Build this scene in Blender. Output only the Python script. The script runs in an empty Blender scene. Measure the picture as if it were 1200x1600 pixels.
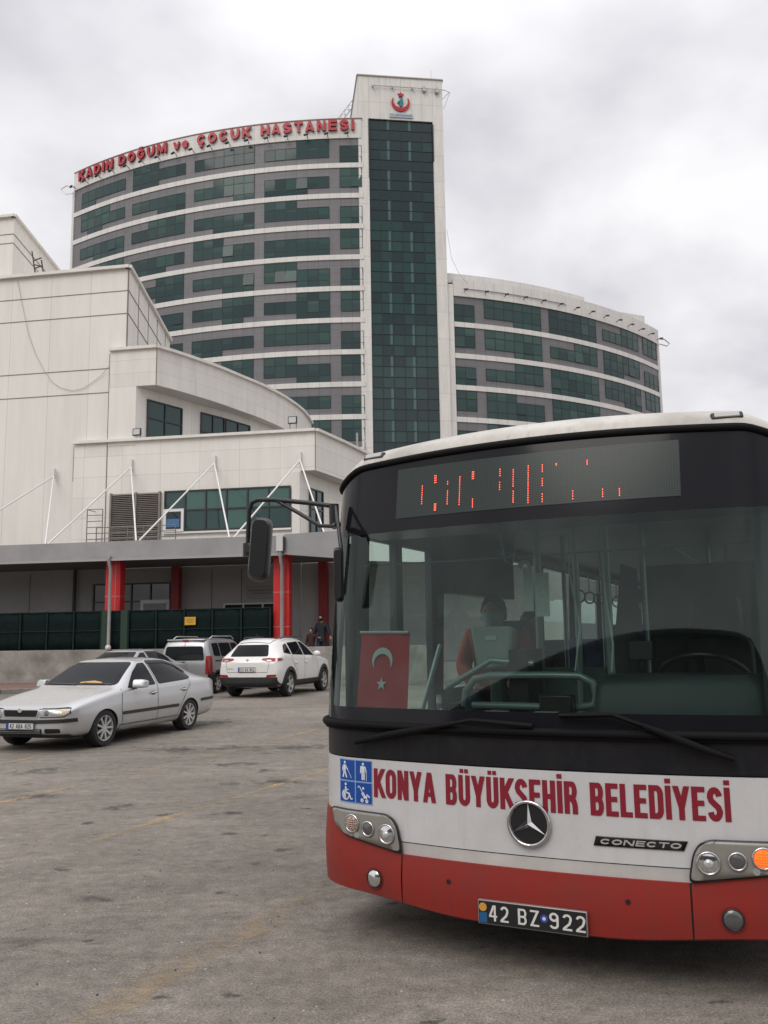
import bpy, bmesh, math, random
from mathutils import Vector, Matrix
from mathutils.bvhtree import BVHTree
R = math.radians
random.seed(7)
sc = bpy.context.scene
COL = sc.collection

# ------------------------------------------------------------------ camera
cam_d = bpy.data.cameras.new('camera')
cam = bpy.data.objects.new('camera', cam_d)
COL.objects.link(cam)
PITCH, ROLL = R(8.2), R(0.9)
_f = Vector((0, math.cos(PITCH), math.sin(PITCH)))
_r0 = Vector((1, 0, 0)); _u0 = _r0.cross(_f)
_r = _r0*math.cos(ROLL) - _u0*math.sin(ROLL); _u = _r.cross(_f)
mw = Matrix(((_r.x, _u.x, -_f.x, 0), (_r.y, _u.y, -_f.y, 0), (_r.z, _u.z, -_f.z, 1.55), (0, 0, 0, 1)))
cam.matrix_world = mw
cam_d.sensor_fit = 'VERTICAL'; cam_d.sensor_height = 36.0; cam_d.sensor_width = 27.0
cam_d.lens = 36.0*1380/1600
cam_d.clip_start = 0.05; cam_d.clip_end = 3000
sc.camera = cam

# ------------------------------------------------------------------ light and sky (overcast)
SUN_EL, SUN_AZ = R(44), R(212)     # azimuth measured clockwise from +Y: behind the photographer, to the left
sun_d = bpy.data.lights.new('sun', 'SUN'); sun = bpy.data.objects.new('sun', sun_d); COL.objects.link(sun)
sun_d.energy = 1.0; sun_d.angle = R(35); sun_d.color = (1.0, 0.95, 0.88)
sd = Vector((math.sin(SUN_AZ)*math.cos(SUN_EL), math.cos(SUN_AZ)*math.cos(SUN_EL), math.sin(SUN_EL)))
sun.rotation_euler = sd.to_track_quat('Z', 'Y').to_euler()

w = bpy.data.worlds.new("World"); sc.world = w; w.use_nodes = True
nt = w.node_tree; N = nt.nodes; Lk = nt.links; N.clear()
out = N.new('ShaderNodeOutputWorld')
sky = N.new('ShaderNodeTexSky'); sky.sky_type = 'NISHITA'; sky.sun_disc = False
sky.sun_elevation = SUN_EL; sky.sun_rotation = SUN_AZ
bg_sky = N.new('ShaderNodeBackground'); bg_sky.inputs['Strength'].default_value = 0.10
Lk.new(sky.outputs[0], bg_sky.inputs['Color'])
tc = N.new('ShaderNodeTexCoord')
sep = N.new('ShaderNodeSeparateXYZ'); Lk.new(tc.outputs['Generated'], sep.inputs[0])
def wmath(op, a, b=None, c=None):
    n = N.new('ShaderNodeMath'); n.operation = op
    for i, v in enumerate((a, b, c)):
        if v is None: continue
        if isinstance(v, (int, float)): n.inputs[i].default_value = v
        else: Lk.new(v, n.inputs[i])
    return n.outputs[0]
zc = wmath('MAXIMUM', sep.outputs[2], 0.0)
den = wmath('ADD', zc, 0.30)
cx = wmath('DIVIDE', sep.outputs[0], den); cy = wmath('DIVIDE', sep.outputs[1], den)
comb = N.new('ShaderNodeCombineXYZ'); Lk.new(cx, comb.inputs[0]); Lk.new(cy, comb.inputs[1])
comb.inputs[2].default_value = 11.4
n1 = N.new('ShaderNodeTexNoise'); n1.inputs['Scale'].default_value = 2.1; n1.inputs['Detail'].default_value = 7.0
n1.inputs['Roughness'].default_value = 0.48; n1.inputs['Distortion'].default_value = 0.1
Lk.new(comb.outputs[0], n1.inputs['Vector'])
ramp = N.new('ShaderNodeValToRGB'); cr = ramp.color_ramp
cr.elements[0].position = 0.36; cr.elements[0].color = (0.50, 0.495, 0.525, 1)
cr.elements[1].position = 0.62; cr.elements[1].color = (0.83, 0.815, 0.828, 1)
e = cr.elements.new(0.48); e.color = (0.665, 0.654, 0.678, 1)
Lk.new(n1.outputs['Fac'], ramp.inputs[0])
# an overcast sky is brighter overhead than near the horizon
zen = wmath('MULTIPLY_ADD', wmath('POWER', zc, 4.0), 1.7, 1.0)
mulc = N.new('ShaderNodeVectorMath'); mulc.operation = 'SCALE'
Lk.new(ramp.outputs[0], mulc.inputs[0]); Lk.new(zen, mulc.inputs['Scale'])
bg_c = N.new('ShaderNodeBackground'); bg_c.inputs['Strength'].default_value = 1.0
Lk.new(mulc.outputs[0], bg_c.inputs['Color'])
mx = N.new('ShaderNodeMixShader'); mx.inputs[0].default_value = 0.94
Lk.new(bg_sky.outputs[0], mx.inputs[1]); Lk.new(bg_c.outputs[0], mx.inputs[2]); Lk.new(mx.outputs[0], out.inputs[0])

vs = sc.view_settings
vs.view_transform = 'Standard'; vs.look = 'None'; vs.exposure = 0.25; vs.gamma = 1.0
vs.use_curve_mapping = False
sc.cycles.max_bounces = 8; sc.cycles.transparent_max_bounces = 12; sc.cycles.diffuse_bounces = 3
sc.cycles.glossy_bounces = 3; sc.cycles.transmission_bounces = 4
sc.cycles.caustics_reflective = False; sc.cycles.caustics_refractive = False

# ------------------------------------------------------------------ materials
def _new(name):
    m = bpy.data.materials.new(name); m.use_nodes = True
    return m, m.node_tree, m.node_tree.nodes['Principled BSDF']
def mat(name, col, rough=.5, metal=0., spec=.5, var=None, bump=None, coat=0., coords='Object'):
    """plain procedural surface: colour with soft noise variation VAR=(scale, amount), BUMP=(scale, strength)"""
    m, t, b = _new(name)
    b.inputs['Base Color'].default_value = (*col, 1); b.inputs['Roughness'].default_value = rough
    b.inputs['Metallic'].default_value = metal; b.inputs['Specular IOR Level'].default_value = spec
    b.inputs['Coat Weight'].default_value = coat; b.inputs['Coat Roughness'].default_value = .06
    n = t.nodes; l = t.links
    if var or bump:
        tc = n.new('ShaderNodeTexCoord')
    if var:
        no = n.new('ShaderNodeTexNoise'); no.inputs['Scale'].default_value = var[0]; no.inputs['Detail'].default_value = 5
        no.inputs['Roughness'].default_value = .62
        l.new(tc.outputs[coords], no.inputs['Vector'])
        mr = n.new('ShaderNodeMapRange'); mr.inputs['From Min'].default_value = .25; mr.inputs['From Max'].default_value = .75
        mr.inputs['To Min'].default_value = 1-var[1]; mr.inputs['To Max'].default_value = 1+var[1]*.6
        l.new(no.outputs['Fac'], mr.inputs['Value'])
        vm = n.new('ShaderNodeVectorMath'); vm.operation = 'SCALE'; vm.inputs[0].default_value = col
        l.new(mr.outputs[0], vm.inputs['Scale']); l.new(vm.outputs[0], b.inputs['Base Color'])
    if bump:
        nb = n.new('ShaderNodeTexNoise'); nb.inputs['Scale'].default_value = bump[0]; nb.inputs['Detail'].default_value = 4
        l.new(tc.outputs[coords], nb.inputs['Vector'])
        bp = n.new('ShaderNodeBump'); bp.inputs['Strength'].default_value = bump[1]; bp.inputs['Distance'].default_value = .02
        l.new(nb.outputs['Fac'], bp.inputs['Height']); l.new(bp.outputs[0], b.inputs['Normal'])
    return m

def grime_mat(name, col, dirt, rough=.4, spec=.4, amt=.5, coat=0., streak=.12, speck=.5):
    """weathered vehicle paint: soft blotches, run-down streaks, fine specks of road dirt"""
    m, t, b = _new(name); n = t.nodes; l = t.links
    b.inputs['Specular IOR Level'].default_value = spec; b.inputs['Coat Weight'].default_value = coat; b.inputs['Coat Roughness'].default_value = .12
    tc = n.new('ShaderNodeTexCoord')
    def noise(sc_, det, rgh, lo, hi, a, b_):
        mp = n.new('ShaderNodeMapping'); mp.inputs['Scale'].default_value = sc_; l.new(tc.outputs['Object'], mp.inputs[0])
        o = n.new('ShaderNodeTexNoise'); o.inputs['Scale'].default_value = 1; o.inputs['Detail'].default_value = det; o.inputs['Roughness'].default_value = rgh; l.new(mp.outputs[0], o.inputs['Vector'])
        r_ = n.new('ShaderNodeMapRange'); r_.inputs['From Min'].default_value = lo; r_.inputs['From Max'].default_value = hi; r_.inputs['To Min'].default_value = a; r_.inputs['To Max'].default_value = b_
        l.new(o.outputs['Fac'], r_.inputs['Value']); return r_.outputs[0]
    f1 = noise((3.2, 3.2, 3.2), 7, .65, .42, .78, 0, amt); f2 = noise((22, 22, 2.0), 5, .6, .50, .80, 0, amt*.9*(streak/.12)); f3 = noise((130, 130, 130), 2, .5, .66, .74, 0, speck); f4 = noise((5, 5, 160), 3, .6, .70, .76, 0, speck*.6)
    def mx_(a, b_):
        k = n.new('ShaderNodeMath'); k.operation = 'MAXIMUM'; l.new(a, k.inputs[0]); l.new(b_, k.inputs[1]); return k.outputs[0]
    fac = mx_(mx_(f1, f2), mx_(f3, f4))
    mi = n.new('ShaderNodeMix'); mi.data_type = 'RGBA'; l.new(fac, mi.inputs['Factor']); mi.inputs['A'].default_value = (*col, 1); mi.inputs['B'].default_value = (*dirt, 1); l.new(mi.outputs['Result'], b.inputs['Base Color'])
    rr = n.new('ShaderNodeMapRange'); rr.inputs['To Min'].default_value = rough; rr.inputs['To Max'].default_value = min(1, rough+.4); l.new(fac, rr.inputs['Value']); l.new(rr.outputs[0], b.inputs['Roughness'])
    return m

def emat(name, col, strength):
    m, t, b = _new(name)
    b.inputs['Base Color'].default_value = (*col, 1)
    b.inputs['Emission Color'].default_value = (*col, 1); b.inputs['Emission Strength'].default_value = strength
    return m

def panel_mat(name, col, seam, pu, pv, wu=.03, wv=.03, rough=.55, streak=.16, off=(0, 0), spec=.35, seamk=.7):
    """facade cladding: joints from a UV map laid out in metres, rain streaks, slight panel-to-panel difference"""
    m, t, b = _new(name); n = t.nodes; l = t.links
    b.inputs['Roughness'].default_value = rough; b.inputs['Specular IOR Level'].default_value = spec
    uv = n.new('ShaderNodeUVMap'); sp = n.new('ShaderNodeSeparateXYZ'); l.new(uv.outputs[0], sp.inputs[0])
    def mm(op, a, b_=None, c=None):
        k = n.new('ShaderNodeMath'); k.operation = op
        for i, v in enumerate((a, b_, c)):
            if v is None: continue
            if isinstance(v, (int, float)): k.inputs[i].default_value = v
            else: l.new(v, k.inputs[i])
        return k.outputs[0]
    su = mm('DIVIDE', mm('ADD', sp.outputs[0], off[0]), pu); sv = mm('DIVIDE', mm('ADD', sp.outputs[1], off[1]), pv)
    fu = mm('FRACT', su); fv = mm('FRACT', sv)
    au = mm('LESS_THAN', fu, wu/pu); av = mm('LESS_THAN', fv, wv/pv)
    line = mm('MAXIMUM', au, av)
    cell = n.new('ShaderNodeCombineXYZ'); l.new(mm('FLOOR', su), cell.inputs[0]); l.new(mm('FLOOR', sv), cell.inputs[1])
    wn = n.new('ShaderNodeTexWhiteNoise'); wn.noise_dimensions = '3D'; l.new(cell.outputs[0], wn.inputs['Vector'])
    st = n.new('ShaderNodeCombineXYZ'); l.new(mm('MULTIPLY', sp.outputs[0], 2.2), st.inputs[0]); l.new(mm('MULTIPLY', sp.outputs[1], .22), st.inputs[1])
    ns = n.new('ShaderNodeTexNoise'); ns.inputs['Scale'].default_value = 1.0; ns.inputs['Detail'].default_value = 6; ns.inputs['Roughness'].default_value = .65
    l.new(st.outputs[0], ns.inputs['Vector'])
    mr = n.new('ShaderNodeMapRange'); mr.inputs['From Min'].default_value = .3; mr.inputs['From Max'].default_value = .72
    mr.inputs['To Min'].default_value = 1-streak; mr.inputs['To Max'].default_value = 1.04
    l.new(ns.outputs['Fac'], mr.inputs['Value'])
    k = mm('MULTIPLY', mr.outputs[0], mm('MULTIPLY_ADD', wn.outputs['Value'], .07, .95))
    base = n.new('ShaderNodeVectorMath'); base.operation = 'SCALE'; base.inputs[0].default_value = col; l.new(k, base.inputs['Scale'])
    mix = n.new('ShaderNodeMix'); mix.data_type = 'RGBA'
    l.new(mm('MULTIPLY', line, seamk), mix.inputs['Factor']); l.new(base.outputs[0], mix.inputs['A']); mix.inputs['B'].default_value = (*seam, 1)
    l.new(mix.outputs['Result'], b.inputs['Base Color'])
    return m

def glass_mat(name, tint, refl=1.0, dust=.03, rough=.02, dcol=(.5, .52, .5)):
    """thin see-through pane: tinted transmission, Fresnel reflection and a film of dust"""
    m = bpy.data.materials.new(name); m.use_nodes = True; t = m.node_tree; n = t.nodes; l = t.links; n.clear()
    o = n.new('ShaderNodeOutputMaterial')
    tr = n.new('ShaderNodeBsdfTransparent'); tr.inputs[0].default_value = (*tint, 1)
    gl = n.new('ShaderNodeBsdfAnisotropic'); gl.inputs['Roughness'].default_value = rough; gl.inputs['Color'].default_value = (.86, 1, .94, 1)
    fr = n.new('ShaderNodeFresnel'); fr.inputs['IOR'].default_value = 1.5
    mu = n.new('ShaderNodeMath'); mu.operation = 'MULTIPLY'; mu.use_clamp = True; mu.inputs[1].default_value = refl; l.new(fr.outputs[0], mu.inputs[0])
    m1 = n.new('ShaderNodeMixShader'); l.new(mu.outputs[0], m1.inputs[0]); l.new(tr.outputs[0], m1.inputs[1]); l.new(gl.outputs[0], m1.inputs[2])
    df = n.new('ShaderNodeBsdfDiffuse'); df.inputs[0].default_value = (*dcol, 1)
    tc = n.new('ShaderNodeTexCoord'); no = n.new('ShaderNodeTexNoise'); no.inputs['Scale'].default_value = 2.2; no.inputs['Detail'].default_value = 7
    no.inputs['Roughness'].default_value = .65; l.new(tc.outputs['Object'], no.inputs['Vector'])
    mr = n.new('ShaderNodeMapRange'); mr.inputs['From Min'].default_value = .35; mr.inputs['From Max'].default_value = .75
    mr.inputs['To Min'].default_value = dust*.35; mr.inputs['To Max'].default_value = dust*1.6; l.new(no.outputs['Fac'], mr.inputs['Value'])
    m2 = n.new('ShaderNodeMixShader'); l.new(mr.outputs[0], m2.inputs[0]); l.new(m1.outputs[0], m2.inputs[1]); l.new(df.outputs[0], m2.inputs[2])
    l.new(m2.outputs[0], o.inputs[0])
    return m

# ------------------------------------------------------------------ object helpers
def tag(o, label=None, cat=None, group=None, kind=None):
    if label: o['label'] = label
    if cat: o['category'] = cat
    if group: o['group'] = group
    if kind: o['kind'] = kind
    return o
def empty(name, loc=(0, 0, 0), rz=0., label=None, cat=None, group=None, kind=None, parent=None):
    o = bpy.data.objects.new(name, None); COL.objects.link(o); o.location = loc; o.rotation_euler = (0, 0, rz)
    o.empty_display_size = .2
    if parent: o.parent = parent
    return tag(o, label, cat, group, kind)
def link_mesh(name, me, mats, parent=None, smooth=None):
    for m in (mats if isinstance(mats, (list, tuple)) else [mats]): me.materials.append(m)
    if smooth is not None:
        me.shade_smooth(); me.set_sharp_from_angle(angle=R(smooth))
    o = bpy.data.objects.new(name, me); COL.objects.link(o)
    if parent: o.parent = parent
    return o
def copy_tree(o, parent=None):
    c = o.copy(); COL.objects.link(c); c.parent = parent
    for ch in list(o.children): copy_tree(ch, c)
    return c

class MB:
    def __init__(s): s.v = []; s.f = []; s.m = []; s.uv = []
    def add(s, vs_, fs, m=0, uvs=None):
        b = len(s.v); s.v += [tuple(p) for p in vs_]
        for i, f in enumerate(fs):
            s.f.append([b+j for j in f]); s.m.append(m)
            s.uv.append(uvs[i] if uvs else None)
        return s
    def quad(s, a, b, c, d, m=0, uv=None): return s.add([a, b, c, d], [(0, 1, 2, 3)], m, [uv] if uv else None)
    def wall(s, p, q, z0, z1, m=0, u0=0.):
        """vertical quad from p to q (xy), UV in metres; front face on the right of p->q"""
        L = math.hypot(q[0]-p[0], q[1]-p[1])
        return s.quad((p[0], p[1], z0), (q[0], q[1], z0), (q[0], q[1], z1), (p[0], p[1], z1), m, [(u0, z0), (u0+L, z0), (u0+L, z1), (u0, z1)])
    def strip(s, pts, z0, z1, m=0, u0=0.):
        for a, b in zip(pts, pts[1:]):
            s.wall(a, b, z0, z1, m, u0); u0 += math.hypot(b[0]-a[0], b[1]-a[1])
        return s
    def poly(s, pts, z, m=0, flip=False):
        vs_ = [(p[0], p[1], z) for p in pts]; ix = list(range(len(vs_)))
        if flip: ix.reverse()
        return s.add(vs_, [ix], m, [[(vs_[i][0], vs_[i][1]) for i in ix]])
    def slab(s, pts, z0, z1, m=0):
        """closed prism over a counter-clockwise xy outline"""
        s.poly(pts, z1, m); s.poly(pts, z0, m, True)
        return s.strip(list(pts)+[pts[0]], z0, z1, m)
    def box(s, x0, x1, y0, y1, z0, z1, m=0):
        return s.slab([(x0, y0), (x1, y0), (x1, y1), (x0, y1)], z0, z1, m)
    def obox(s, p, q, wd, ht, m=0, up=(0, 0, 1)):
        """bar of section wd x ht from p to q"""
        p = Vector(p); q = Vector(q); d = (q-p).normalized(); u = Vector(up)
        if abs(d.dot(u)) > .99: u = Vector((0, 1, 0))
        a = d.cross(u).normalized()*wd/2; b = a.cross(d).normalized()*ht/2
        vs_ = [p-a-b, p+a-b, p+a+b, p-a+b, q-a-b, q+a-b, q+a+b, q-a+b]
        return s.add(vs_, [(0, 1, 2, 3), (7, 6, 5, 4), (4, 5, 1, 0), (5, 6, 2, 1), (6, 7, 3, 2), (7, 4, 0, 3)], m)
    def tube(s, pts, r, n=8, m=0, closed=False):
        pts = [Vector(p) for p in pts]; k = len(pts); rs = r if isinstance(r, (list, tuple)) else [r]*k
        rings = []; ref = None
        for i, p in enumerate(pts):
            if closed: d = (pts[(i+1) % k]-pts[i-1])
            else: d = pts[min(i+1, k-1)]-pts[max(i-1, 0)]
            d.normalize()
            if ref is None:
                ref = Vector((0, 0, 1)) if abs(d.z) < .9 else Vector((1, 0, 0))
            a = d.cross(ref).normalized(); b = a.cross(d).normalized(); ref = b
            rings.append([p+a*rs[i]*math.cos(2*math.pi*j/n)+b*rs[i]*math.sin(2*math.pi*j/n) for j in range(n)])
        vs_ = [q for rg in rings for q in rg]; fs = []
        for i in range(k if closed else k-1):
            o = (i+1) % k
            for j in range(n): fs.append((i*n+j, i*n+(j+1) % n, o*n+(j+1) % n, o*n+j))
        if not closed: fs += [tuple(range(n))[::-1], tuple(range((k-1)*n, k*n))]
        return s.add(vs_, fs, m)
    def lathe(s, prof, c, ax='y', n=24, m=0, sgn=1, cap=True):
        """profile [(radius, along)] about an axis through c"""
        vs_ = []; c = Vector(c)
        for r_, h in prof:
            for j in range(n):
                a = 2*math.pi*j/n; x, y = r_*math.cos(a), r_*math.sin(a)
                vs_.append(c+(Vector((x, h*sgn, y)) if ax == 'y' else Vector((x, y, h*sgn)) if ax == 'z' else Vector((h*sgn, x, y))))
        fs = []
        for i in range(len(prof)-1):
            for j in range(n): fs.append((i*n+j, i*n+(j+1) % n, (i+1)*n+(j+1) % n, (i+1)*n+j))
        if cap and prof[0][0] > 1e-4: fs.append(tuple(range(n))[::-1])
        if cap and prof[-1][0] > 1e-4: fs.append(tuple(range((len(prof)-1)*n, len(prof)*n)))
        return s.add(vs_, fs, m)
    def ball(s, c, rx, ry=None, rz=None, n=12, k=8, m=0):
        ry = ry or rx; rz = rz or rx; vs_ = []; fs = []
        for i in range(k+1):
            t = math.pi*i/k
            for j in range(n):
                a = 2*math.pi*j/n
                vs_.append((c[0]+rx*math.sin(t)*math.cos(a), c[1]+ry*math.sin(t)*math.sin(a), c[2]+rz*math.cos(t)))
        for i in range(k):
            for j in range(n): fs.append((i*n+j, i*n+(j+1) % n, (i+1)*n+(j+1) % n, (i+1)*n+j))
        return s.add(vs_, fs, m)
    def mesh(s, name, fix=True):
        me = bpy.data.meshes.new(name); me.from_pydata(s.v, [], s.f)
        if any(u for u in s.uv):
            ul = me.uv_layers.new(name='UVMap'); k = 0
            for f, u in zip(s.f, s.uv):
                for j in range(len(f)):
                    ul.data[k].uv = u[j] if u else (0, 0); k += 1
        for p, mi in zip(me.polygons, s.m): p.material_index = mi
        me.update()
        bm = bmesh.new(); bm.from_mesh(me)
        bmesh.ops.remove_doubles(bm, verts=bm.verts, dist=1e-5)
        if fix: bmesh.ops.recalc_face_normals(bm, faces=bm.faces)
        bm.to_mesh(me); bm.free(); me.update()
        return me
    def build(s, name, mats, parent=None, smooth=None, bevel=None, fix=True):
        o = link_mesh(name, s.mesh(name, fix), mats, parent, smooth)
        if bevel:
            b = o.modifiers.new('bevel', 'BEVEL'); b.width = bevel; b.segments = 2; b.limit_method = 'ANGLE'; b.angle_limit = R(40)
            if smooth is None:
                o.data.shade_smooth(); o.data.set_sharp_from_angle(angle=R(50))
        return o

_tcache = {}
def text2d(s, cap=1.0, width=None, bold=0., res=3, center=True):
    """outline lettering as flat faces: cap height CAP, total WIDTH (else natural); returns verts2d, faces"""
    def raw(t):
        cu = bpy.data.curves.new('lettering', 'FONT'); cu.body = t; cu.size = 1; cu.offset = bold; cu.resolution_u = res
        ob = bpy.data.objects.new('lettering', cu); COL.objects.link(ob)
        bpy.context.view_layer.update()
        me = bpy.data.meshes.new_from_object(ob.evaluated_get(bpy.context.evaluated_depsgraph_get()))
        v = [tuple(p.co)[:2] for p in me.vertices]; f = [tuple(p.vertices) for p in me.polygons]
        bpy.data.objects.remove(ob); bpy.data.meshes.remove(me); bpy.data.curves.remove(cu)
        return v, f
    if ('H', bold) not in _tcache:
        hv, _ = raw('H'); _tcache[('H', bold)] = (min(p[1] for p in hv), max(p[1] for p in hv))
    b0, b1 = _tcache[('H', bold)]
    v, f = raw(s); sy = cap/(b1-b0)
    x0 = min(p[0] for p in v); x1 = max(p[0] for p in v)
    sx = width/(x1-x0) if width else sy
    xm = (x0+x1)/2 if center else x0
    return [((p[0]-xm)*sx, (p[1]-b0)*sy) for p in v], f
def lettering(name, s, fn, cap, width, material, parent, bold=.02, depth=0., fn_back=None, center=True):
    v, f = text2d(s, cap, width, bold, center=center)
    mb = MB(); mb.add([fn(*p) for p in v], f)
    me = mb.mesh(name, fix=False)
    o = link_mesh(name, me, material, parent)
    if depth:
        sm = o.modifiers.new('solid', 'SOLIDIFY'); sm.thickness = depth; sm.offset = 0
    return o
def rounded(pts, r, n=4):
    """round the corners of a 2D polygon"""
    o = []; k = len(pts)
    for i in range(k):
        p = Vector(pts[i]); a = Vector(pts[i-1])-p; b = Vector(pts[(i+1) % k])-p
        q = min(r, a.length*.45, b.length*.45); s_ = p+a.normalized()*q; e_ = p+b.normalized()*q
        for j in range(n+1):
            t = j/n; o.append(tuple(s_*(1-t)**2+p*2*t*(1-t)+e_*t*t))
    return o
def stroke2d(pts, w_):
    l_, r_ = [], []
    for i, p in enumerate(pts):
        p = Vector(p); d = Vector(pts[min(i+1, len(pts)-1)])-Vector(pts[max(i-1, 0)]); d.normalize()
        n_ = Vector((-d.y, d.x)); k = w_[i] if isinstance(w_, (list, tuple)) else w_
        l_.append(tuple(p+n_*k/2)); r_.append(tuple(p-n_*k/2))
    return l_+r_[::-1]
def grid_face(outline, g=.06):
    """flat 2D polygon cut by a grid, so that it can be bent onto a surface"""
    bm = bmesh.new(); vv = [bm.verts.new((p[0], p[1], 0)) for p in outline]; bm.faces.new(vv)
    bmesh.ops.triangulate(bm, faces=bm.faces[:])
    for ax in (0, 1):
        lo = min(p[ax] for p in outline); hi = max(p[ax] for p in outline)
        for k in range(int(lo//g)+1, int(hi//g)+1):
            co = [0, 0, 0]; no = [0, 0, 0]; co[ax] = k*g; no[ax] = 1
            bmesh.ops.bisect_plane(bm, geom=bm.verts[:]+bm.edges[:]+bm.faces[:], plane_co=co, plane_no=no)
    bm.verts.index_update()
    v = [tuple(p.co)[:2] for p in bm.verts]; f = [tuple(q.index for q in p.verts) for p in bm.faces]; bm.free()
    return v, f
def circle2d(cx, cz, r, n=24, r2=None):
    return [(cx+r*math.cos(2*math.pi*i/n), cz+(r2 or r)*math.sin(2*math.pi*i/n)) for i in range(n)]
def smoothstep(x, a, b):
    t = max(0., min(1., (x-a)/(b-a))); return t*t*(3-2*t)

# ------------------------------------------------------------------ block lettering drawn stroke by stroke
def _arc(cx, cy, rx, ry, a0, a1, n=9): return [(cx+rx*math.cos(R(a0+(a1-a0)*i/n)), cy+ry*math.sin(R(a0+(a1-a0)*i/n))) for i in range(n+1)]
def glyph(c, w, t):
    """strokes of one capital in a box w x 1: list of (points, closed, thickness)"""
    h = t/2; L, Q, B_, T_ = h, w-h, h, 1-h; rx = w/2-h; ry = min(.5-h, rx*1.25); m = w/2; tv = t*.86
    base = {'Ü': 'U', 'Ş': 'S', 'İ': 'I', 'Ç': 'C', 'Ğ': 'G', 'Ö': 'O'}.get(c, c); S_ = []
    st = lambda *p, k=t: S_.append((list(p), False, k))
    stem = lambda x: st((x, 0), (x, 1))
    hy = tv/2
    if base == 'I': S_.append(([(h, 0), (h, 1)], False, t))
    elif base in 'EFL':
        stem(L)
        if base != 'F': st((L, hy), (w, hy), k=tv)
        if base != 'L': st((L, 1-hy), (w, 1-hy), k=tv); st((L, .52), (w*.93, .52), k=tv)
    elif base == 'H': stem(L); stem(Q); st((L, .5), (Q, .5), k=tv)
    elif base == 'N': stem(L); stem(Q); st((L-.02*w, 1.06), (Q+.02*w, -.06))
    elif base == 'M': stem(L); stem(Q); st((L, 1.05), (m, .10)); st((Q, 1.05), (m, .10))
    elif base == 'K': stem(L); st((w*.98, 1.08), (L, .36)); st((L+.22*w, .56), (w*1.0, -.06))
    elif base == 'T': st((m, 0), (m, 1)); st((0, 1-hy), (w, 1-hy), k=tv)
    elif base == 'Y': st((m, 0), (m, .46)); st((h*.72, 1.06), (m, .36)); st((w-h*.72, 1.06), (m, .36))
    elif base == 'V': st((h*.8, 1.05), (m, -.02)); st((w-h*.8, 1.05), (m, -.02))
    elif base == 'A': st((h*.75, -.06), (m, 1.02)); st((w-h*.75, -.06), (m, 1.02)); st((w*.22, .27), (w*.78, .27), k=tv*.9)
    elif base == 'Z': st((0, 1-hy), (w, 1-hy), k=tv); st((0, hy), (w, hy), k=tv); st((h*1.0, hy*.6), (w-h*1.0, 1-hy*.6))
    elif base in 'O0': S_.append((_arc(m, T_-ry, rx, ry, 0, 180)+_arc(m, B_+ry, rx, ry, 180, 360), True, t))
    elif base == 'C': a0 = 14 if w < .6 else 34; st(*(_arc(m, T_-ry, rx, ry, a0, 180)+_arc(m, B_+ry, rx, ry, 180, 360-a0)))
    elif base == 'G': st(*(_arc(m, T_-ry, rx, ry, 30, 180)+_arc(m, B_+ry, rx, ry, 180, 360)+[(Q, .50)])); st((m, .46), (w, .46), k=tv)
    elif base == 'U': st(*([(L, 1)]+_arc(m, B_+ry, rx, ry, 180, 360)+[(Q, 1)]))
    elif base == 'D': stem(L); st(*([(L, 1-hy)]+_arc(w-h-rx*1.0, T_-ry, rx, ry+h-hy, 90, 0)+_arc(w-h-rx, B_+ry, rx, ry+h-hy, 0, -90)+[(L, hy)]))
    elif base in 'BRP':
        stem(L); r2 = (.5-hy*1.0)/2
        st(*([(L, 1-hy)]+_arc(Q-rx*.7, 1-hy-r2, rx*.7-.01, r2, 90, -90)+[(L, .5)]), k=tv*1.08)
        if base == 'B': st(*([(L, .5)]+_arc(Q-rx*.7, hy+r2, rx*.7, r2, 90, -90)+[(L, hy)]), k=tv*1.08)
        if base == 'R': st((m*.9, .5), (Q*.9, .40), (Q, .25), (Q, 0)) if w < .5 else st((m*.8, .52), (w-h*.9, -.06))
    elif base == 'S':
        a = .25-h*.5
        st(*(_arc(m, 1-h-a, rx, a, 8, 180)+[(L+rx*.25, .60), (m, .50), (Q-rx*.25, .40)]+_arc(m, h+a, rx, a, 0, -172)))
    elif base == '2': st(*(_arc(m, T_-.22, rx, .22, 165, -20)+[(Q-rx*.4, .42), (L, .10)])); st((0, hy), (w, hy), k=tv)
    elif base == '4': st((w*.72, 0), (w*.72, 1)); st((0, .30), (w, .30), k=tv); st((w*.62, 1.0), (h*.8, .30))
    elif base == '9': S_.append((_arc(m, T_-.21, rx, .21, 0, 360, 18)[:-1], True, t)); st(*([(Q, T_-.21), (Q, .36)]+_arc(m, B_+.2, rx, .2, 0, -160)))
    elif base == '8': S_.append((_arc(m, T_-.19, rx*.94, .19, 0, 360, 18)[:-1], True, t)); S_.append((_arc(m, B_+.22, rx, .22, 0, 360, 18)[:-1], True, t))
    elif base == '5': st((w*.08, 1-hy), (w*.95, 1-hy), k=tv); st((L*1.1, 1), (L*.95, .48)); st(*(_arc(m, B_+.22, rx, .22, 140, -165)))
    elif base == '3': st(*(_arc(m, T_-.2, rx*.94, .2, 160, -80))); st(*(_arc(m, B_+.22, rx, .22, 80, -160)))
    elif base == 'v': st((h*.8, .76), (m, -.02)); st((w-h*.8, .76), (m, -.02))
    elif base == 'e': st((h, .36), (Q, .36), k=tv); st(*(_arc(m, .36, rx, .36-h, 0, 325, 16)))
    n0 = len(S_)
    if c == 'İ': S_.append(([(h, 1.07), (h, 1.21)], False, t))
    if c in 'ÜÖ':
        for x in (m-w*.2, m+w*.2): S_.append(([(x, 1.07), (x, 1.20)], False, t*.8))
    if c == 'Ğ': S_.append((_arc(m, 1.26, w*.22, .16, 200, 340, 8), False, t*.6))
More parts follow.
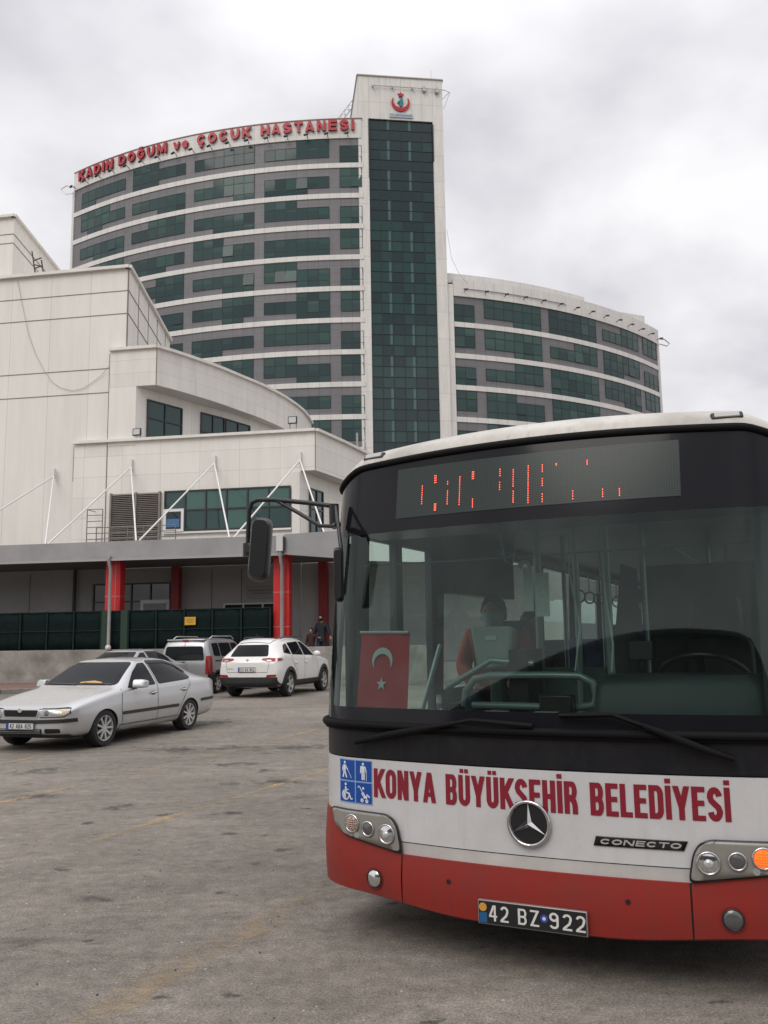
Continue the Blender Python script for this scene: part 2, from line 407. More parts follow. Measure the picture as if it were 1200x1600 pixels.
    if c in 'ÇŞ': S_.append(([(m, .02), (m, -.09)], False, t*.5)); S_.append(([(m-w*.02, -.10), (m+w*.12, -.13), (m+w*.10, -.21), (m-w*.14, -.24)], False, t*.5))
    return S_, n0
def gwidth(c, w, t): return {'I': t, 'İ': t, 'M': w*1.3, ' ': w*.66, 'v': w*.95, 'e': w*.92, 'K': w*1.08, 'N': w*1.06, 'Y': w*1.12, 'A': w*1.14, 'E': w*.9, 'L': w*.86, 'O': w*1.04}.get(c, w)
def glyph_faces(c, w, t):
    """[(verts2d, faces)] per stroke, cut flat at the base line and cap line"""
    out = []; S_, n0 = glyph(c, gwidth(c, w, t), t)
    for k, (pts, closed, th) in enumerate(S_):
        pts = [q for i, q in enumerate(pts) if i == 0 or math.dist(q, pts[i-1]) > 1e-4]
        if closed and math.dist(pts[0], pts[-1]) < 1e-4: pts.pop()
        n = len(pts); bm = bmesh.new(); l_, r_ = [], []
        for i, p in enumerate(pts):
            a = Vector(pts[i-1] if (i or closed) else p); b = Vector(pts[(i+1) % n] if (i < n-1 or closed) else p); p = Vector(p)
            d1 = (p-a).normalized() if (p-a).length > 1e-6 else None; d2 = (b-p).normalized() if (b-p).length > 1e-6 else None
            d = ((d1 or d2)+(d2 or d1)).normalized(); nn = Vector((-d.y, d.x)); cs = max(.6, nn.dot(Vector((-(d2 or d1).y, (d2 or d1).x))))
            l_.append(bm.verts.new((*(p+nn*th/2/cs), 0))); r_.append(bm.verts.new((*(p-nn*th/2/cs), 0)))
        for i in range(n if closed else n-1):
            j = (i+1) % n
            try: bm.faces.new((l_[i], r_[i], r_[j], l_[j]))
            except ValueError: pass
        if k < n0:
            for co, no in (((0, 0, 0), (0, -1, 0)), ((0, 1, 0), (0, 1, 0))):
                bmesh.ops.bisect_plane(bm, geom=bm.verts[:]+bm.edges[:]+bm.faces[:], plane_co=co, plane_no=no, clear_outer=True)
        bm.verts.index_update()
        out.append(([tuple(v.co)[:2] for v in bm.verts], [tuple(v.index for v in f.verts) for f in bm.faces])); bm.free()
    return out
def block_text(name, s, fn, cap, width, material, parent, w=.42, t=.16, gap=.085, slant=0.):
    """fn(x, z, lift) -> point; LIFT keeps crossing strokes from sharing one plane"""
    tot = sum(gwidth(c, w, t) for c in s)+gap*(len(s)-1); sx = width/tot; x0 = -width/2; mb = MB()
    for c in s:
        if c != ' ':
            for k, (v, f) in enumerate(glyph_faces(c, w, t)):
                mb.add([fn(x0+a*sx+slant*b*cap, b*cap, k) for a, b in v], f)
        x0 += (gwidth(c, w, t)+gap)*sx
    return mb.build(name, material, parent, fix=False)
# ================================================================== ground
def asphalt():
    m, t, b = _new('asphalt'); n = t.nodes; l = t.links
    b.inputs['Roughness'].default_value = .9; b.inputs['Specular IOR Level'].default_value = .25
    tc = n.new('ShaderNodeTexCoord')
    def noise(scale, det, rough=.6, stretch=None, dist=0.):
        o = n.new('ShaderNodeTexNoise'); o.inputs['Scale'].default_value = scale; o.inputs['Detail'].default_value = det
        o.inputs['Roughness'].default_value = rough; o.inputs['Distortion'].default_value = dist
        if stretch:
            mp = n.new('ShaderNodeMapping'); mp.inputs['Rotation'].default_value = (0, 0, R(stretch[0])); mp.inputs['Scale'].default_value = (stretch[1], stretch[2], 1)
            l.new(tc.outputs['Object'], mp.inputs[0]); l.new(mp.outputs[0], o.inputs['Vector'])
        else: l.new(tc.outputs['Object'], o.inputs['Vector'])
        return o.outputs['Fac']
    def rng(v, a, b_, c, d):
        o = n.new('ShaderNodeMapRange'); o.inputs['From Min'].default_value = a; o.inputs['From Max'].default_value = b_
        o.inputs['To Min'].default_value = c; o.inputs['To Max'].default_value = d; l.new(v, o.inputs['Value']); return o.outputs[0]
    def mul(a, b_):
        o = n.new('ShaderNodeMath'); o.operation = 'MULTIPLY'; l.new(a, o.inputs[0])
        if isinstance(b_, (int, float)): o.inputs[1].default_value = b_
        else: l.new(b_, o.inputs[1])
        return o.outputs[0]
    grit = rng(noise(80, 3, .85), .32, .68, .48, 1.52)
    mid = rng(noise(11, 7, .75), .3, .7, .70, 1.26)
    big = rng(noise(.35, 5, .6), .3, .7, .76, 1.16)
    worn = rng(noise(1.3, 6, .7, (-20, .6, 1.6)), .3, .7, .86, 1.10)
    stones = n.new('ShaderNodeTexVoronoi'); stones.inputs['Scale'].default_value = 85; l.new(tc.outputs['Object'], stones.inputs['Vector'])
    stn = rng(stones.outputs['Distance'], .05, .30, 1.40, .94)
    k = mul(mul(mul(mul(grit, mid), mul(big, worn)), stn), rng(noise(3.6, 7, .72, (-15, .75, 1.35)), .34, .66, .80, 1.14))
    # damp and oily patches
    oil = rng(noise(1.05, 7, .72, (-12, .7, 1.5), .3), .585, .68, 1.0, .66)
    drip = rng(noise(3.1, 5, .6, (-8, .8, 1.2)), .655, .69, 1.0, .42)
    k = mul(k, mul(oil, drip))
    # hairline cracks
    wv = n.new('ShaderNodeVectorMath'); wv.operation = 'ADD'; wn_ = n.new('ShaderNodeTexNoise'); wn_.inputs['Scale'].default_value = 1.2; wn_.inputs['Detail'].default_value = 6
    l.new(tc.outputs['Object'], wn_.inputs['Vector']); l.new(tc.outputs['Object'], wv.inputs[0]); l.new(wn_.outputs['Color'], wv.inputs[1])
    cv = n.new('ShaderNodeTexVoronoi'); cv.feature = 'DISTANCE_TO_EDGE'; cv.inputs['Scale'].default_value = .32; l.new(wv.outputs[0], cv.inputs['Vector'])
    k = mul(k, rng(cv.outputs['Distance'], .001, .005, .86, 1.0))
    vm = n.new('ShaderNodeVectorMath'); vm.operation = 'SCALE'; vm.inputs[0].default_value = (.228, .204, .175); l.new(k, vm.inputs['Scale'])
    l.new(vm.outputs[0], b.inputs['Base Color'])
    bp = n.new('ShaderNodeBump'); bp.inputs['Strength'].default_value = .55; bp.inputs['Distance'].default_value = .012
    l.new(noise(55, 4, .7), bp.inputs['Height']); l.new(bp.outputs[0], b.inputs['Normal'])
    return m
M_asphalt = asphalt()
def worn_paint(name, col, cover):
    """faded road paint: breaks up into the asphalt below"""
    m, t, b = _new(name); n = t.nodes; l = t.links
    b.inputs['Base Color'].default_value = (*col, 1); b.inputs['Roughness'].default_value = .85
    tc = n.new('ShaderNodeTexCoord'); uv = n.new('ShaderNodeUVMap')
    a = n.new('ShaderNodeTexNoise'); a.inputs['Scale'].default_value = 14; a.inputs['Detail'].default_value = 7; a.inputs['Roughness'].default_value = .75
    l.new(tc.outputs['Object'], a.inputs['Vector'])
    c = n.new('ShaderNodeTexNoise'); c.inputs['Scale'].default_value = 1.4; c.inputs['Detail'].default_value = 4; l.new(tc.outputs['Object'], c.inputs['Vector'])
    ad = n.new('ShaderNodeMath'); ad.operation = 'ADD'; l.new(a.outputs['Fac'], ad.inputs[0]); l.new(c.outputs['Fac'], ad.inputs[1])
    sp = n.new('ShaderNodeSeparateXYZ'); l.new(uv.outputs[0], sp.inputs[0])       # v: 0 at one edge, 1 at the other
    pg = n.new('ShaderNodeMath'); pg.operation = 'PINGPONG'; l.new(sp.outputs[1], pg.inputs[0]); pg.inputs[1].default_value = .5
    ed = n.new('ShaderNodeMapRange'); ed.inputs['From Max'].default_value = .28; ed.inputs['To Min'].default_value = -.35; ed.inputs['To Max'].default_value = 0
    l.new(pg.outputs[0], ed.inputs['Value'])
    ad2 = n.new('ShaderNodeMath'); ad2.operation = 'ADD'; l.new(ad.outputs[0], ad2.inputs[0]); l.new(ed.outputs[0], ad2.inputs[1])
    mr = n.new('ShaderNodeMapRange'); mr.inputs['From Min'].default_value = .86; mr.inputs['From Max'].default_value = 1.22
    mr.inputs['To Min'].default_value = 0; mr.inputs['To Max'].default_value = cover; l.new(ad2.outputs[0], mr.inputs['Value'])
    l.new(mr.outputs[0], b.inputs['Alpha'])
    return m
gm = MB(); G = 900
gm.quad((-G, -G, 0), (G, -G, 0), (G, G, 0), (-G, G, 0))
tag(gm.build('ground', M_asphalt), kind='structure')
def marking(pts, wd, cover, col, z):
    mb = MB(); n_ = len(pts)
    e = stroke2d(pts, wd); l_ = e[:n_]; r_ = e[n_:][::-1]
    for i in range(n_-1):
        mb.quad((*l_[i], z), (*r_[i], z), (*r_[i+1], z), (*l_[i+1], z), 0, [(i, 0), (i, 1), (i+1, 1), (i+1, 0)])
    o = mb.build('road_marking', worn_paint('faded_yellow_paint', col, cover)); tag(o, kind='structure'); return o
YEL = (.42, .30, .15)
marking([(-4.4, 8.0), (-3.85, 9.08), (-3.31, 10.33), (-2.57, 11.94), (-1.98, 13.62), (-1.14, 16.09)], .16, .78, YEL, .004)
marking([(-2.38, 7.23), (-2.02, 8.09), (-1.38, 9.52), (-.78, 10.9), (-.2, 12.4)], .14, .74, (.47, .33, .16), .004)
marking([(-5.3, 11.2), (-5.09, 11.92), (-4.86, 12.86)], .16, .62, YEL, .004)
marking([(-3.67, 21.2), (-1.49, 21.1), (1.0, 21.0)], .35, .45, YEL, .004)
marking([(-1.5, 3.2), (-1.25, 3.9), (-1.14, 4.27), (-.98, 4.62), (-.74, 5.12), (-.4, 5.83), (0, 6.6)], .36, .6, (.42, .31, .18), .004)

def stain_mat():
    m, t, b = _new('oil_stain'); n = t.nodes; l = t.links
    b.inputs['Base Color'].default_value = (.035, .031, .028, 1); b.inputs['Roughness'].default_value = .55
    uv = n.new('ShaderNodeUVMap'); ln = n.new('ShaderNodeVectorMath'); ln.operation = 'LENGTH'; l.new(uv.outputs[0], ln.inputs[0])
    tc = n.new('ShaderNodeTexCoord'); no = n.new('ShaderNodeTexNoise'); no.inputs['Scale'].default_value = 4.5; no.inputs['Detail'].default_value = 8; no.inputs['Roughness'].default_value = .78; l.new(tc.outputs['Object'], no.inputs['Vector'])
    a = n.new('ShaderNodeMath'); a.operation = 'MULTIPLY_ADD'; l.new(no.outputs['Fac'], a.inputs[0]); a.inputs[1].default_value = 4.2; a.inputs[2].default_value = -1.5
    s_ = n.new('ShaderNodeMath'); s_.operation = 'SUBTRACT'; l.new(a.outputs[0], s_.inputs[0]); l.new(ln.outputs['Value'], s_.inputs[1])
    mr = n.new('ShaderNodeMapRange'); mr.inputs['From Min'].default_value = .0; mr.inputs['From Max'].default_value = .7; mr.inputs['To Max'].default_value = .55; l.new(s_.outputs[0], mr.inputs['Value']); l.new(mr.outputs[0], b.inputs['Alpha'])
    return m
M_stain = stain_mat(); rs = random.Random(11)
spots = [(-1.83, 5.72, .14, .07), (-1.74, 5.66, .08, .05), (-1.25, 10.13, .45, .16), (-1.7, 10.0, .3, .12), (-2.5, 8.79, .3, .15), (-2.65, 8.7, .2, .1), (-4.33, 11.27, .6, .3), (-3.04, 13.21, .8, .4), (-2.3, 13.4, .6, .3), (-1.27, 13.29, .9, .35), (-1.9, 11.6, .5, .2), (-1.5, 11.0, .3, .15), (-3.6, 9.4, .35, .2), (-.95, 6.5, .10, .05), (-.8, 6.9, .16, .05), (-1.0, 7.4, .12, .05), (-1.3, 7.5, .1, .04), (-.75, 5.6, .07, .04), (-.55, 4.6, .06, .03), (-4.9, 14.6, .9, .5), (-3.4, 17.5, 1.2, .6), (-6.5, 25.3, 1.4, .5)]
spots += [(rs.uniform(-7, 0), rs.uniform(5, 24), rs.uniform(.06, .4), rs.uniform(.04, .14)) for _ in range(20)]
for sx_, sy_, a_, b_ in spots:
    mb = MB(); k_ = 1.6
    mb.quad((sx_-a_*k_, sy_-b_*k_*1.6, .0065), (sx_+a_*k_, sy_-b_*k_*1.6, .0065), (sx_+a_*k_, sy_+b_*k_*1.6, .0065), (sx_-a_*k_, sy_+b_*k_*1.6, .0065), 0, [(-k_, -k_), (k_, -k_), (k_, k_), (-k_, k_)])
    tag(mb.build('oil_stain', M_stain), kind='structure').location.z = rs.uniform(0, .0035)
gr = random.Random(5); mb = MB()
for _ in range(900):
    y = 2.6+abs(gr.gauss(0, 7)); x = gr.uniform(-.62, .3)*y-.5; s_ = gr.uniform(.003, .011)
    if x > -.6 and y > 4.2: continue
    a = gr.uniform(0, 6.28); pts = [(x+s_*math.cos(a+k*2.1)*gr.uniform(.6, 1.2), y+s_*math.sin(a+k*2.1)*gr.uniform(.6, 1.2), .001) for k in range(3)]+[(x, y, s_*gr.uniform(.5, .9))]
    mb.add(pts, [(0, 1, 3), (1, 2, 3), (2, 0, 3)], gr.choice((0, 0, 1)))
tag(mb.build('loose_grit', [mat('pale_grit', (.42, .40, .37), .9), mat('dark_grit', (.06, .055, .05), .9)]), 'scattered loose grit on the asphalt', None, None, 'stuff')
M_kerb = mat('kerb_stone', (.24, .22, .20), .9, var=(6, .3), bump=(30, .4))
M_pave = panel_mat('red_pavers', (.24, .15, .12), (.13, .09, .08), .2, .1, .012, .012, .9, .35)
sw = MB(); front = [(-40, 25.5), (-22, 27.3), (-12.4, 28.8), (-9.2, 30.3), (6, 31.1), (20, 29)]
inner = [(x+.03, y+.16) for x, y in front]
back = [(20, 33), (-40, 43)]
pv = MB(); pv.slab([(x, y) for x, y in inner]+[(20, 31.4), (-1, 33), (-40, 40)], .0, .146)
tag(pv.build('pavement', M_pave), kind='structure')
kb = MB()
for a, b in zip(front, front[1:]):
    kb.obox((a[0], a[1]+.08, .075), (b[0], b[1]+.08, .075), .15, .15)
tag(kb.build('kerb', M_kerb, bevel=.012), kind='structure')

# ================================================================== hospital tower block
M_grey = panel_mat('grey_cladding', (.182, .176, .184), (.07, .065, .07), 1.0, 1.07, .03, .03, .45, .14)
M_white = panel_mat('white_cladding', (.70, .675, .645), (.32, .30, .28), 1.0, 50., .03, .03, .5, .14)
M_whitew = panel_mat('white_cladding_large', (.72, .695, .66), (.36, .33, .30), 1.43, 3.6, .05, .05, .5, .16)
GLS = [mat('tinted_glass_dark', (.031, .054, .056), .05, spec=.26), mat('tinted_glass_teal', (.038, .070, .068), .05, spec=.26),
       mat('tinted_glass_green', (.045, .087, .079), .07, spec=.26), mat('tinted_glass_blind', (.060, .104, .092), .12, spec=.25)]
M_mull = mat('dark_mullion', (.014, .022, .024), .4)
M_dark = mat('dark_metal', (.03, .03, .032), .45)
M_roof = mat('roof_membrane', (.3, .29, .28), .9)
M_galv = mat('galvanised_steel', (.42, .42, .42), .45, .7, var=(3, .2))

hosp = empty('hospital_building', (0, 108, 0), 0, 'tall hospital of two curved grey wings with white bands beside a glazed tower', 'hospital')
HO = Vector((0, 108, 0))
class Arc:
    def __init__(s, cx, cy, r): s.c = (cx, cy); s.r = r
    def __call__(s, deg, z, off=0.):
        a = R(deg); r_ = s.r+off
        return (s.c[0]+r_*math.sin(a)-HO.x, s.c[1]-r_*math.cos(a)-HO.y, z)
AL = Arc(-3.39, 180.42, 72.53); AR = Arc(-7.19, 172.74, 64.93)
def arc_wall(mb, A, degs, z0, z1, off, m=0, u0=0):
    for i, (a, b) in enumerate(zip(degs, degs[1:])):
        mb.quad(A(a, z0, off), A(b, z0, off), A(b, z1, off), A(a, z1, off), m, [(u0+i, z0), (u0+i+1, z0), (u0+i+1, z1), (u0+i, z1)])
def arc_band(mb, A, degs, z0, z1, o0, o1, m=0):
    arc_wall(mb, A, degs, z0, z1, o1, m)
    for a, b in zip(degs, degs[1:]):
        mb.quad(A(a, z1, o1), A(b, z1, o1), A(b, z1, o0), A(a, z1, o0), m, [(.5, .5)]*4)
        mb.quad(A(a, z0, o0), A(b, z0, o0), A(b, z0, o1), A(a, z0, o1), m, [(.5, .5)]*4)
    for a in (degs[0], degs[-1]):
        mb.quad(A(a, z0, o0), A(a, z0, o1), A(a, z1, o1), A(a, z1, o0), m, [(.5, .5)]*4)
SL = 1.1267; SR = 1.271
def ldeg(i): return .92-SL*(30-i)          # column edges of the left wing, 0..30
def rdeg(i): return 14.82+SR*i              # column edges of the right wing, 0..27
L_degs = [-34.29]+[ldeg(i) for i in range(31)]+[1.06]
R_degs = [14.3, 14.82]+[rdeg(i) for i in range(1, 28)]+[49.93]
mb = MB(); arc_wall(mb, AL, L_degs, 0, 66.77, 0); mb.build('wing_wall', M_grey, hosp, smooth=None)
mb = MB(); arc_wall(mb, AR, R_degs, 0, 45.70, 0); mb.build('wing_wall', M_grey, hosp)
def bandtop(k): return 63.3-4.22*k
# end walls, roofs and backs of the wings
mb = MB(); a = AL(-34.29, 0); b = AL(-34.29, 0, -17)
mb.wall(b[:2], a[:2], 0, 69.4); c = AL(1.06, 0, -17)
back_pts = [AL(d, 0, -17)[:2] for d in L_degs[::-1]]
mb.strip(back_pts, 0, 69.4)
mb.build('end_wall', M_whitew, hosp)
mb = MB()
for d0, d1 in zip(L_degs, L_degs[1:]):
    mb.quad(AL(d0, 68.8, 0), AL(d1, 68.8, 0), AL(d1, 68.8, -17), AL(d0, 68.8, -17))
mb.build('wing_roof', M_roof, hosp)
mb = MB(); a = AR(49.93, 0); b = AR(49.93, 0, -15); mb.wall(a[:2], b[:2], 0, 48)
mb.strip([AR(d, 0, -15)[:2] for d in R_degs[::-1]], 0, 48)
mb.build('end_wall', M_whitew, hosp)
mb = MB()
for d0, d1 in zip(R_degs, R_degs[1:]):
    mb.quad(AR(d0, 47.5, 0), AR(d1, 47.5, 0), AR(d1, 47.5, -15), AR(d0, 47.5, -15))
mb.build('wing_roof', M_roof, hosp)
# white bands and parapets
for k in range(0, 12):
    mb = MB(); arc_band(mb, AL, L_degs, bandtop(k)-.66, bandtop(k), -.05, .12); mb.build('white_band', M_white, hosp)
mb = MB(); arc_band(mb, AL, L_degs[:-1], 66.77, 69.47, -.6, .16)
mb.build('parapet', panel_mat('white_parapet', (.70, .675, .645), (.32, .30, .28), 1.0, 1.35, .03, .03, .5, .12, (0, .05)), hosp)
mb = MB()
for d0, d1 in zip(L_degs, L_degs[1:]): mb.obox(AL(d0, 69.5, .18), AL(d1, 69.5, .18), .16, .10)
mb.build('coping', mat('rust_brown_coping', (.30, .20, .17), .6), hosp)
# white edge column at the far left
mb = MB(); p = AL(-34.45, 0, .16); q = AL(-34.05, 0, .16); arc_band(mb, AL, [-34.55, -34.2], 0, 66.77, -.4, .14); mb.build('edge_column', M_white, hosp)
for k in range(5, 12):
    mb = MB(); arc_band(mb, AR, R_degs[1:], bandtop(k)-.66, bandtop(k), -.05, .12); mb.build('white_band', M_white, hosp)
M_par = panel_mat('white_parapet_right', (.70, .675, .645), (.34, .31, .28), 2.0, 1.3, .04, .03, .5, .12, (0, .05))
mb = MB(); arc_band(mb, AR, R_degs[1:], 45.70, 48.0, -.6, .2); mb.build('parapet', M_par, hosp)
mb = MB(); ud = [9.0+i*1.28 for i in range(21)]+[34.63]
arc_band(mb, AR, ud, 47.4, 49.35, -5.5, -1.2); mb.build('upper_parapet', M_par, hosp)
mb = MB(); arc_band(mb, AR, [49.55, 50.1], 0, 45.7, -.4, .14); mb.build('edge_column', M_white, hosp)
mb = MB(); arc_band(mb, AR, [14.02, 14.8], 0, 47.2, -.6, .25); mb.build('edge_column', M_whitew, hosp)

# ribbon windows: strip row over the full width, with extra rows above (T) or below (B) over some panes
def make_window(A, degf, c0, n, k, pat):
    zb = bandtop(k); zbt = zb                      # top of the band below this storey
    z = [zb, zb+.88, zb+2.42, zb+3.48]
    mb = MB(); have = set(); base = random.choices([0, 1, 2], [.42, .42, .16])[0]
    for c in range(n): have.add((c, 1))
    for code, a, b in pat:
        for c in range(a, min(b, n)): have.add((c, 2 if code == 'T' else 0))
    for (c, r_) in sorted(have):
        d0, d1 = degf(c0+c), degf(c0+c+1); z0, z1 = z[r_], z[r_+1]
        m = base if random.random() < .74 else random.choices([0, 1, 2], [.4, .4, .2])[0]
        if r_ == 2 and random.random() < .45: m = min(3, m+1)
        o0 = .05
        if r_ == 1 and random.random() < .05:       # pane tilted open
            o0 = .16; mb.quad(A(d0, z0, .045), A(d1, z0, .045), A(d1, z1, .045), A(d0, z1, .045), 4)
        if o0 == .05 and random.random() < .30 and m < 3:   # blind drawn part of the way down
            zm = z1-(z1-z0)*random.uniform(.25, .7)
            mb.quad(A(d0, z0, .05), A(d1, z0, .05), A(d1, zm, .05), A(d0, zm, .05), m)
            mb.quad(A(d0, zm, .05), A(d1, zm, .05), A(d1, z1, .05), A(d0, z1, .05), min(3, m+1))
        else:
            mb.quad(A(d0, z0, o0), A(d1, z0, o0), A(d1, z1, .06), A(d0, z1, .06), m)
        for (p, q) in ((A(d0, z0, .075), A(d0, z1, .075)), (A(d1, z0, .075), A(d1, z1, .075)), (A(d0, z0, .072), A(d1, z0, .072)), (A(d0, z1, .072), A(d1, z1, .072))):
            mb.obox(p, q, .055, .03, 4, up=(0, -1, 0))
    return mb.build('window', GLS+[M_mull], hosp, fix=False)
T, B = 'T', 'B'
PB = [[(T, 3, 6)], [(B, 0, 4)], [(T, 0, 3)], [(B, 0, 6)], [(T, 0, 3), (B, 3, 6)], [(B, 3, 6), (T, 3, 6)], [(T, 0, 6)], [(T, 0, 3), (B, 3, 6)], [(B, 0, 3)], [(T, 3, 6)], [(B, 0, 6)]]
PC = [[(T, 3, 6)], [(T, 2, 6), (B, 4, 6)], [(B, 2, 6)], [(T, 0, 3), (B, 3, 6)], [(B, 3, 6)], [(T, 3, 6), (B, 3, 5)], [(B, 0, 3)], [(T, 3, 6)], [(B, 0, 6)], [(T, 0, 3)], [(B, 3, 6)]]
PD = [[(T, 0, 3), (B, 0, 3)], [(B, 3, 6)], [(T, 2, 6)], [(B, 0, 4)], [(T, 3, 6), (B, 3, 6)], [(B, 0, 6)], [(B, 3, 6)], [(T, 0, 3)], [(B, 0, 3)], [(T, 3, 6)], [(B, 0, 6)]]
PE = [[(B, 0, 2)], [(T, 0, 4), (B, 1, 3)], [(B, 2, 6)], [(T, 3, 6)], [(B, 0, 3)], [(T, 2, 6)], [(B, 0, 6)], [(T, 0, 3)], [(B, 3, 6)], [(T, 0, 6)], [(B, 0, 3)]]
for k in range(0, 10):
    make_window(AL, ldeg, 28, 2, k, [(B if k % 2 == 0 else T, 0, 2)])
    make_window(AL, ldeg, 21, 6, k, PB[k]); make_window(AL, ldeg, 14, 6, k, PC[k])
    make_window(AL, ldeg, 7, 6, k, PD[k]); make_window(AL, ldeg, 0, 6, k, PE[k])
QB = [[(T, 0, 6), (B, 3, 6)], [(T, 0, 6), (B, 3, 6)], [(T, 3, 6)], [(T, 0, 3), (B, 0, 6)], [(T, 0, 6)]]
QC = [[(T, 0, 6), (B, 0, 6)], [(T, 3, 6)], [(T, 0, 6), (B, 0, 6)], [(T, 0, 6), (B, 0, 6)], [(B, 0, 6)]]
QD = [[(T, 3, 6)], [(T, 0, 6), (B, 0, 3)], [(T, 0, 6), (B, 3, 6)], [(B, 0, 3)], [(T, 0, 6)]]
for k in range(5, 12):
    j = (k-5) % 5
    make_window(AR, rdeg, 0, 2, k, [(T if j % 2 else B, 0, 2)])
    make_window(AR, rdeg, 3, 6, k, QB[j]); make_window(AR, rdeg, 10, 6, k, QC[j])
    make_window(AR, rdeg, 17, 6, k, QD[j]); make_window(AR, rdeg, 24, 3, k, [(T if j % 2 == 0 else B, 0, 3)])
# short lamp arms under the parapets
for i in range(17):
    d = -33.9+i*2.09; mb = MB(); mb.tube([AL(d, 66.95, .1), AL(d, 67.15, .75), AL(d-.25, 67.0, .95)], .05, 6); mb.obox(AL(d-.3, 66.95, .9), AL(d+.12, 67.0, 1.05), .25, .16)
    mb.build('lamp_arm', M_dark, hosp)
for i in range(14):
    d = 16.2+i*2.55; mb = MB(); mb.tube([AR(d, 46.3, .15), AR(d, 46.5, .8), AR(d-.25, 46.4, 1.0)], .05, 6); mb.obox(AR(d-.3, 46.33, .95), AR(d+.12, 46.38, 1.1), .25, .16)
    mb.build('lamp_arm', M_dark, hosp)
mb = MB(); mb.tube([AL(-34.2, 67.2, .3), AL(-35.0, 67.6, .8), AL(-35.6, 67.1, 1.2), AL(-34.9, 66.2, .9), AL(-34.2, 66.3, .3)], .06, 6); mb.build('cradle_arm', M_galv, hosp)
mb = MB(); mb.tube([AR(49.9, 46.6, .3), AR(51.4, 46.9, .5), AR(52.2, 46.4, .9), AR(51.2, 45.7, .9), AR(49.9, 45.8, .3)], .08, 6); mb.build('cradle_arm', M_galv, hosp)
mb = MB(); mb.tube([AR(d, 46.75, .32) for d in R_degs[2:14]], .06, 6); mb.build('cable_tray', M_galv, hosp)
# rooftop plant rooms
mb = MB(); mb.slab([(-19-HO.x, 6), (-13.9, 7), (-13.9, 14), (-19, 13)], 68.8, 71.2)
mb.add([(-19, 6, 71.2), (-13.9, 7, 71.2), (-13.9, 14, 71.2), (-19, 13, 71.2), (-14.6, 6.9, 73.6), (-14.6, 13.9, 73.6)], [(0, 1, 4), (1, 2, 5, 4), (2, 3, 5), (3, 0, 4, 5)])
mb.build('plant_room', mat('dull_metal_roof', (.25, .24, .24), .6), hosp)
mb = MB(); mb.slab([(35.5, 22), (41.2, 24.5), (39, 30), (34, 28)], 47.4, 51.0); mb.slab([(40.0, 25.5), (42.2, 26.6), (40.5, 30), (39.0, 29)], 47.4, 50.2)
mb.build('plant_room', M_par, hosp)

# stair tower: direction turned 7.2 degrees, width 11.39
twr = empty('tower', (-2.64, .0, 0), R(7.2), parent=hosp)
mb = MB(); W = 11.39; Z = 75.77; GZ = 69.66; g0, g1 = 1.40, 9.98
mb.wall((0, -.2), (g0, -.2), 0, Z); mb.wall((g1, -.2), (W, -.2), 0, Z, 0, g1); mb.wall((g0, -.2), (g1, -.2), GZ, Z, 0, g0)
mb.wall((W, -.2), (W, 12), 0, Z); mb.wall((W, 12), (0, 12), 0, Z); mb.wall((0, 12), (0, -.2), 0, Z)
mb.wall((g0, -.2), (g0, .25), 0, GZ); mb.wall((g1, .25), (g1, -.2), 0, GZ)
mb.quad((g0, -.2, GZ), (g0, .25, GZ), (g1, .25, GZ), (g1, -.2, GZ), 0, [(.5, .5)]*4)
mb.poly([(0, -.2), (W, -.2), (W, 12), (0, 12)], Z)
mb.build('tower_shell', M_whitew, twr, fix=False)
mb = MB()
for a, b in (((-.05, -.25), (W+.05, -.25)), ((W+.05, -.25), (W+.05, 12.05)), ((-.05, 12.05), (-.05, -.25))):
    mb.obox((*a, Z+.03), (*b, Z+.03), .22, .12)
mb.build('coping', mat('pale_coping', (.5, .46, .42), .6), twr)
mb = MB(); nc = 6; ch = (g1-g0)/nc; rows = int(GZ/1.407)
for c in range(nc):
    for r_ in range(10, rows+1):
        z1 = GZ-(rows-r_)*1.407; z0 = z1-1.407
        m = random.choices([0, 1, 2], [.93, .07, 0])[0] if z1 > 56 else random.choices([0, 1, 2], [.28, .68, .04])[0]
        x0 = g0+c*ch
        mb.quad((x0, .05, z0), (x0+ch, .05, z0), (x0+ch, .05, z1), (x0, .05, z1), m)
        if c in (1, 3) and r_ % 3 != 0:
            xs_ = x0+ch*.70
            mb.quad((xs_, .042, z0+.05), (xs_+.34, .042, z0+.05), (xs_+.34, .042, z1-.05), (xs_, .042, z1-.05), 3)
for c in range(nc+1): mb.box(g0+c*ch-.035, g0+c*ch+.035, -.02, .04, 12, GZ, 4)
for r_ in range(10, rows+1): mb.box(g0, g1, -.015, .035, GZ-(rows-r_)*1.407-.04, GZ-(rows-r_)*1.407+.02, 4)
mb.build('curtain_wall', [mat('tower_glass_dark', (.012, .030, .032), .05, spec=.5), mat('tower_glass_teal', (.016, .048, .045), .05, spec=.5), mat('tower_glass_green', (.018, .056, .048), .06, spec=.5), mat('tower_glass_light', (.062, .125, .113), .1), M_mull], twr, fix=False)
mb = MB(); mb.box(g0-.06, g0+.06, -.3, -.21, 61.3, GZ-.1); mb.build('dark_edge_strip', M_dark, twr)  # dark strips along both edges of the upper glazing
mb = MB(); mb.box(g1-.06, g1+.07, -.3, -.21, 64.0, GZ-.4); mb.build('dark_edge_strip', M_dark, twr)
mb = MB(); mb.tube([(1.9, -.45, 74.25), (9.5, -.45, 74.25), (11.6, -.45, 74.2), (12.4, -.3, 74.0), (11.5, -.3, 71.6)], .05, 6)
for x in (1.95, 4.6, 7.3): mb.obox((x, -.2, 74.4), (x, -.6, 73.9), .12, .25)
mb.tube([(11.4, -.3, 73.0), (12.3, -.3, 74.0)], .05, 6); mb.box(8.7, 9.1, -.6, -.22, 73.8, 74.5); mb.box(10.4, 10.8, -.6, -.22, 73.7, 74.4)
mb.build('cradle_rail', M_galv, twr)
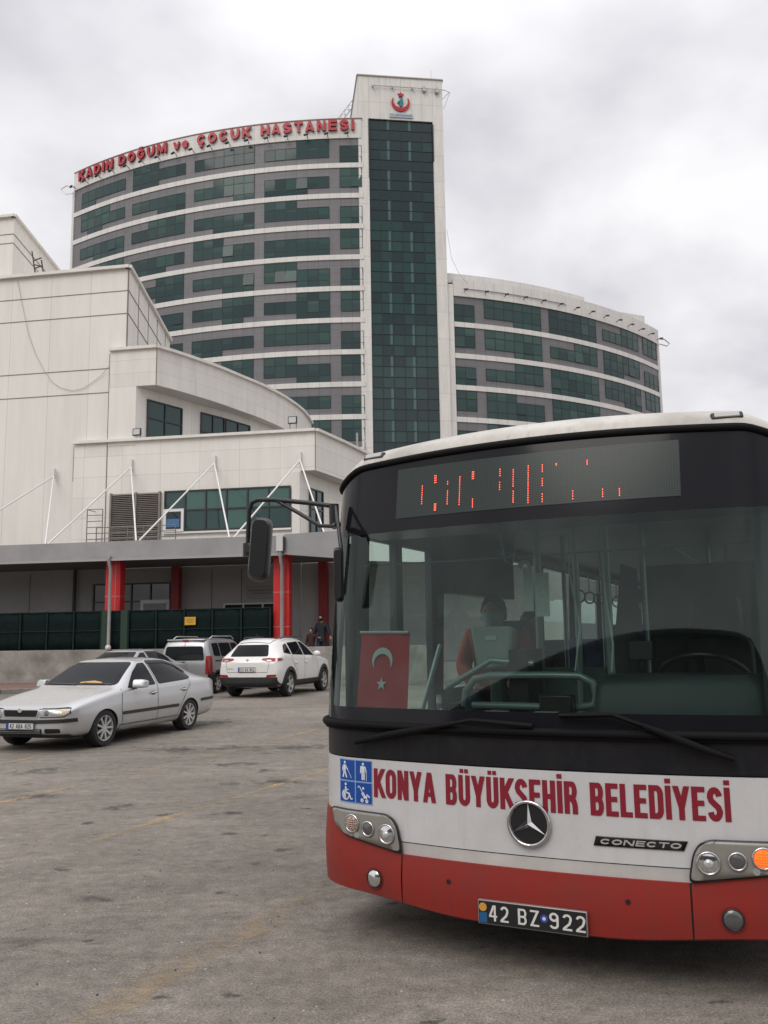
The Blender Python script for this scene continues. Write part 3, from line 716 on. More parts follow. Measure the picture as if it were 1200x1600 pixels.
mb = MB(); mb.tube([(10.0, .2, Z), (10.0, .2, Z+1.6)], .04, 6); mb.build('roof_mast', M_galv, twr)
# thin loose cable running down from the tower to the right wing
mb = MB(); mb.tube([(W+.1, -.3, 54.5), (W+.6, -.4, 50.5), (W+1.6, -.5, 48.2), (W+2.6, -.6, 47.0)], .018, 5); mb.build('loose_cable', M_dark, twr)

# crane jib behind the roof
cr_ = MB(); a, b = Vector((-7.6, 130, 80.5)), Vector((-2.2, 130, 87.8))
def lat(mb, a, b, s_, n_, r_=.06):
    d = (b-a).normalized(); s1 = d.cross(Vector((0, 1, 0))).normalized()*s_; y = Vector((0, s_, 0))
    rails = [(a, b), (a+s1, b+s1), (a+s1*.5+y, b+s1*.5+y)]
    for p, q in rails: mb.tube([p, q], r_, 5)
    for i in range(n_):
        t0, t1 = i/n_, (i+1)/n_
        for (p, q), (p2, q2) in zip(rails, rails[1:]+rails[:1]): mb.tube([p.lerp(q, t0), p2.lerp(q2, t1)], r_*.7, 4)
crane = empty('tower_crane', (0, 130, 0), 0, 'white lattice crane jib showing just above the roof beside the glazed tower', 'crane')
lat(cr_, a-Vector((0, 130, 0)), b-Vector((0, 130, 0)), .8, 9); cr_.build('jib', M_galv, crane)
mb = MB(); lat(mb, Vector((-7.6, .3, 0)), Vector((-7.6, .3, 80.7)), 1.1, 40, .08); mb.build('mast', M_galv, crane)

# roof sign: a word of separate letters on the parapet
M_redl = mat('red_sign_letters', (.42, .012, .022), .4, var=(.8, .2))
M_redd = mat('letter_sides', (.12, .01, .015), .5)
sign = empty('rooftop_sign', (0, 108, 0), 0, 'red raised letters KADIN DOĞUM ve ÇOCUK HASTANESI along the curved parapet', 'sign')
words_ = [('KADIN', -33.25, -27.75), ('DOĞUM', -26.9, -20.42), ('ve', -19.6, -17.76), ('ÇOCUK', -16.73, -10.65), ('HASTANESI', -9.58, .22)]
WD = {'I': .34, 'M': 1.25, 'v': .95, 'e': .9}
for wd, p0, p1 in words_:
    ws = [WD.get(c, 1.) for c in wd]; gap = .30; tot = sum(ws)+gap*(len(wd)-1); x = 0
    for c, w_ in zip(wd, ws):
        f0_ = p0+(p1-p0)*x/tot; f1_ = p0+(p1-p0)*(x+w_)/tot; x += w_+gap
        arc_w = R(f1_-f0_)*73.3
        zb_ = 67.72; tg = .27 if c not in 've' else .25; wg = 1.0 if c not in 'I' else .3; mbl = MB()
        gw = gwidth(c, .95, tg)
        for kk, (v, f) in enumerate(glyph_faces(c, .95, tg)):
            bm = bmesh.new(); vv = [bm.verts.new(AL(f0_+(f1_-f0_)*px/gw, zb_+pz*1.45, .50+.004*kk)) for px, pz in v]
            for q in f: bm.faces.new([vv[i] for i in q])
            geo = bmesh.ops.extrude_face_region(bm, geom=bm.faces[:])
            inw = Vector(AL((f0_+f1_)/2, 0, 0))-Vector(AL((f0_+f1_)/2, 0, .24))
            bmesh.ops.translate(bm, verts=[g for g in geo['geom'] if isinstance(g, bmesh.types.BMVert)], vec=inw)
            bmesh.ops.recalc_face_normals(bm, faces=bm.faces); bm.verts.index_update(); bm.normal_update()
            dirn = Vector(AL((f0_+f1_)/2, 0, 1))-Vector(AL((f0_+f1_)/2, 0, 0))
            for fc in bm.faces: mbl.add([x_.co[:] for x_ in fc.verts], [tuple(range(len(fc.verts)))], 0 if abs(fc.normal.dot(dirn)) > .9 else 1)
            bm.free()
        mbl.build('letter', [M_redl, M_redd], sign, fix=False)
# tower emblem: red crescent round a teal figure, name plate below
emb = empty('emblem_sign', (-2.64, 108, 0), R(7.2), 'red crescent emblem with a teal figure and blue name plate high on the tower', 'sign')
ex_, ez_ = 5.70, 72.05
def crescent(cx, cz, ro, ri, up, n_=30):
    o = []; a0 = R(128)
    for i in range(n_+1):
        a = -a0+2*a0*i/n_-math.pi/2; o.append((cx+ro*math.cos(a), cz+ro*math.sin(a)))
    q0, q1 = o[-1], o[0]
    t0 = math.atan2(q0[1]-(cz+up), q0[0]-cx); t1 = math.atan2(q1[1]-(cz+up), q1[0]-cx)
    while t1 > t0: t1 -= 2*math.pi
    for i in range(1, n_):
        a = t0+(t1-t0)*i/n_; rr = ri
        o.append((cx+rr*math.cos(a), cz+up+rr*math.sin(a)))
    return o
def extr(name, outl, y0, y1, m, parent):
    """flat emblem piece: outline in x,z with thickness from y0 (front) to y1"""
    mb = MB(); k = len(outl)
    bm = bmesh.new(); vv = [bm.verts.new((p[0], y0, p[1])) for p in outl]; bm.faces.new(vv)
    g = bmesh.ops.extrude_face_region(bm, geom=bm.faces[:]); bmesh.ops.translate(bm, verts=[q for q in g['geom'] if isinstance(q, bmesh.types.BMVert)], vec=(0, y1-y0, 0))
    bmesh.ops.triangulate(bm, faces=[q for q in bm.faces if len(q.verts) > 4]); bmesh.ops.recalc_face_normals(bm, faces=bm.faces)
    me = bpy.data.meshes.new(name); bm.to_mesh(me); bm.free()
    return link_mesh(name, me, m, parent)
extr('crescent', crescent(ex_, ez_, 1.22, 1.02, .30), -.42, -.22, M_redl, emb)
M_teal = mat('teal_figure', (.03, .17, .19), .5)
extr('figure', [(ex_-.1, ez_-.55), (ex_+.25, ez_-.45), (ex_+.35, ez_+.1), (ex_+.28, ez_+.6), (ex_+.05, ez_+.72), (ex_-.05, ez_+.4), (ex_-.45, ez_+.05), (ex_-.4, ez_-.1), (ex_-.1, ez_+.05), (ex_-.2, ez_-.3)], -.40, -.22, M_teal, emb)
extr('star', [(ex_+.02+(.42 if i % 2 == 0 else .18)*math.sin(i*math.pi/5), ez_+1.15+(.42 if i % 2 == 0 else .18)*math.cos(i*math.pi/5)) for i in range(10)], -.40, -.22, M_redl, emb)
pl = extr('name_plate', [(4.2, 69.95), (7.3, 69.95), (7.3, 70.5), (4.2, 70.5)], -.34, -.22, mat('pale_blue_plate', (.38, .45, .52), .5), emb)
lettering('lettering', 'T.C. SAĞLIK BAKANLIĞI', lambda x, z: (5.75+x, -.345, 70.1+z), .27, 2.8, mat('plate_ink', (.06, .12, .22), .6), pl)
# ================================================================== white entrance building (local axes: u along the front, v backwards)
FO = (-1.857, 36.238, 0); FA = R(-9.5)
M_wb = panel_mat('white_wall_panels', (.78, .750, .692), (.36, .27, .21), 1.78, .905, .022, .022, .6, .08, (1.3, .31), seamk=.36)
M_wl = panel_mat('white_wall_tall_panels', (.78, .750, .692), (.36, .27, .21), 1.95, 40, .025, .03, .6, .08, (.6, 0), seamk=.4)
M_plain = mat('white_render', (.74, .71, .66), .65, var=(.6, .12))
M_soff = mat('soffit_grey', (.62, .595, .56), .7, var=(.5, .12))
M_line = mat('joint_brown', (.22, .16, .12), .8)
M_cop = mat('cream_coping', (.72, .69, .64), .5, var=(1.5, .15))
wb = empty('entrance_building', FO, FA, 'white panelled low building with stepped blocks and curved upper storey before the hospital', 'building')
# tall main block
mb = MB(); ue, zt = -9.58, 18.3; far = (-11.75, 9.6)
mb.wall((-42, 0), (ue, 0), .7, zt); mb.wall((ue, 0), far, 8.5, zt); mb.wall(far, (-42, 9.6), 8, zt)
mb.poly([(-42, .3), (ue-.1, .3), (far[0], far[1]), (-42, 9.6)], zt-.05)
mb.build('main_block', M_wl, wb, fix=False)
mb = MB(); mb.obox((-42, -.02, zt+.04), (ue+.03, -.02, zt+.04), .3, .14); mb.obox((ue, -.1, zt+.04), (far[0], far[1], zt+.04), .3, .14)
mb.build('coping', M_cop, wb)
mb = MB()
for z in (17.22, 16.15, 13.6+.05, 12.55): mb.box(-42, (ue-.0 if z > 14.5 else -10.35), -.012, .01, z, z+.035)
mb.obox((ue-.018, -.02, 14.4), (ue-.018, -.02, zt), .05, .05)
a = Vector((ue, 0, 0)); b = Vector((far[0], far[1], 0)); nn = Vector((.975, .22, 0))*.012
for z in (17.22, 16.15): mb.obox((a.x+nn.x, a.y+nn.y, z), (b.x+nn.x, b.y+nn.y, z), .02, .035)
for t in (.2, .42, .64, .86):
    p = a.lerp(b, t)+nn; mb.obox((p.x, p.y, 8.6), (p.x, p.y, zt-.1), .03, .02, up=(1, 0, 0))
mb.build('panel_joints', M_line, wb)
# higher rear block
mb = MB(); r0 = -15.59; rf = (-17.15, 7.9)
mb.wall((-42, .35), (r0, .35), 18.0, 21.53); mb.wall((r0, .35), rf, 18.0, 21.53); mb.wall(rf, (-42, 7.9), 18, 21.53)
mb.poly([(-42, .35), (r0, .35), rf, (-42, 7.9)], 21.5); mb.build('rear_block', M_wl, wb, fix=False)
mb = MB(); mb.obox((-42, .33, 21.55), (r0+.03, .33, 21.55), .26, .12); mb.obox((r0, .25, 21.55), (*rf, 21.55), .26, .12); mb.build('coping', M_cop, wb)
mb = MB()
for z in (20.65, 20.2): mb.obox((r0+.012, .35, z), (rf[0]+.012, rf[1], z), .02, .03); mb.box(-42, r0, .335, .36, z, z+.03)
mb.build('panel_joints', M_line, wb)
# curved upper storey: fascia ring, soffit, wall behind
fas = [(-10.33, -.12), (-8.12, -.12), (-8.0, .15), (-7.75, .55), (-7.25, 1.6), (-6.74, 2.76), (-6.35, 3.8), (-5.98, 4.97), (-5.66, 5.9), (-5.37, 6.86), (-5.12, 8.0), (-4.92, 9.16), (-4.78, 10.5), (-4.71, 11.82), (-4.78, 13.3), (-4.95, 14.9)]
mb = MB(); mb.strip(fas, 12.73, 14.42)
mb.build('curved_fascia', panel_mat('fascia_panels', (.76, .730, .672), (.36, .27, .21), 2.25, .6, .02, .018, .55, .12, (.05, .47), seamk=.4), wb, fix=False)
mb = MB(); mb.poly(fas+[(-11, 14.9), (-11, 0), (-10.33, 0)], 14.35); mb.build('flat_roof', M_roof, wb)
mb = MB()
for p, q in zip(fas, fas[1:]): mb.obox((*p, 14.47), (*q, 14.47), .26, .13)
mb.build('coping', M_cop, wb)
rec = [(-9.05, -.12), (-8.8, .45), (-7.95, 2.3), (-7.45, 3.4), (-6.75, 4.8), (-6.04, 6.6), (-5.5, 8.4), (-5.35, 12.5)]
mb = MB(); mb.poly(fas[1:]+[(-5.35, 14.9), (-5.35, 12.5)]+rec[::-1], 12.732, 0, True); mb.build('soffit', M_soff, wb, fix=False)
mb = MB(); mb.wall((-10.33, -.12), (-9.05, -.12), 10.1, 12.73); mb.wall((-10.33, .02), (-10.33, -.12), 10.1, 14.42)
mb.strip(rec, 10.0, 12.73); mb.build('recessed_wall', M_wl, wb, fix=False)
def lerp2(a, b, t): return (a[0]+(b[0]-a[0])*t, a[1]+(b[1]-a[1])*t)
M_frame = mat('dark_window_frame', (.025, .03, .032), .4)
M_wframe = mat('white_window_frame', (.72, .71, .69), .4)
M_gg = mat('green_tinted_glass', (.020, .055, .050), .04, spec=.6)
M_gb = mat('green_glass_blind', (.055, .125, .105), .12, spec=.5)
M_gd = mat('dark_glass', (.012, .02, .022), .04, spec=.6)
def strip_window(name, p, q, z0, z1, nx, zs, parent, off=.03, mats=(M_gg, M_gb), pick=None, fw=.06, frame=M_frame):
    """glazing on a vertical plane p->q: panes in one mesh, frame bars in it too"""
    d = Vector((q[0]-p[0], q[1]-p[1], 0)); L_ = d.length; d.normalize(); n_ = Vector((d.y, -d.x, 0))
    mb = MB(); zl = [z0]+list(zs)+[z1]
    P = lambda s_, z, o: (p[0]+d.x*s_+n_.x*o, p[1]+d.y*s_+n_.y*o, z)
    for i in range(nx):
        for j in range(len(zl)-1):
            m = pick(i, j) if pick else 0
            mb.quad(P(L_*i/nx, zl[j], off), P(L_*(i+1)/nx, zl[j], off), P(L_*(i+1)/nx, zl[j+1], off), P(L_*i/nx, zl[j+1], off), m)
    for i in range(nx+1): mb.obox(P(L_*i/nx, z0, off+.02), P(L_*i/nx, z1, off+.02), fw, fw, len(mats), up=(d.x, d.y, 0))
    for z in zl: mb.obox(P(-fw/2, z, off+.017), P(L_+fw/2, z, off+.017), fw, fw, len(mats))
    return mb.build(name, list(mats)+[frame], parent, fix=False)
strip_window('window', (-8.79, .47), (-7.95, 2.29), 10.5, 12.25, 2, [11.45], wb)
strip_window('window', (-7.44, 3.42), (-6.78, 4.74), 10.5, 12.33, 2, [11.45], wb)
strip_window('window', (-6.73, 4.85), (-6.07, 6.5), 10.5, 12.33, 2, [11.45], wb)
# lower storey with parapet
lo = [(-11.9, -.10), (-.975, -.10), (-.37, 2.34), (.31, 5.63), (1.2, 10.0)]
mb = MB(); mb.strip(lo, 8.6, 10.28); mb.build('lower_parapet', M_wb, wb, fix=False)
mb = MB()
for p, q in zip(lo, lo[1:]): mb.obox((*p, 10.32), (*q, 10.32), .3, .12)
mb.build('coping', M_cop, wb)
mb = MB(); mb.poly([(-11.9, 0), (-.975, 0), (.3, 5.6), (1.2, 10), (-11, 10)], 10.1); mb.build('terrace_roof', M_roof, wb)
mb = MB(); mb.wall((-11.9, -.10), (-1.62, -.10), 5.0, 8.6); mb.wall((-1.62, -.10), (-1.55, .2), .7, 8.6); mb.wall((-1.55, .2), (-.5, 4.6), .7, 8.6)
mb.build('lower_wall', M_wb, wb, fix=False)
mb = MB(); mb.poly([(-1.62, -.1), (-.975, -.1), (.31, 5.63), (-.4, 5.63)], 8.602, 0, True); mb.build('soffit', M_soff, wb, fix=False)
mb = MB(); mb.box(-1.98, -1.64, -.17, -.08, 5.3, 8.55); mb.build('pilaster', M_plain, wb)
strip_window('window', (-7.58, -.13), (-2.06, -.13), 6.25, 7.95, 6, [7.12], wb, pick=lambda i, j: 1 if j == 1 and i != 0 else (1 if (i+j) % 3 == 0 else 0))
strip_window('window', (-1.44, .63), (-1.17, 1.75), 6.05, 7.95, 2, [7.1], wb, off=.05)
mb = MB(); P0, P1 = -7.6, -6.7
mb.box(P0, P1, -.26, -.17, 6.2, 7.18, 0); mb.box(P0+.12, P1-.12, -.275, -.262, 6.32, 7.06, 1)
mb.box((P0+P1)/2-.3, (P0+P1)/2+.28, -.285, -.277, 6.4, 6.75, 2)
mb.build('white_sash_window', [M_wframe, M_gd, mat('blue_sticker', (.05, .15, .3), .5)], wb)
mb = MB(); mb.box(-7.65, -2.0, -.22, -.12, 6.12, 6.2); mb.build('window_sill', M_plain, wb)
# louvred plant screen with service railing
lv = MB(); lv.box(-10.05, -7.82, -.13, -.11, 5.3, 7.95, 1)
for i in range(32):
    z = 5.4+i*.08; lv.add([(-10.02, -.14, z+.06), (-7.85, -.14, z+.06), (-7.85, -.21, z), (-10.02, -.21, z)], [(0, 1, 2, 3)], 0); lv.add([(-10.02, -.14, z+.054), (-7.85, -.14, z+.054), (-7.85, -.21, z-.006), (-10.02, -.21, z-.006)], [(3, 2, 1, 0)], 0)
for x in (-10.05, -8.9, -7.82): lv.box(x-.04, x+.04, -.24, -.12, 5.3, 7.98, 0)
lv.build('louvre_screen', [mat('louvre_brown', (.22, .195, .17), .6, var=(2, .25)), M_dark], wb)
M_rail = mat('thin_grey_rail', (.16, .155, .15), .5)
def railing(x0, x1, z0, z1, n_, nr, v0):
    mb = MB()
    for i in range(n_+1):
        x = x0+(x1-x0)*i/n_; mb.tube([(x, v0, z0), (x, v0, z1)], .022, 5)
    for j in range(nr):
        z = z1-(z1-z0)*j/nr; mb.tube([(x0, v0, z), (x1, v0, z)], .018, 5)
    return mb
r_ = railing(-10.75, -10.05, 5.4, 7.2, 1, 7, -.9); r_.tube([(-10.75, -.9, 7.2), (-10.75, -.15, 7.2)], .018, 5); r_.build('service_railing', M_rail, wb)
railing(-10.1, -6.6, 5.4, 6.35, 5, 4, -1.3).build('service_railing', M_rail, wb)
# vertical brown joint lines at the corner of the boxes
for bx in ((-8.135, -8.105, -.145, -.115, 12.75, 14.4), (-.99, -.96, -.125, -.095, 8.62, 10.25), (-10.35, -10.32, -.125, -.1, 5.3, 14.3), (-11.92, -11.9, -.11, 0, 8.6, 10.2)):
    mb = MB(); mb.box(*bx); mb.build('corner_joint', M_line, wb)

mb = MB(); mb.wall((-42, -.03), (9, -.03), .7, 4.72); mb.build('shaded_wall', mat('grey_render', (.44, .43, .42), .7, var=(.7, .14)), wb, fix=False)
# shop front under the canopy
strip_window('window', (-10.75, -.05), (-7.3, -.05), 1.4, 4.05, 4, [3.3], wb, mats=(M_gd, M_gg), off=.05)
mb = MB(); mb.box(-8.6, -7.3, -.16, -.09, .75, 3.35, 0); mb.box(-8.45, -7.45, -.175, -.162, .9, 3.2, 1); mb.build('door', [M_wframe, M_gd], wb)
strip_window('window', (-4.9, -.05), (-2.4, -.05), 1.2, 3.1, 3, [], wb, mats=(M_gd, M_gg), off=.05, frame=M_wframe)
ins = extr('door_sign', [(-3.95, 3.3), (-2.65, 3.3), (-2.65, 3.85), (-3.95, 3.85)], -.08, -.02, mat('grey_sign_board', (.33, .32, .31), .6), wb)
for u_ in (-13.8, -5.5, -4.2):
    mb = MB(); mb.box(u_, u_+.03, -.045, -.02, .75, 4.6); mb.build('wall_joint', M_line, wb)
for u_, wd in ((-6.95, .34), (-.62, .36)):
    mb = MB(); mb.box(u_-wd/2, u_+wd/2, -.45, -.12, .7, 5.0); 
    mb.build('red_pilaster', mat('dark_red_panels', (.30, .02, .025), .45), wb)
for bx in ((-3.85, -2.75, 3.62, 3.66), (-3.7, -2.9, 3.50, 3.54)):
    mb = MB(); mb.box(bx[0], bx[1], -.084, -.0805, bx[2], bx[3]); mb.build('printed_line', M_line, ins)
# floodlights on the parapets
def flood(u_, v_, z_, rz, post, label):
    t = empty('floodlight', (FO[0]+u_*math.cos(FA)-v_*math.sin(FA), FO[1]+u_*math.sin(FA)+v_*math.cos(FA), z_), FA+rz, label, 'floodlight', 'floodlights on the parapet')
    mb = MB(); mb.box(-.2, .2, -.06, .03, post, post+.32, 0); mb.build('housing', M_dark, t, bevel=.015)
    mb = MB(); mb.box(-.16, .16, -.067, -.058, post+.04, post+.28, 0); mb.build('lens', mat('lamp_glass', (.55, .56, .56), .15), t)
    mb = MB(); mb.tube([(-.14, .04, post+.1), (-.14, .05, 0.02), (.14, .05, 0.02), (.14, .04, post+.1)], .018, 5); mb.build('bracket', M_dark, t)
flood(-8.95, -.12, 10.38, R(-8), .12, 'small black floodlight on the parapet in front of the upper left window')
flood(-1.95, -.12, 10.38, R(-5), .25, 'small black floodlight on two stalks near the right end of the lower parapet')
# vent pipes on the roof terrace
mb = MB(); mb.tube([(-.1, 4.5, 10.1), (-.1, 4.5, 11.2)], .05, 6); mb.tube([(.1, 5.5, 10.1), (.1, 5.5, 11.0)], .05, 6); mb.build('vent_pipe', M_galv, wb)
# black lattice piece lying against the rear block, cable hanging on the front
def toworld(u_, v_, z_=0.): return (FO[0]+u_*math.cos(FA)-v_*math.sin(FA), FO[1]+u_*math.sin(FA)+v_*math.cos(FA), z_)
lad = MB()
for dx in (0, .42): lad.tube([(dx-.3, 0, 1.5), (dx+.12, -.25, 0)], .035, 5)
for i in range(8):
    t = i/7; lad.tube([(-.3+.42*t, -.25*t, 1.5-1.5*t), (.12+.42*t, -.25*t, 1.5-1.5*t-.12*(1 if i % 2 else -1))], .03, 5)
lad.tube([(-.3, 0, 1.5), (-.4, 0, 2.0)], .03, 5)
o = lad.build('roof_ladder', M_dark); o.location = toworld(-14.95, 1.5, 18.3); o.rotation_euler = (0, 0, FA)
tag(o, 'black lattice ladder leaning on the roof beside the higher white block', 'ladder')
cb = MB(); ctl = [(-15.05, 18.2), (-14.75, 17.0), (-14.39, 15.6), (-14.0, 14.6), (-13.52, 13.75), (-13.1, 13.2), (-12.7, 12.92), (-12.1, 12.74), (-11.6, 12.82), (-11.17, 13.06), (-10.75, 13.35), (-10.34, 13.72)]
cb.tube([(u_, -.05 if u_ < -10.4 else -.16, z) for u_, z in ctl], .011, 5)
o = cb.build('hanging_cable', mat('cable_grey', (.42, .39, .34), .7)); o.location = FO; o.rotation_euler = (0, 0, FA)
tag(o, 'thin loose cable sagging across the blank white wall', 'cable')

# ================================================================== canopy, rods, pillars, terrace, wall, fence
can = empty('entrance_canopy', FO, FA, 'grey metal canopy hung on white rods along the white building', 'canopy')
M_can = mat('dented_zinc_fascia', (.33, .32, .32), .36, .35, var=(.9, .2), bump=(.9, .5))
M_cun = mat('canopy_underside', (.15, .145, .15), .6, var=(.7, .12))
mb = MB(); mb.box(-42, -1.02, -4.75, -4.65, 4.66, 5.33)
mb.build('fascia', M_can, can)
mb = MB(); mb.box(-42, -1.02, -4.79, -4.751, 4.60, 4.68); mb.build('gutter_lip', mat('pale_trim', (.36, .355, .35), .4, .3), can)
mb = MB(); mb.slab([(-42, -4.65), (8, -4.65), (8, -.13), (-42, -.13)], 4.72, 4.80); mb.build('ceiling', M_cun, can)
mb = MB(); mb.slab([(-42, -4.65), (8, -4.65), (8, -.13), (-42, -.13)], 5.2, 5.26); mb.build('canopy_roof', M_can, can)
mb = MB(); f2 = [(-.98, 4.63), (2.1, 4.32), (2.1, 5.45), (-.98, 5.36)]
k = [(p[0], -4.80, p[1]) for p in f2]+[(p[0], -4.68, p[1]) for p in f2]
mb.add(k, [(0, 1, 2, 3), (7, 6, 5, 4), (4, 5, 1, 0), (5, 6, 2, 1), (6, 7, 3, 2), (7, 4, 0, 3)]); mb.build('fascia', mat('grey_fascia_plain', (.31, .305, .31), .45, .2, var=(1.5, .12)), can)
mb = MB(); mb.box(-1.24, -1.0, -4.93, -4.76, 4.75, 5.3, 0); mb.box(-.98, -.93, -4.93, -4.81, 4.75, 5.25, 1); mb.build('rain_hopper', [mat('white_hopper', (.55, .54, .53), .5), M_dark], can)
mb = MB(); sb = [(2.1, 4.30), (9.5, 3.9), (9.5, 5.6), (2.1, 5.45)]
extr('sign_board', sb, -4.86, -4.72, mat('white_sign_board', (.78, .78, .76), .4), can)
M_ink = mat('dark_sign_ink', (.05, .05, .06), .6)
lettering('lettering', 'DR. ALİ KEMAL', lambda x, z: (2.95+x, -4.865, 4.80+z), .17, 1.35, M_ink, can, center=False)
ROD = mat('white_painted_rod', (.70, .69, .67), .4)
for (ua, za), (ub, uc) in zip([(-12.77, 8.86), (-9.16, 9.10), (-5.38, 9.08), (-1.62, 9.04), (-16.4, 8.9)], [(-14.9, -10.44), (-10.33, -6.76), (-6.65, -3.12), (-2.95, .47), (-18.0, -14.0)]):
    mb = MB(); mb.box(ua-.05, ua+.05, -.25, -.10, za-.1, za+.35); mb.tube([(ua, -.2, za), (ub, -4.6, 5.33)], .034, 8); mb.tube([(ua, -.2, za), (uc, -4.6, 5.33)], .034, 8)
    mb.build('tension_rod', ROD, can, smooth=60)
M_red = mat('red_pillar_panels', (.55, .022, .022), .38, var=(1.2, .1))
M_rj = mat('pillar_joint', (.60, .25, .22), .6)
for u_, z0, lb in ((-7.84, .7, 'red panelled pillar behind the green fence beside the tall grey downpipe'), (-1.26, .7, 'red panelled pillar at the right end of the green fence')):
    t = empty('pillar', toworld(u_, -4.0, z0), FA, lb, 'pillar', 'red pillars carrying the canopy')
    mb = MB(); mb.box(-.30, .30, -.22, .22, 0, 4.72-z0); mb.build('shaft', M_red, t, bevel=.02)
    mb = MB()
    for z in (1.35, 2.6): mb.box(-.303, .303, -.223, .223, z, z+.02)
    mb.box(.1, .115, -.223, -.18, 0, 4.0-z0+.7); mb.build('joint', M_rj, t)
ter = MB(); ter.slab([(-42, -4.3), (8, -4.3), (8, 0), (-42, 0)], 0, .7)
o = ter.build('terrace', mat('terrace_paving', (.3, .28, .26), .9, var=(2, .15))); o.location = FO; o.rotation_euler = (0, 0, FA); tag(o, kind='structure')
M_conc = mat('stained_concrete', (.285, .270, .245), .9, var=(1.3, .5), bump=(9, .5))
rw = MB(); rw.box(-42, 4.5, -4.55, -4.3, 0, 1.33)
o = rw.build('retaining_wall', M_conc, bevel=.02); o.location = FO; o.rotation_euler = (0, 0, FA)
tag(o, 'stained low concrete retaining wall along the car park under the green fence', 'wall')
fe = empty('screen_fence', toworld(-1.6, -4.42, 1.33), FA, 'dark green netted screen fence standing on the concrete wall', 'fence')
M_net = mat('green_screen_net', (.006, .014, .014), .85, 0, .12, var=(5, .3), bump=(60, .3))
M_netp = mat('green_post', (.006, .016, .014), .6, 0, .2)
ups = [0-1.09*i for i in range(24)]
for a, b in zip(ups, ups[1:]):
    mb = MB(); nx_ = 6; nz_ = 4
    for i in range(nx_):
        for j in range(nz_):
            def Pn(i_, j_): return (a+(b-a)*i_/nx_, .03*math.sin(i_*1.9+j_*2.3+a*3)*(0 < i_ < nx_), .02+1.38*j_/nz_)
            mb.quad(Pn(i, j), Pn(i+1, j), Pn(i+1, j+1), Pn(i, j+1))
    po = mb.build('panel', M_net, fe, smooth=60); sm = po.modifiers.new('thick', 'SOLIDIFY'); sm.thickness = .012
for i, a in enumerate(ups):
    mb = MB(); mb.box(a-.03, a+.03, -.06, -.015, 0, 1.45); mb.build('post', M_netp, fe)
mb = MB(); mb.tube([(0, -.03, 1.42), (ups[-1], -.03, 1.42)], .02, 6); mb.tube([(0, -.04, .7), (ups[-1], -.04, .7)], .015, 6); mb.build('rail', M_netp, fe)
mb = MB(); mb.box(-6.5, -6.2, -.07, -.045, 0, 1.44); mb.box(-5.75, -5.48, -.07, -.045, 0, 1.44); mb.build('wide_post', mat('green_pillar', (.009, .034, .02), .6), fe)
ys = MB(); ys.box(-.21, .21, -.015, .0, 0, .29)
o = ys.build('warning_sign', mat('yellow_sign_plate', (.62, .33, .02), .5)); o.location = toworld(-4.62, -4.50, 2.18); o.rotation_euler = (0, 0, FA)
tag(o, 'small yellow plate fixed on the dark green fence', 'sign')
mb = MB()
for z, x0, x1 in ((.2, -.14, .15), (.14, -.16, .14), (.08, -.12, .1)):
    mb.box(x0, x1, -.018, -.0155, z, z+.02)
mb.build('printed_lines', mat('sign_print', (.25, .12, .02), .6), o)
def pipe(pts, r, lb, m):
    mb = MB(); mb.tube(pts, r, 10); 
    o = mb.build('downpipe', m, smooth=50); o.location = FO; o.rotation_euler = (0, 0, FA); tag(o, lb, 'downpipe', 'rainwater pipes of the canopy'); return o
M_pipe = mat('grey_pvc', (.36, .35, .34), .5, var=(2, .2))
pipe([(-7.72, -4.82, 4.78), (-7.72, -4.84, 4.66), (-7.74, -4.62, 4.3), (-7.74, -4.62, 1.5), (-7.74, -4.62, 1.36)], .062, 'grey downpipe from the canopy to a white elbow on the concrete wall', M_pipe)
pipe([(-1.12, -4.84, 4.78), (-1.12, -4.84, 4.6), (-1.18, -4.4, 4.2), (-1.18, -4.4, .7)], .062, 'grey downpipe running down the red pillar at the fence end', M_pipe)
pipe([(-11.6, -.2, 4.7), (-11.6, -.2, .7)], .075, 'dark pipe against the pale back wall under the canopy', M_dark)
mb = MB(); mb.ball((0, 0, 0), .11); o = mb.build('pipe_elbow', mat('white_pvc', (.62, .61, .6), .4), smooth=60); o.location = toworld(-7.74, -4.64, 1.4)
tag(o, 'white elbow at the foot of the grey downpipe on the wall', 'pipe elbow')
# ================================================================== city bus (local axes: x across, y backwards into the bus, z up)
BO = (.668, 4.30, 0); BA = R(-26)
bus = empty('city_bus', BO, BA, 'red and white city bus with dark windscreen and LED display in the foreground', 'bus')
HW = 1.30; A0 = math.atan(.2); CR = .30/(1-math.sin(A0)); CXc = 1.0-CR*math.sin(A0); CYc = .1+CR*math.cos(A0); LEN = 11.9
half = [(x, .1*x*x, math.atan(.2*x)) for x in sorted([k*.05 for k in range(20)]+[.686, .694])]
half += [(CXc+CR*math.sin(a), CYc-CR*math.cos(a), a) for a in [A0+(math.pi/2-A0)*i/14 for i in range(15)]]
half += [(HW, .62, math.pi/2), (HW, 1.0, math.pi/2), (HW, 2.0, math.pi/2), (HW, LEN, math.pi/2)]
PLN = [(-x, y, -a) for x, y, a in half[:0:-1]]+half
NP = len(PLN); MID = NP//2
def rake(z): return 0. if z < 1.1 else .2*((min(z, 2.56)-1.1)/1.43)**1.15
def tum(z): return .006*max(0., (min(z, 2.56)-1.2)/1.35)
def S(i, z, off=0.):
    x, y, a = PLN[i]
    y2 = y+rake(z)*(1 if y < 1 else max(0, 1-(y-1)))
    x2 = x-math.copysign(tum(z)*smoothstep(abs(x), .85, 1.3), x)
    return Vector((x2+math.sin(a)*off, y2-math.cos(a)*off, z))
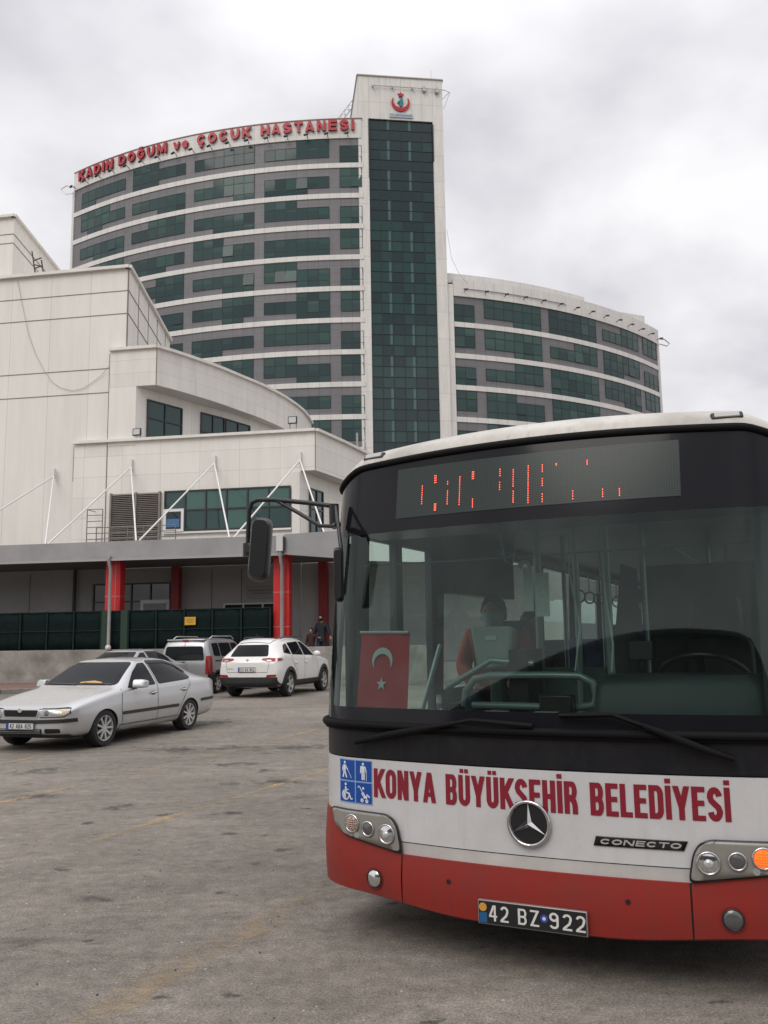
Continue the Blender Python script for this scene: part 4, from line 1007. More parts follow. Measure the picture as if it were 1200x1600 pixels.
def SX(x, z, off=0.):
    """point of the front surface at lateral position x"""
    ax = min(abs(x), 1.2999); j = 0
    while half[j+1][0] < ax: j += 1
    t = (ax-half[j][0])/max(1e-9, half[j+1][0]-half[j][0]); s_ = 1 if x >= 0 else -1
    p = S(MID+s_*j, z, off).lerp(S(MID+s_*(j+1), z, off), t); return p
def irange(x0, x1, y_end=.62):
    return [i for i in range(NP) if x0-1e-6 <= PLN[i][0] <= x1+1e-6 and PLN[i][1] <= y_end+1e-6]
def band(name, z0, z1, m, off=0., idx=None, nz=3, parent=None, smooth=60, lip=.0):
    """strip of the front shell between heights z0 and z1 (numbers or functions of x)"""
    idx = idx or irange(-2, 2); f0_ = z0 if callable(z0) else (lambda x: z0); f1_ = z1 if callable(z1) else (lambda x: z1)
    mb = MB(); rows = []
    for k in range(nz+1):
        rows.append([S(i, f0_(PLN[i][0])+(f1_(PLN[i][0])-f0_(PLN[i][0]))*k/nz, off) for i in idx])
    if lip:                                  # turned edges so the panel has a visible thickness
        rows.insert(0, [S(i, f0_(PLN[i][0]), off-lip) for i in idx]); rows.append([S(i, f1_(PLN[i][0]), off-lip) for i in idx])
    n_ = len(idx); vs_ = [p for r_ in rows for p in r_]
    mb.add(vs_, [(k*n_+i, k*n_+i+1, (k+1)*n_+i+1, (k+1)*n_+i) for k in range(len(rows)-1) for i in range(n_-1)])
    return mb.build(name, m, parent or bus, smooth=smooth, fix=False)
def decal(name, outl, m, off, parent=None, g=.05, thick=0.):
    v, f = grid_face(outl, g); mb = MB(); mb.add([SX(x, z, off) for x, z in v], f)
    o = mb.build(name, m, parent or bus, smooth=60, fix=False)
    if thick:
        sm = o.modifiers.new('thick', 'SOLIDIFY'); sm.thickness = thick; sm.offset = 0
    return o
M_bwhite = grime_mat('bus_white_paint', (.565, .56, .565), (.26, .235, .21), .24, .5, .30, .3)
M_cream = grime_mat('bus_roof_cream', (.56, .535, .49), (.22, .20, .18), .38, .4, .6)
M_bred = grime_mat('bus_red_bumper', (.255, .022, .016), (.10, .032, .027), .42, .35, .55, 0, .12, .6)
M_bblack = grime_mat('bus_black_panel', (.010, .010, .013), (.05, .047, .045), .3, .25, .3)
M_rub = mat('black_rubber', (.007, .0065, .007), .7, spec=.12)
M_frit = mat('glass_black_print', (.010, .010, .013), .10, spec=.22)
M_wsg = glass_mat('windscreen_glass', (.62, .74, .70), 1.0, .011, dcol=(.42, .52, .49))
M_sideg = glass_mat('bus_side_glass', (.84, .91, .88), 1.0, .006)
M_chrome = mat('chrome', (.62, .62, .63), .12, 1.0)
M_black = mat('satin_black', (.012, .012, .013), .35)
M_plast = mat('dark_plastic', (.020, .022, .025), .55, var=(3, .15))
ALLF = irange(-2, 2, 1.0)
def ztop(x): return 2.545-.025*(x/1.0)**2*(abs(x) < 1)-(.025+.085*smoothstep(abs(x), 1.0, 1.3))*(abs(x) >= 1)
# body panels of the front
band('lower_front_trim', .478, .535, mat('grey_white_trim', (.50, .48, .46), .45, var=(4, .2)), -.004, irange(-.7, .7), 1)
band('front_panel', lambda x: .54 if abs(x) < .705 else .60, .93, M_bwhite, 0, irange(-2, 2, 1.0), 5, lip=.012)
band('black_front_panel', .936, 1.088, M_bblack, -.002, ALLF, 3, lip=.01)
rb = MB(); rb.tube([S(i, 1.105, .012) for i in ALLF], .021, 8); rb.tube([S(i, 1.083, .008) for i in ALLF], .010, 6); rb.build('rubber_strip', M_rub, bus, smooth=70)
band('lower_glass_print', 1.118, 1.195, M_frit, 0, irange(-2, 2, .5), 2)
band('windscreen', 1.195, 2.135, M_wsg, 0, irange(-2, 2, .5), 12)
hd = band('display_header', 2.135, lambda x: ztop(x)-.004, M_frit, 0, irange(-2, 2, .5), 6)
sl = MB(); sl.tube([S(i, ztop(PLN[i][0])+.010, .003) for i in ALLF], .019, 8); sl.build('windscreen_seal', M_rub, bus, smooth=70)
for s_ in (-1, 1):
    ii = [i for i in irange(-2, 2, .5) if PLN[i][0]*s_ > 0]; i = ii[0] if s_ < 0 else ii[-1]
    mb = MB(); mb.tube([S(i, 1.1+.05*k, .003) for k in range(28)], .018, 6); mb.build('windscreen_seal', M_rub, bus, smooth=70)
# bumper
def bb(x): return .205+.05*smoothstep(abs(x), .3, 1.05)
CI = irange(-.687, .687); 
def bump_rows(idx, ztopf, nz=6):
    mb = MB(); rows = []
    for k in range(nz+3):
        r_ = []
        for i in idx:
            x = PLN[i][0]; z0, z1 = bb(x), ztopf(x)
            if k == 0: r_.append(S(i, z0+.02, -.10))
            elif k == 1: r_.append(S(i, z0, -.03))
            elif k == nz+2: r_.append(S(i, z1+.004, -.03))
            else:
                t = (k-2)/(nz-1); z = z0+.018+(z1-z0-.018)*t
                r_.append(S(i, z, .012*math.sin(math.pi*min(1, t*.9+.1))+.006))
        rows.append(r_)
    n_ = len(idx); mb.add([p for r_ in rows for p in r_], [(k*n_+i, k*n_+i+1, (k+1)*n_+i+1, (k+1)*n_+i) for k in range(len(rows)-1) for i in range(n_-1)])
    for e_ in (0, n_-1):                              # returns at the seams
        vs_ = [r_[e_] for r_ in rows]+[r_[e_]+Vector((0, .05, 0)) for r_ in rows]
        m_ = len(rows); mb.add(vs_, [(k, k+1, m_+k+1, m_+k) for k in range(m_-1)])
    return mb
bump_rows(CI, lambda x: .478).build('bumper_centre', M_bred, bus, smooth=45, fix=False)
def cz(x):
    a = abs(x)
    return .487+.05*smoothstep(a, .70, 1.03)+.115*smoothstep(a, 1.0, 1.15)
for s_ in (-1, 1):
    ii = [i for i in ALLF if PLN[i][0]*s_ >= .693] ; ii = [i for i in ii]
    bump_rows(ii, cz).build('bumper_corner', M_bred, bus, smooth=45, fix=False)
    mb = MB(); mb.tube([SX(s_*(.690-.028*(1-(z-.21)/.27)*0), z, .004) for z in (.245, .3, .4, .476)], .006, 5); mb.build('bumper_seam', M_black, bus)
    decal('tow_cover', circle2d(s_*.425, .385, .011), M_black, .0215)
# lettering and badges
M_btxt = mat('dark_red_lettering', (.215, .008, .022), .4)
block_text('lettering', 'KONYA BÜYÜKŞEHİR BELEDİYESİ', lambda x, z, k: SX(x+.006, z+.742, .0025+.0004*k), .145, 1.735, M_btxt, bus, .46, .182, .062)
em = MB(); em.lathe([(0, -.012), (.088, -.012), (.088, 0)], (0, 0, 0), 'y', 36)
EB = empty('star_emblem', tuple(SX(-.01, .688, .003)), 0, parent=bus)
em.build('disc', M_black, EB, smooth=40)
em = MB(); n_ = 40; em.tube([(.098*math.cos(2*math.pi*k/n_), -.016, .098*math.sin(2*math.pi*k/n_)) for k in range(n_)], .0085, 8, closed=True); em.build('ring', M_chrome, EB, smooth=80)
em = MB()
for k in range(3):
    a = math.pi/2+k*2*math.pi/3; t = (.092*math.cos(a), -.016, .092*math.sin(a)); b1 = (.017*math.cos(a+math.pi/3), -.0145, .017*math.sin(a+math.pi/3)); b2 = (.017*math.cos(a-math.pi/3), -.0145, .017*math.sin(a-math.pi/3)); c_ = (0, -.032, 0)
    em.add([c_, b1, t, b2], [(0, 1, 2), (0, 2, 3)])
em.build('star', M_chrome, EB, fix=False)
bd = decal('model_badge', [(.285, .612), (.672, .612), (.69, .653), (.297, .653)], M_black, .004, thick=.004)
block_text('lettering', 'CONECTO', lambda x, z, k: SX(.486+x, z+.6205, .0075+.0003*k), .024, .345, mat('silver_letter', (.45, .44, .42), .4, .3), bd, 1.5, .26, .25, slant=.3)
# accessibility stickers
M_sblue = mat('sticker_blue', (.004, .060, .30), .35); M_swhite = mat('sticker_white', (.66, .68, .72), .5); M_spale = mat('sticker_border', (.20, .33, .58), .5)
stk = decal('accessibility_sticker', [(-1.093, .698), (-.872, .698), (-.872, .922), (-1.093, .922)], M_spale, .0022, g=.02)
q = .1035; cells = [(-1.091, .8115), (-.981, .8115), (-1.091, .7005), (-.981, .7005)]
for (x0, z0) in cells:
    decal('sticker_field', [(x0+.003, z0+.003), (x0+q+.002, z0+.003), (x0+q+.002, z0+q+.002), (x0+.003, z0+q+.002)], M_sblue, .0032, stk, g=.02)
def picto(x0, z0, strokes, discs, polys=()):
    mb = MB()
    def put(o):
        v, f = grid_face(o, .03); mb.add([SX(x0+px*q, z0+pz*q, .0042) for px, pz in v], f)
    for pts, w_ in strokes: put(stroke2d(pts, w_))
    for c in discs: put(circle2d(*c, 14))
    for o in polys: put(o)
    mb.build('pictogram', M_swhite, stk, fix=False)
def ring2d(cx, cz_, r0, r1, a0, a1, n_=18):
    o = [(cx+r1*math.cos(R(a0+(a1-a0)*i/n_)), cz_+r1*math.sin(R(a0+(a1-a0)*i/n_))) for i in range(n_+1)]
    return o+[(cx+r0*math.cos(R(a1-(a1-a0)*i/n_)), cz_+r0*math.sin(R(a1-(a1-a0)*i/n_))) for i in range(n_+1)]
picto(*cells[0], [([(.36, .78), (.34, .50)], .17), ([(.34, .5), (.24, .14)], .085), ([(.36, .5), (.50, .14)], .085), ([(.30, .78), (.22, .62), (.24, .44)], .06), ([(.42, .76), (.58, .52)], .06), ([(.57, .53), (.82, .14)], .025)], [(.37, .89, .07)])
picto(*cells[1], [([(.50, .78), (.50, .46)], .20), ([(.45, .5), (.45, .10)], .085), ([(.56, .5), (.56, .10)], .085), ([(.37, .78), (.35, .42)], .07), ([(.63, .76), (.70, .48)], .06), ([(.70, .5), (.71, .06)], .03)], [(.5, .88, .07)])
picto(*cells[2], [([(.42, .76), (.44, .48)], .11), ([(.42, .46), (.66, .44), (.78, .16), (.88, .20)], .075), ([(.46, .62), (.62, .62)], .05)], [(.42, .88, .07)], [ring2d(.42, .36, .20, .26, 110, 370)])
picto(*cells[3], [([(.16, .78), (.22, .86), (.30, .80), (.56, .36)], .045), ([(.44, .55), (.60, .33), (.74, .36)], .16), ([(.72, .48), (.90, .34)], .07)], [(.50, .76, .065)], [ring2d(.42, .17, .045, .095, 0, 359), ring2d(.72, .15, .045, .095, 0, 359)])
# number plate
pt = empty('number_plate', tuple(SX(-.008, .276, .03)), 0, parent=bus)
mb = MB(); mb.box(-.258, .258, -.006, .014, -.053, .054); mb.build('plate_frame', mat('plate_frame', (.30, .29, .28), .4, .4), pt, bevel=.003)
mb = MB(); mb.box(-.253, .253, -.0085, -.0062, -.048, .050); mb.build('plate_face', mat('black_plate', (.012, .012, .015), .4), pt)
M_wch = mat('plate_white', (.62, .61, .58), .5)
for s_, x, w_ in (('42', -.155, .095), ('BZ', -.012, .10), ('922', .168, .165)):
    block_text('lettering', s_, lambda px, pz, k, x=x: (x+px, -.0095-.0003*k, -.034+pz), .070, w_, M_wch, pt, .56, .14, .22)
mb = MB(); mb.box(-.250, -.212, -.0105, -.0087, -.044, .0); mb.build('blue_band', mat('plate_blue', (.01, .09, .22), .5), pt)
mb = MB(); mb.lathe([(0, -.011), (.019, -.011), (.019, -.0087)], (-.232, 0, .024), 'y', 18); mb.build('plate_seal', mat('orange_seal', (.55, .28, .05), .5), pt)
mb = MB(); mb.lathe([(0, -.011), (.018, -.011), (.018, -.0087)], (.062, 0, .005), 'y', 18, 0); mb.lathe([(0, -.0115), (.008, -.0115), (.008, -.0110)], (.062, 0, .005), 'y', 14, 1); mb.build('plate_seal', [mat('blue_seal', (.03, .06, .32), .5), M_wch], pt)
# headlights
M_house = mat('lamp_housing_beige', (.28, .265, .24), .35, .2, var=(6, .15))
M_refl = mat('lamp_reflector', (.75, .75, .74), .10, 1.0); M_lens = glass_mat('lamp_lens', (.93, .94, .93), 1.6, .01)
M_amber = emat('amber_lamp_lit', (1.0, .17, .02), .55); M_amb0 = mat('amber_lamp_off', (.50, .38, .32), .12, .3)
M_greyl = mat('lamp_grey', (.14, .14, .14), .18, .5)
for s_ in (-1, 1):
    hl = empty('headlight', (0, 0, 0), 0, parent=bus)
    o2 = [(s_*x, z) for x, z in [(.690, .492), (1.03, .540), (1.105, .580), (1.135, .664), (.78, .662), (.735, .640), (.712, .60)]]
    o2 = rounded(o2, .03)
    cxx = sum(p[0] for p in o2)/len(o2); czz = sum(p[1] for p in o2)/len(o2)
    decal('surround', [(cxx+(x-cxx)*1.045, czz+(z-czz)*1.10) for x, z in o2], M_black, .016, hl, thick=.01)
    decal('housing', o2, M_house, .024, hl, thick=.006)
    for k, (lx, lz, lr, mm_) in enumerate(((.768, .572, .044, M_refl), (.883, .585, .034, M_greyl), (.985, .602, .041, M_amber if s_ > 0 else M_amb0))):
        p = SX(s_*lx, lz, .028); lm = empty('lamp', tuple(p), s_*math.atan(.2*lx), parent=hl)
        mb = MB(); n_ = 26; mb.tube([(lr*1.03*math.cos(2*math.pi*j/n_), -.004, lr*1.03*math.sin(2*math.pi*j/n_)) for j in range(n_)], .0055, 6, closed=True); mb.build('ring', M_chrome, lm, smooth=80)
        mb = MB(); mb.lathe([(lr, .0), (lr*.8, -.003), (lr*.5, -.006), (lr*.22, -.008), (.0001, -.0085)], (0, -.004, 0), 'y', 26); mb.build('reflector', mm_, lm, smooth=80, fix=False)
        if k == 0:
            mb = MB(); mb.ball((0, -.010, -.003), lr*.5, .012, lr*.5); mb.build('bulb_lens', mat('bulb_glass', (.5, .51, .52), .05, .4), lm, smooth=80)
        if k == 2:
            mb = MB()
            for a_ in range(-3, 4):
                for b_ in range(-3, 4):
                    if a_*a_+b_*b_ < 10: mb.ball((a_*lr*.26, -.0165+.0007*(a_*a_+b_*b_), b_*lr*.26), lr*.12, .004, lr*.12, 6, 4)
            mb.build('lens_pattern', mm_, lm, smooth=80)
    mb = MB(); p = SX(s_*.955, .548, .03); mb.lathe([(.016, 0), (.013, .004), (0.0001, .005)], tuple(p), 'y', 14, sgn=1); mb.build('adjuster', mat('lamp_clear', (.4, .4, .39), .2, .4), hl, smooth=60)
    fg = empty('fog_light', tuple(SX(s_*.852, .345, .021)), s_*math.atan(.17), parent=bus)
    mb = MB(); mb.lathe([(.052, -.001), (.046, .0), (.043, .012)], (0, 0, 0), 'y', 24, cap=False); mb.build('rim', M_bred, fg, smooth=60, fix=False)
    mb = MB(); mb.lathe([(.043, .0), (.034, -.006), (.020, -.010), (.0001, -.012)], (0, -.002, 0), 'y', 24); mb.build('lens', M_refl if s_ < 0 else M_greyl, fg, smooth=80, fix=False)
    mb = MB(); mb.tube([(.043*math.cos(2*math.pi*j/20), -.003, .043*math.sin(2*math.pi*j/20)) for j in range(20)], .004, 6, closed=True); mb.build('gasket', M_black, fg, smooth=80)
# destination display: lit dots on a dark matrix board
def led_mat():
    m, t, b = _new('led_board'); n = t.nodes; l = t.links
    b.inputs['Roughness'].default_value = .2; b.inputs['Specular IOR Level'].default_value = .3
    tc = n.new('ShaderNodeTexCoord'); sp = n.new('ShaderNodeSeparateXYZ'); l.new(tc.outputs['Object'], sp.inputs[0])
    def mm(op, a, b_):
        k = n.new('ShaderNodeMath'); k.operation = op
        for i, v in enumerate((a, b_)):
            if isinstance(v, (int, float)): k.inputs[i].default_value = v
            else: l.new(v, k.inputs[i])
        return k.outputs[0]
    fx = mm('ABSOLUTE', mm('SUBTRACT', mm('FRACT', mm('DIVIDE', sp.outputs[0], .0118), 0), .5), 0); fz = mm('ABSOLUTE', mm('SUBTRACT', mm('FRACT', mm('DIVIDE', sp.outputs[2], .0118), 0), .5), 0)
    dot = mm('LESS_THAN', mm('ADD', mm('MULTIPLY', fx, fx), mm('MULTIPLY', fz, fz)), .07)
    mx_ = n.new('ShaderNodeMix'); mx_.data_type = 'RGBA'; l.new(dot, mx_.inputs['Factor']); mx_.inputs['A'].default_value = (.024, .033, .031, 1); mx_.inputs['B'].default_value = (.044, .054, .050, 1)
    l.new(mx_.outputs['Result'], b.inputs['Base Color']); return m
dsp = decal('led_board', [(-.772, 2.205), (.735, 2.205), (.735, 2.487), (-.772, 2.487)], led_mat(), .003)
M_led = emat('led_red', (1.0, .10, .05), 3.4)
segs = [(-.598, 2.361, 2.261), (-.522, 2.41, 2.372), (-.518, 2.251, 2.218), (-.443, 2.368, 2.355), (-.442, 2.316, 2.245), (-.371, 2.387, 2.235), (-.299, 2.406, 2.37), (-.294, 2.257, 2.214), (-.143, 2.404, 2.369), (-.144, 2.333, 2.295), (-.071, 2.394, 2.306), (-.07, 2.278, 2.221), (.009, 2.406, 2.212), (.083, 2.404, 2.369), (.083, 2.331, 2.295), (.083, 2.25, 2.211), (.155, 2.403, 2.397), (.237, 2.252, 2.213), (.31, 2.405, 2.386), (.383, 2.249, 2.213), (.463, 2.246, 2.213)]
mb = MB()
for x, z1, z0 in segs:
    k = max(1, round((z1-z0)/.0118)+1)
    for j in range(k):
        z = z0+(z1-z0)*j/max(1, k-1)+.014
        for dx in ((0, .0075) if (x in (-.522, -.518, -.299)) else (0,)):
            p = SX(x-.010+dx, z, .0055); mb.ball(p, .0021, .0012, .0031, 6, 4)
mb.build('led_dots', M_led, dsp)
# wipers
wp = empty('wiper', (0, 0, 0), 0, parent=bus)
mb = MB(); mb.tube([SX(.03, 1.135, .03), SX(-.27, 1.155, .05), SX(-.6, 1.09, .05)], [.014, .012, .009], 6); mb.build('arm', M_rub, wp, smooth=60)
mb = MB(); mb.tube([SX(-.36, 1.138, .042), SX(-.55, 1.10, .040), SX(-.75, 1.062, .036), SX(-.95, 1.018, .034)], [.012, .020, .022, .016], 6); mb.build('blade', M_rub, wp, smooth=60)
wp = empty('wiper', (0, 0, 0), 0, parent=bus)
mb = MB(); mb.tube([SX(.16, 1.185, .03), SX(.40, 1.195, .05), SX(.53, 1.15, .05)], [.014, .012, .010], 6); mb.build('arm', M_rub, wp, smooth=60)
mb = MB(); mb.tube([SX(.46, 1.172, .042), SX(.60, 1.122, .040), SX(.74, 1.065, .036), SX(.90, 1.01, .034)], [.010, .018, .020, .012], 6); mb.build('blade', M_rub, wp, smooth=60)
# roof
rows = []
for k in range(9):
    a = R(90*k/8); ins = .50*(1-math.cos(a)); hz = .128*math.sin(a)
    row = []
    for i in range(NP):
        x, y, an = PLN[i]; z = ztop(x)+.032
        p = S(i, z, 0); nin = Vector((-math.sin(an), math.cos(an), 0)); w_ = ins*(1 if abs(x) < 1.0 else 1-.25*smoothstep(abs(x), 1.0, 1.3))
        c = p+nin*w_; c.z = z+hz+.02*(math.sin(a))*(1-(min(abs(x), 1.3)/1.3)**2); row.append(c)
    rows.append(row)
mb = MB(); mb.add([p for r_ in rows for p in r_], [(k*NP+i, k*NP+i+1, (k+1)*NP+i+1, (k+1)*NP+i) for k in range(8) for i in range(NP-1)])
top = rows[-1]; mb.add(top, [(i, i+1, NP-2-i, NP-1-i) for i in range(NP//2)])
mb.build('roof', M_cream, bus, smooth=60, fix=False)
for s_, tilt in ((-1, 0), (1, 0)):
    x = s_*.96; z = ztop(x)+.032; yy = SX(x, z).y
    mk = empty('marker_lamp', (x*.99, yy+.040, z+.030), s_*.22, parent=bus); mk.rotation_euler = (R(-28), 0, s_*.22)
    mb = MB(); mb.box(-.075, .075, -.03, .03, -.022, .022); mb.build('base', M_plast, mk, bevel=.01)
    mb = MB(); mb.box(-.058, .058, -.036, -.02, -.014, .016); mb.build('lens', mat('clear_lens', (.45, .44, .43), .2), mk, bevel=.004)
# mirror on its long arm, and the close-view mirror
mir = empty('mirror_arm', (0, 0, 0), 0, parent=bus)
YM = .30
mb = MB()
mb.tube([(-1.215, YM, 2.325), (-1.40, YM, 2.36), (-1.61, YM-.02, 2.392), (-1.73, YM-.02, 2.402), (-1.775, YM-.02, 2.39), (-1.797, YM-.02, 2.34), (-1.803, YM-.02, 2.2), (-1.803, YM-.02, 2.07)], .0145, 10)
mb.tube([(-1.60, YM-.02, 2.388), (-1.45, YM, 2.30), (-1.31, YM, 2.215), (-1.19, YM-.04, 2.20)], .012, 8)
mb.tube([(-1.215, YM, 2.335), (-1.212, YM, 2.2)], .03, 8); mb.tube([(-1.19, YM-.04, 2.20), (-1.10, YM-.16, 2.19)], .02, 8)
mb.tube([(-1.19, YM-.02, 2.315), (-1.10, YM-.16, 2.20), (-1.07, YM-.2, 2.13), (-1.045, YM-.22, 2.02)], .011, 8)
mb.tube([(-1.803, YM-.02, 2.14), (-1.803, YM-.02, 2.06)], .032, 10)
mb.build('arm', M_black, mir, smooth=60)
def mirror_shell(name, cx, cy, w_, h_, d_, cz_, rz, tilt):
    t = empty(name, (cx, cy, cz_), rz, parent=mir); t.rotation_euler = (0, R(tilt), rz)
    o = rounded([(-w_/2, -h_/2), (w_/2, -h_/2), (w_/2, h_/2), (-w_/2, h_/2)], .05, 6)
    mb = MB(); n_ = len(o); vs_ = [(x, 0, z) for x, z in o]+[(x*.98, -d_*.55, z*.985) for x, z in o]+[(x*.74, -d_, z*.88) for x, z in o]
    mb.add(vs_, [tuple(range(n_))]+[tuple(range(2*n_, 3*n_))]+[(k*n_+i, k*n_+(i+1) % n_, (k+1)*n_+(i+1) % n_, (k+1)*n_+i) for k in (0, 1) for i in range(n_)])
    mb.build('shell', M_black, t, smooth=50)
    mb = MB(); mb.add([(x*.93, .004, z*.96) for x, z in o], [tuple(range(n_))]); mb.build('mirror_glass', mat('mirror_glass', (.6, .62, .63), .03, 1.), t, fix=False)
mirror_shell('mirror', -1.708, YM-.02, .125, .385, .10, 2.095, R(24), 4)
mb = MB(); mb.box(-1.812, -1.765, YM-.05, YM-.01, 2.075, 2.14); mb.build('mirror_mount', M_black, mir, bevel=.01)
mirror_shell('mirror', -1.068, YM-.21, .052, .30, .05, 1.905, R(20), 0)
# sides, back, underside
M_bside = M_bwhite
for s_ in (-1, 1):
    X = HW*s_; y0 = 1.95 if s_ < 0 else 1.0
    lw = MB(); lw.box(min(X, X-.05*s_), max(X, X-.05*s_), y0, LEN, .54, 1.18); lw.build('side_panel', M_bside, bus)
    lw = MB(); lw.box(min(X+.004*s_, X-.05*s_), max(X+.004*s_, X-.05*s_), y0, LEN, .26, .535); lw.build('side_skirt', M_bred, bus)
    XU = (HW-.036)*s_
    up = MB(); up.box(min(XU, XU-.06*s_), max(XU, XU-.06*s_), .62, LEN, 2.24, 2.47); up.build('cant_rail', M_frit, bus)
    pil = ([.62, 1.85] if s_ < 0 else [.62, 1.45])+[3.1, 4.5, 5.9, 7.3, 8.7, 10.1, 11.75]
    for yp in pil:
        p_ = MB(); p_.obox((X-.03*s_, yp+.05, 1.15 if yp > .7 else .5), (XU-.03*s_, yp+.05, 2.26), .07, .11, up=(0, 1, 0)); p_.build('window_post', M_frit, bus)
    for a, b in zip(pil[(1 if s_ < 0 else 0):], pil[(2 if s_ < 0 else 1):]):
        g = MB(); g.quad((X-.02*s_, a+.1, 1.18), (X-.02*s_, b, 1.18), (XU-.02*s_, b, 2.25), (XU-.02*s_, a+.1, 2.25)); g.build('side_window', M_sideg, bus, fix=False)
    for yw in (2.55, 8.5):
        wh = empty('wheel', (X-.18*s_, yw, .48), 0, parent=bus)
        t_ = MB(); t_.lathe([(.28, -.13), (.44, -.14), (.475, -.10), (.48, 0), (.475, .10), (.44, .14), (.28, .13)], (0, 0, 0), 'x', 30, cap=False); t_.build('tyre', M_rub, wh, smooth=50)
        t_ = MB(); t_.lathe([(.0001, .06*s_), (.12, .07*s_), (.14, .03*s_), (.24, .02*s_), (.285, .12*s_)], (0, 0, 0), 'x', 24); t_.build('rim', mat('steel_rim', (.35, .35, .35), .5, .5), wh, smooth=40)
        t_ = MB(); t_.box(min(X+.002*s_, X-.45*s_), max(X+.002*s_, X-.45*s_), yw-.6, yw+.6, .56, 1.08); t_.build('wheel_housing', M_black, bus)
# entrance door on the bus's right-hand side (two glazed leaves)
for yd in (.68, 1.28):
    dr = empty('door_leaf', (-HW+.03, yd, 0), 0, parent=bus)
    mb = MB()
    for a, b, w_ in (((0, 0, .36), (0, 0, 2.23), .05), ((0, .54, .36), (0, .54, 2.23), .05), ((0, 0, .38), (0, .54, .38), .06), ((0, 0, 2.21), (0, .54, 2.21), .06)):
        mb.obox(a, b, w_, w_*.8, up=(1, 0, 0) if a[2] == b[2] else (0, 1, 0))
    mb.build('door_frame', M_plast, dr)
    mb = MB(); mb.quad((.0, .02, .4), (.0, .52, .4), (.02, .52, 2.19), (.02, .02, 2.19)); mb.build('door_glass', M_sideg, dr, fix=False)
    mb = MB(); mb.tube([(.09, .06, .95), (.09, .50, 1.50)], .018, 8); mb.tube([(.1, .08, .62), (.1, .48, 1.05)], .016, 8); mb.build('door_handrail', mat('door_rail', (.30, .38, .37), .3, .2), dr, smooth=60)
bk = MB(); bk.box(-HW+.05, HW-.05, LEN-.06, LEN, .3, 1.3); bk.box(-HW+.05, HW-.05, LEN-.06, LEN, 2.1, 2.65); bk.box(-HW+.05, -.9, LEN-.06, LEN, 1.3, 2.1); bk.box(.9, HW-.05, LEN-.06, LEN, 1.3, 2.1); bk.build('back_wall', M_bside, bus)
bk = MB(); bk.quad((-.9, LEN-.03, 1.3), (.9, LEN-.03, 1.3), (.9, LEN-.03, 2.1), (-.9, LEN-.03, 2.1)); bk.build('rear_window', M_sideg, bus, fix=False)
ub = MB(); ub.box(-1.15, 1.15, .5, LEN-.1, .27, .34); ub.build('underfloor', M_black, bus)
fl = MB(); fl.box(-1.24, 1.24, .45, LEN-.1, .345, .37); fl.build('floor', mat('vinyl_floor', (.09, .10, .10), .6, var=(4, .2)), bus)
cl = MB(); cl.box(-1.2, 1.2, .75, LEN-.1, 2.36, 2.40); cl.build('ceiling', mat('interior_ceiling', (.32, .33, .32), .6, var=(1, .1)), bus)
hb = MB(); hb.slab([(x, PLN[i][1]+.06+.12) for i, x in [(i, PLN[i][0]*.93) for i in irange(-1.25, 1.25)]]+[(1.18, .85), (-1.18, .85)], 2.17, 2.36); hb.build('display_box', M_black, bus)
# ---- interior
M_int = mat('interior_grey', (.085, .105, .10), .55, var=(2, .15)); M_pole = mat('teal_grey_pole', (.23, .28, .275), .30, .25)
M_seat = mat('seat_fabric_blue', (.022, .028, .075), .9, var=(30, .3)); M_dash = mat('dashboard', (.030, .048, .050), .55, var=(3, .15))
mb = MB(); idx = irange(-1.27, 1.27, .45)
fr = [S(i, 1.12, -.05) for i in idx]
mb.slab([(p.x*.985, p.y) for p in fr]+[(1.2, .72), (-1.0, .66)], .5, 1.135); mb.build('dashboard', M_dash, bus)
mb = MB(); hood = [(.23, .30), (1.05, .40), (1.08, .66), (.98, .80), (.26, .74)]
o2 = rounded(hood, .05); n_ = len(o2); ccx, ccy = .65, .56
mb.add([(x, y, 1.13) for x, y in o2]+[(ccx+(x-ccx)*.96, ccy+(y-ccy)*.92, 1.30) for x, y in o2]+[(ccx+(x-ccx)*.86, ccy+(y-ccy)*.7, 1.355) for x, y in o2], [(k*n_+i, k*n_+(i+1) % n_, (k+1)*n_+(i+1) % n_, (k+1)*n_+i) for k in (0, 1) for i in range(n_)]+[tuple(range(2*n_, 3*n_))])
mb.build('instrument_hood', mat('instrument_hood', (.032, .050, .054), .5), bus, smooth=50)
sw_ = empty('steering_wheel', (.70, .98, 1.30), 0, parent=bus); sw_.rotation_euler = (R(-38), 0, 0)
mb = MB(); mb.tube([(.235*math.cos(2*math.pi*k/32), .235*math.sin(2*math.pi*k/32), 0) for k in range(32)], .017, 8, closed=True); mb.build('rim', M_black, sw_, smooth=80)
mb = MB(); mb.lathe([(.0001, .03), (.07, .02), (.075, -.02)], (0, 0, -.02), 'z', 18)
for a in (20, 160, 270): mb.obox((0, 0, -.02), (.23*math.cos(R(a)), .23*math.sin(R(a)), 0), .04, .015)
mb.build('hub', M_plast, sw_, smooth=40)
mb = MB(); mb.tube([(.70, 1.0, 1.27), (.70, .80, .8)], .05, 10); mb.build('steering_column', M_plast, bus)
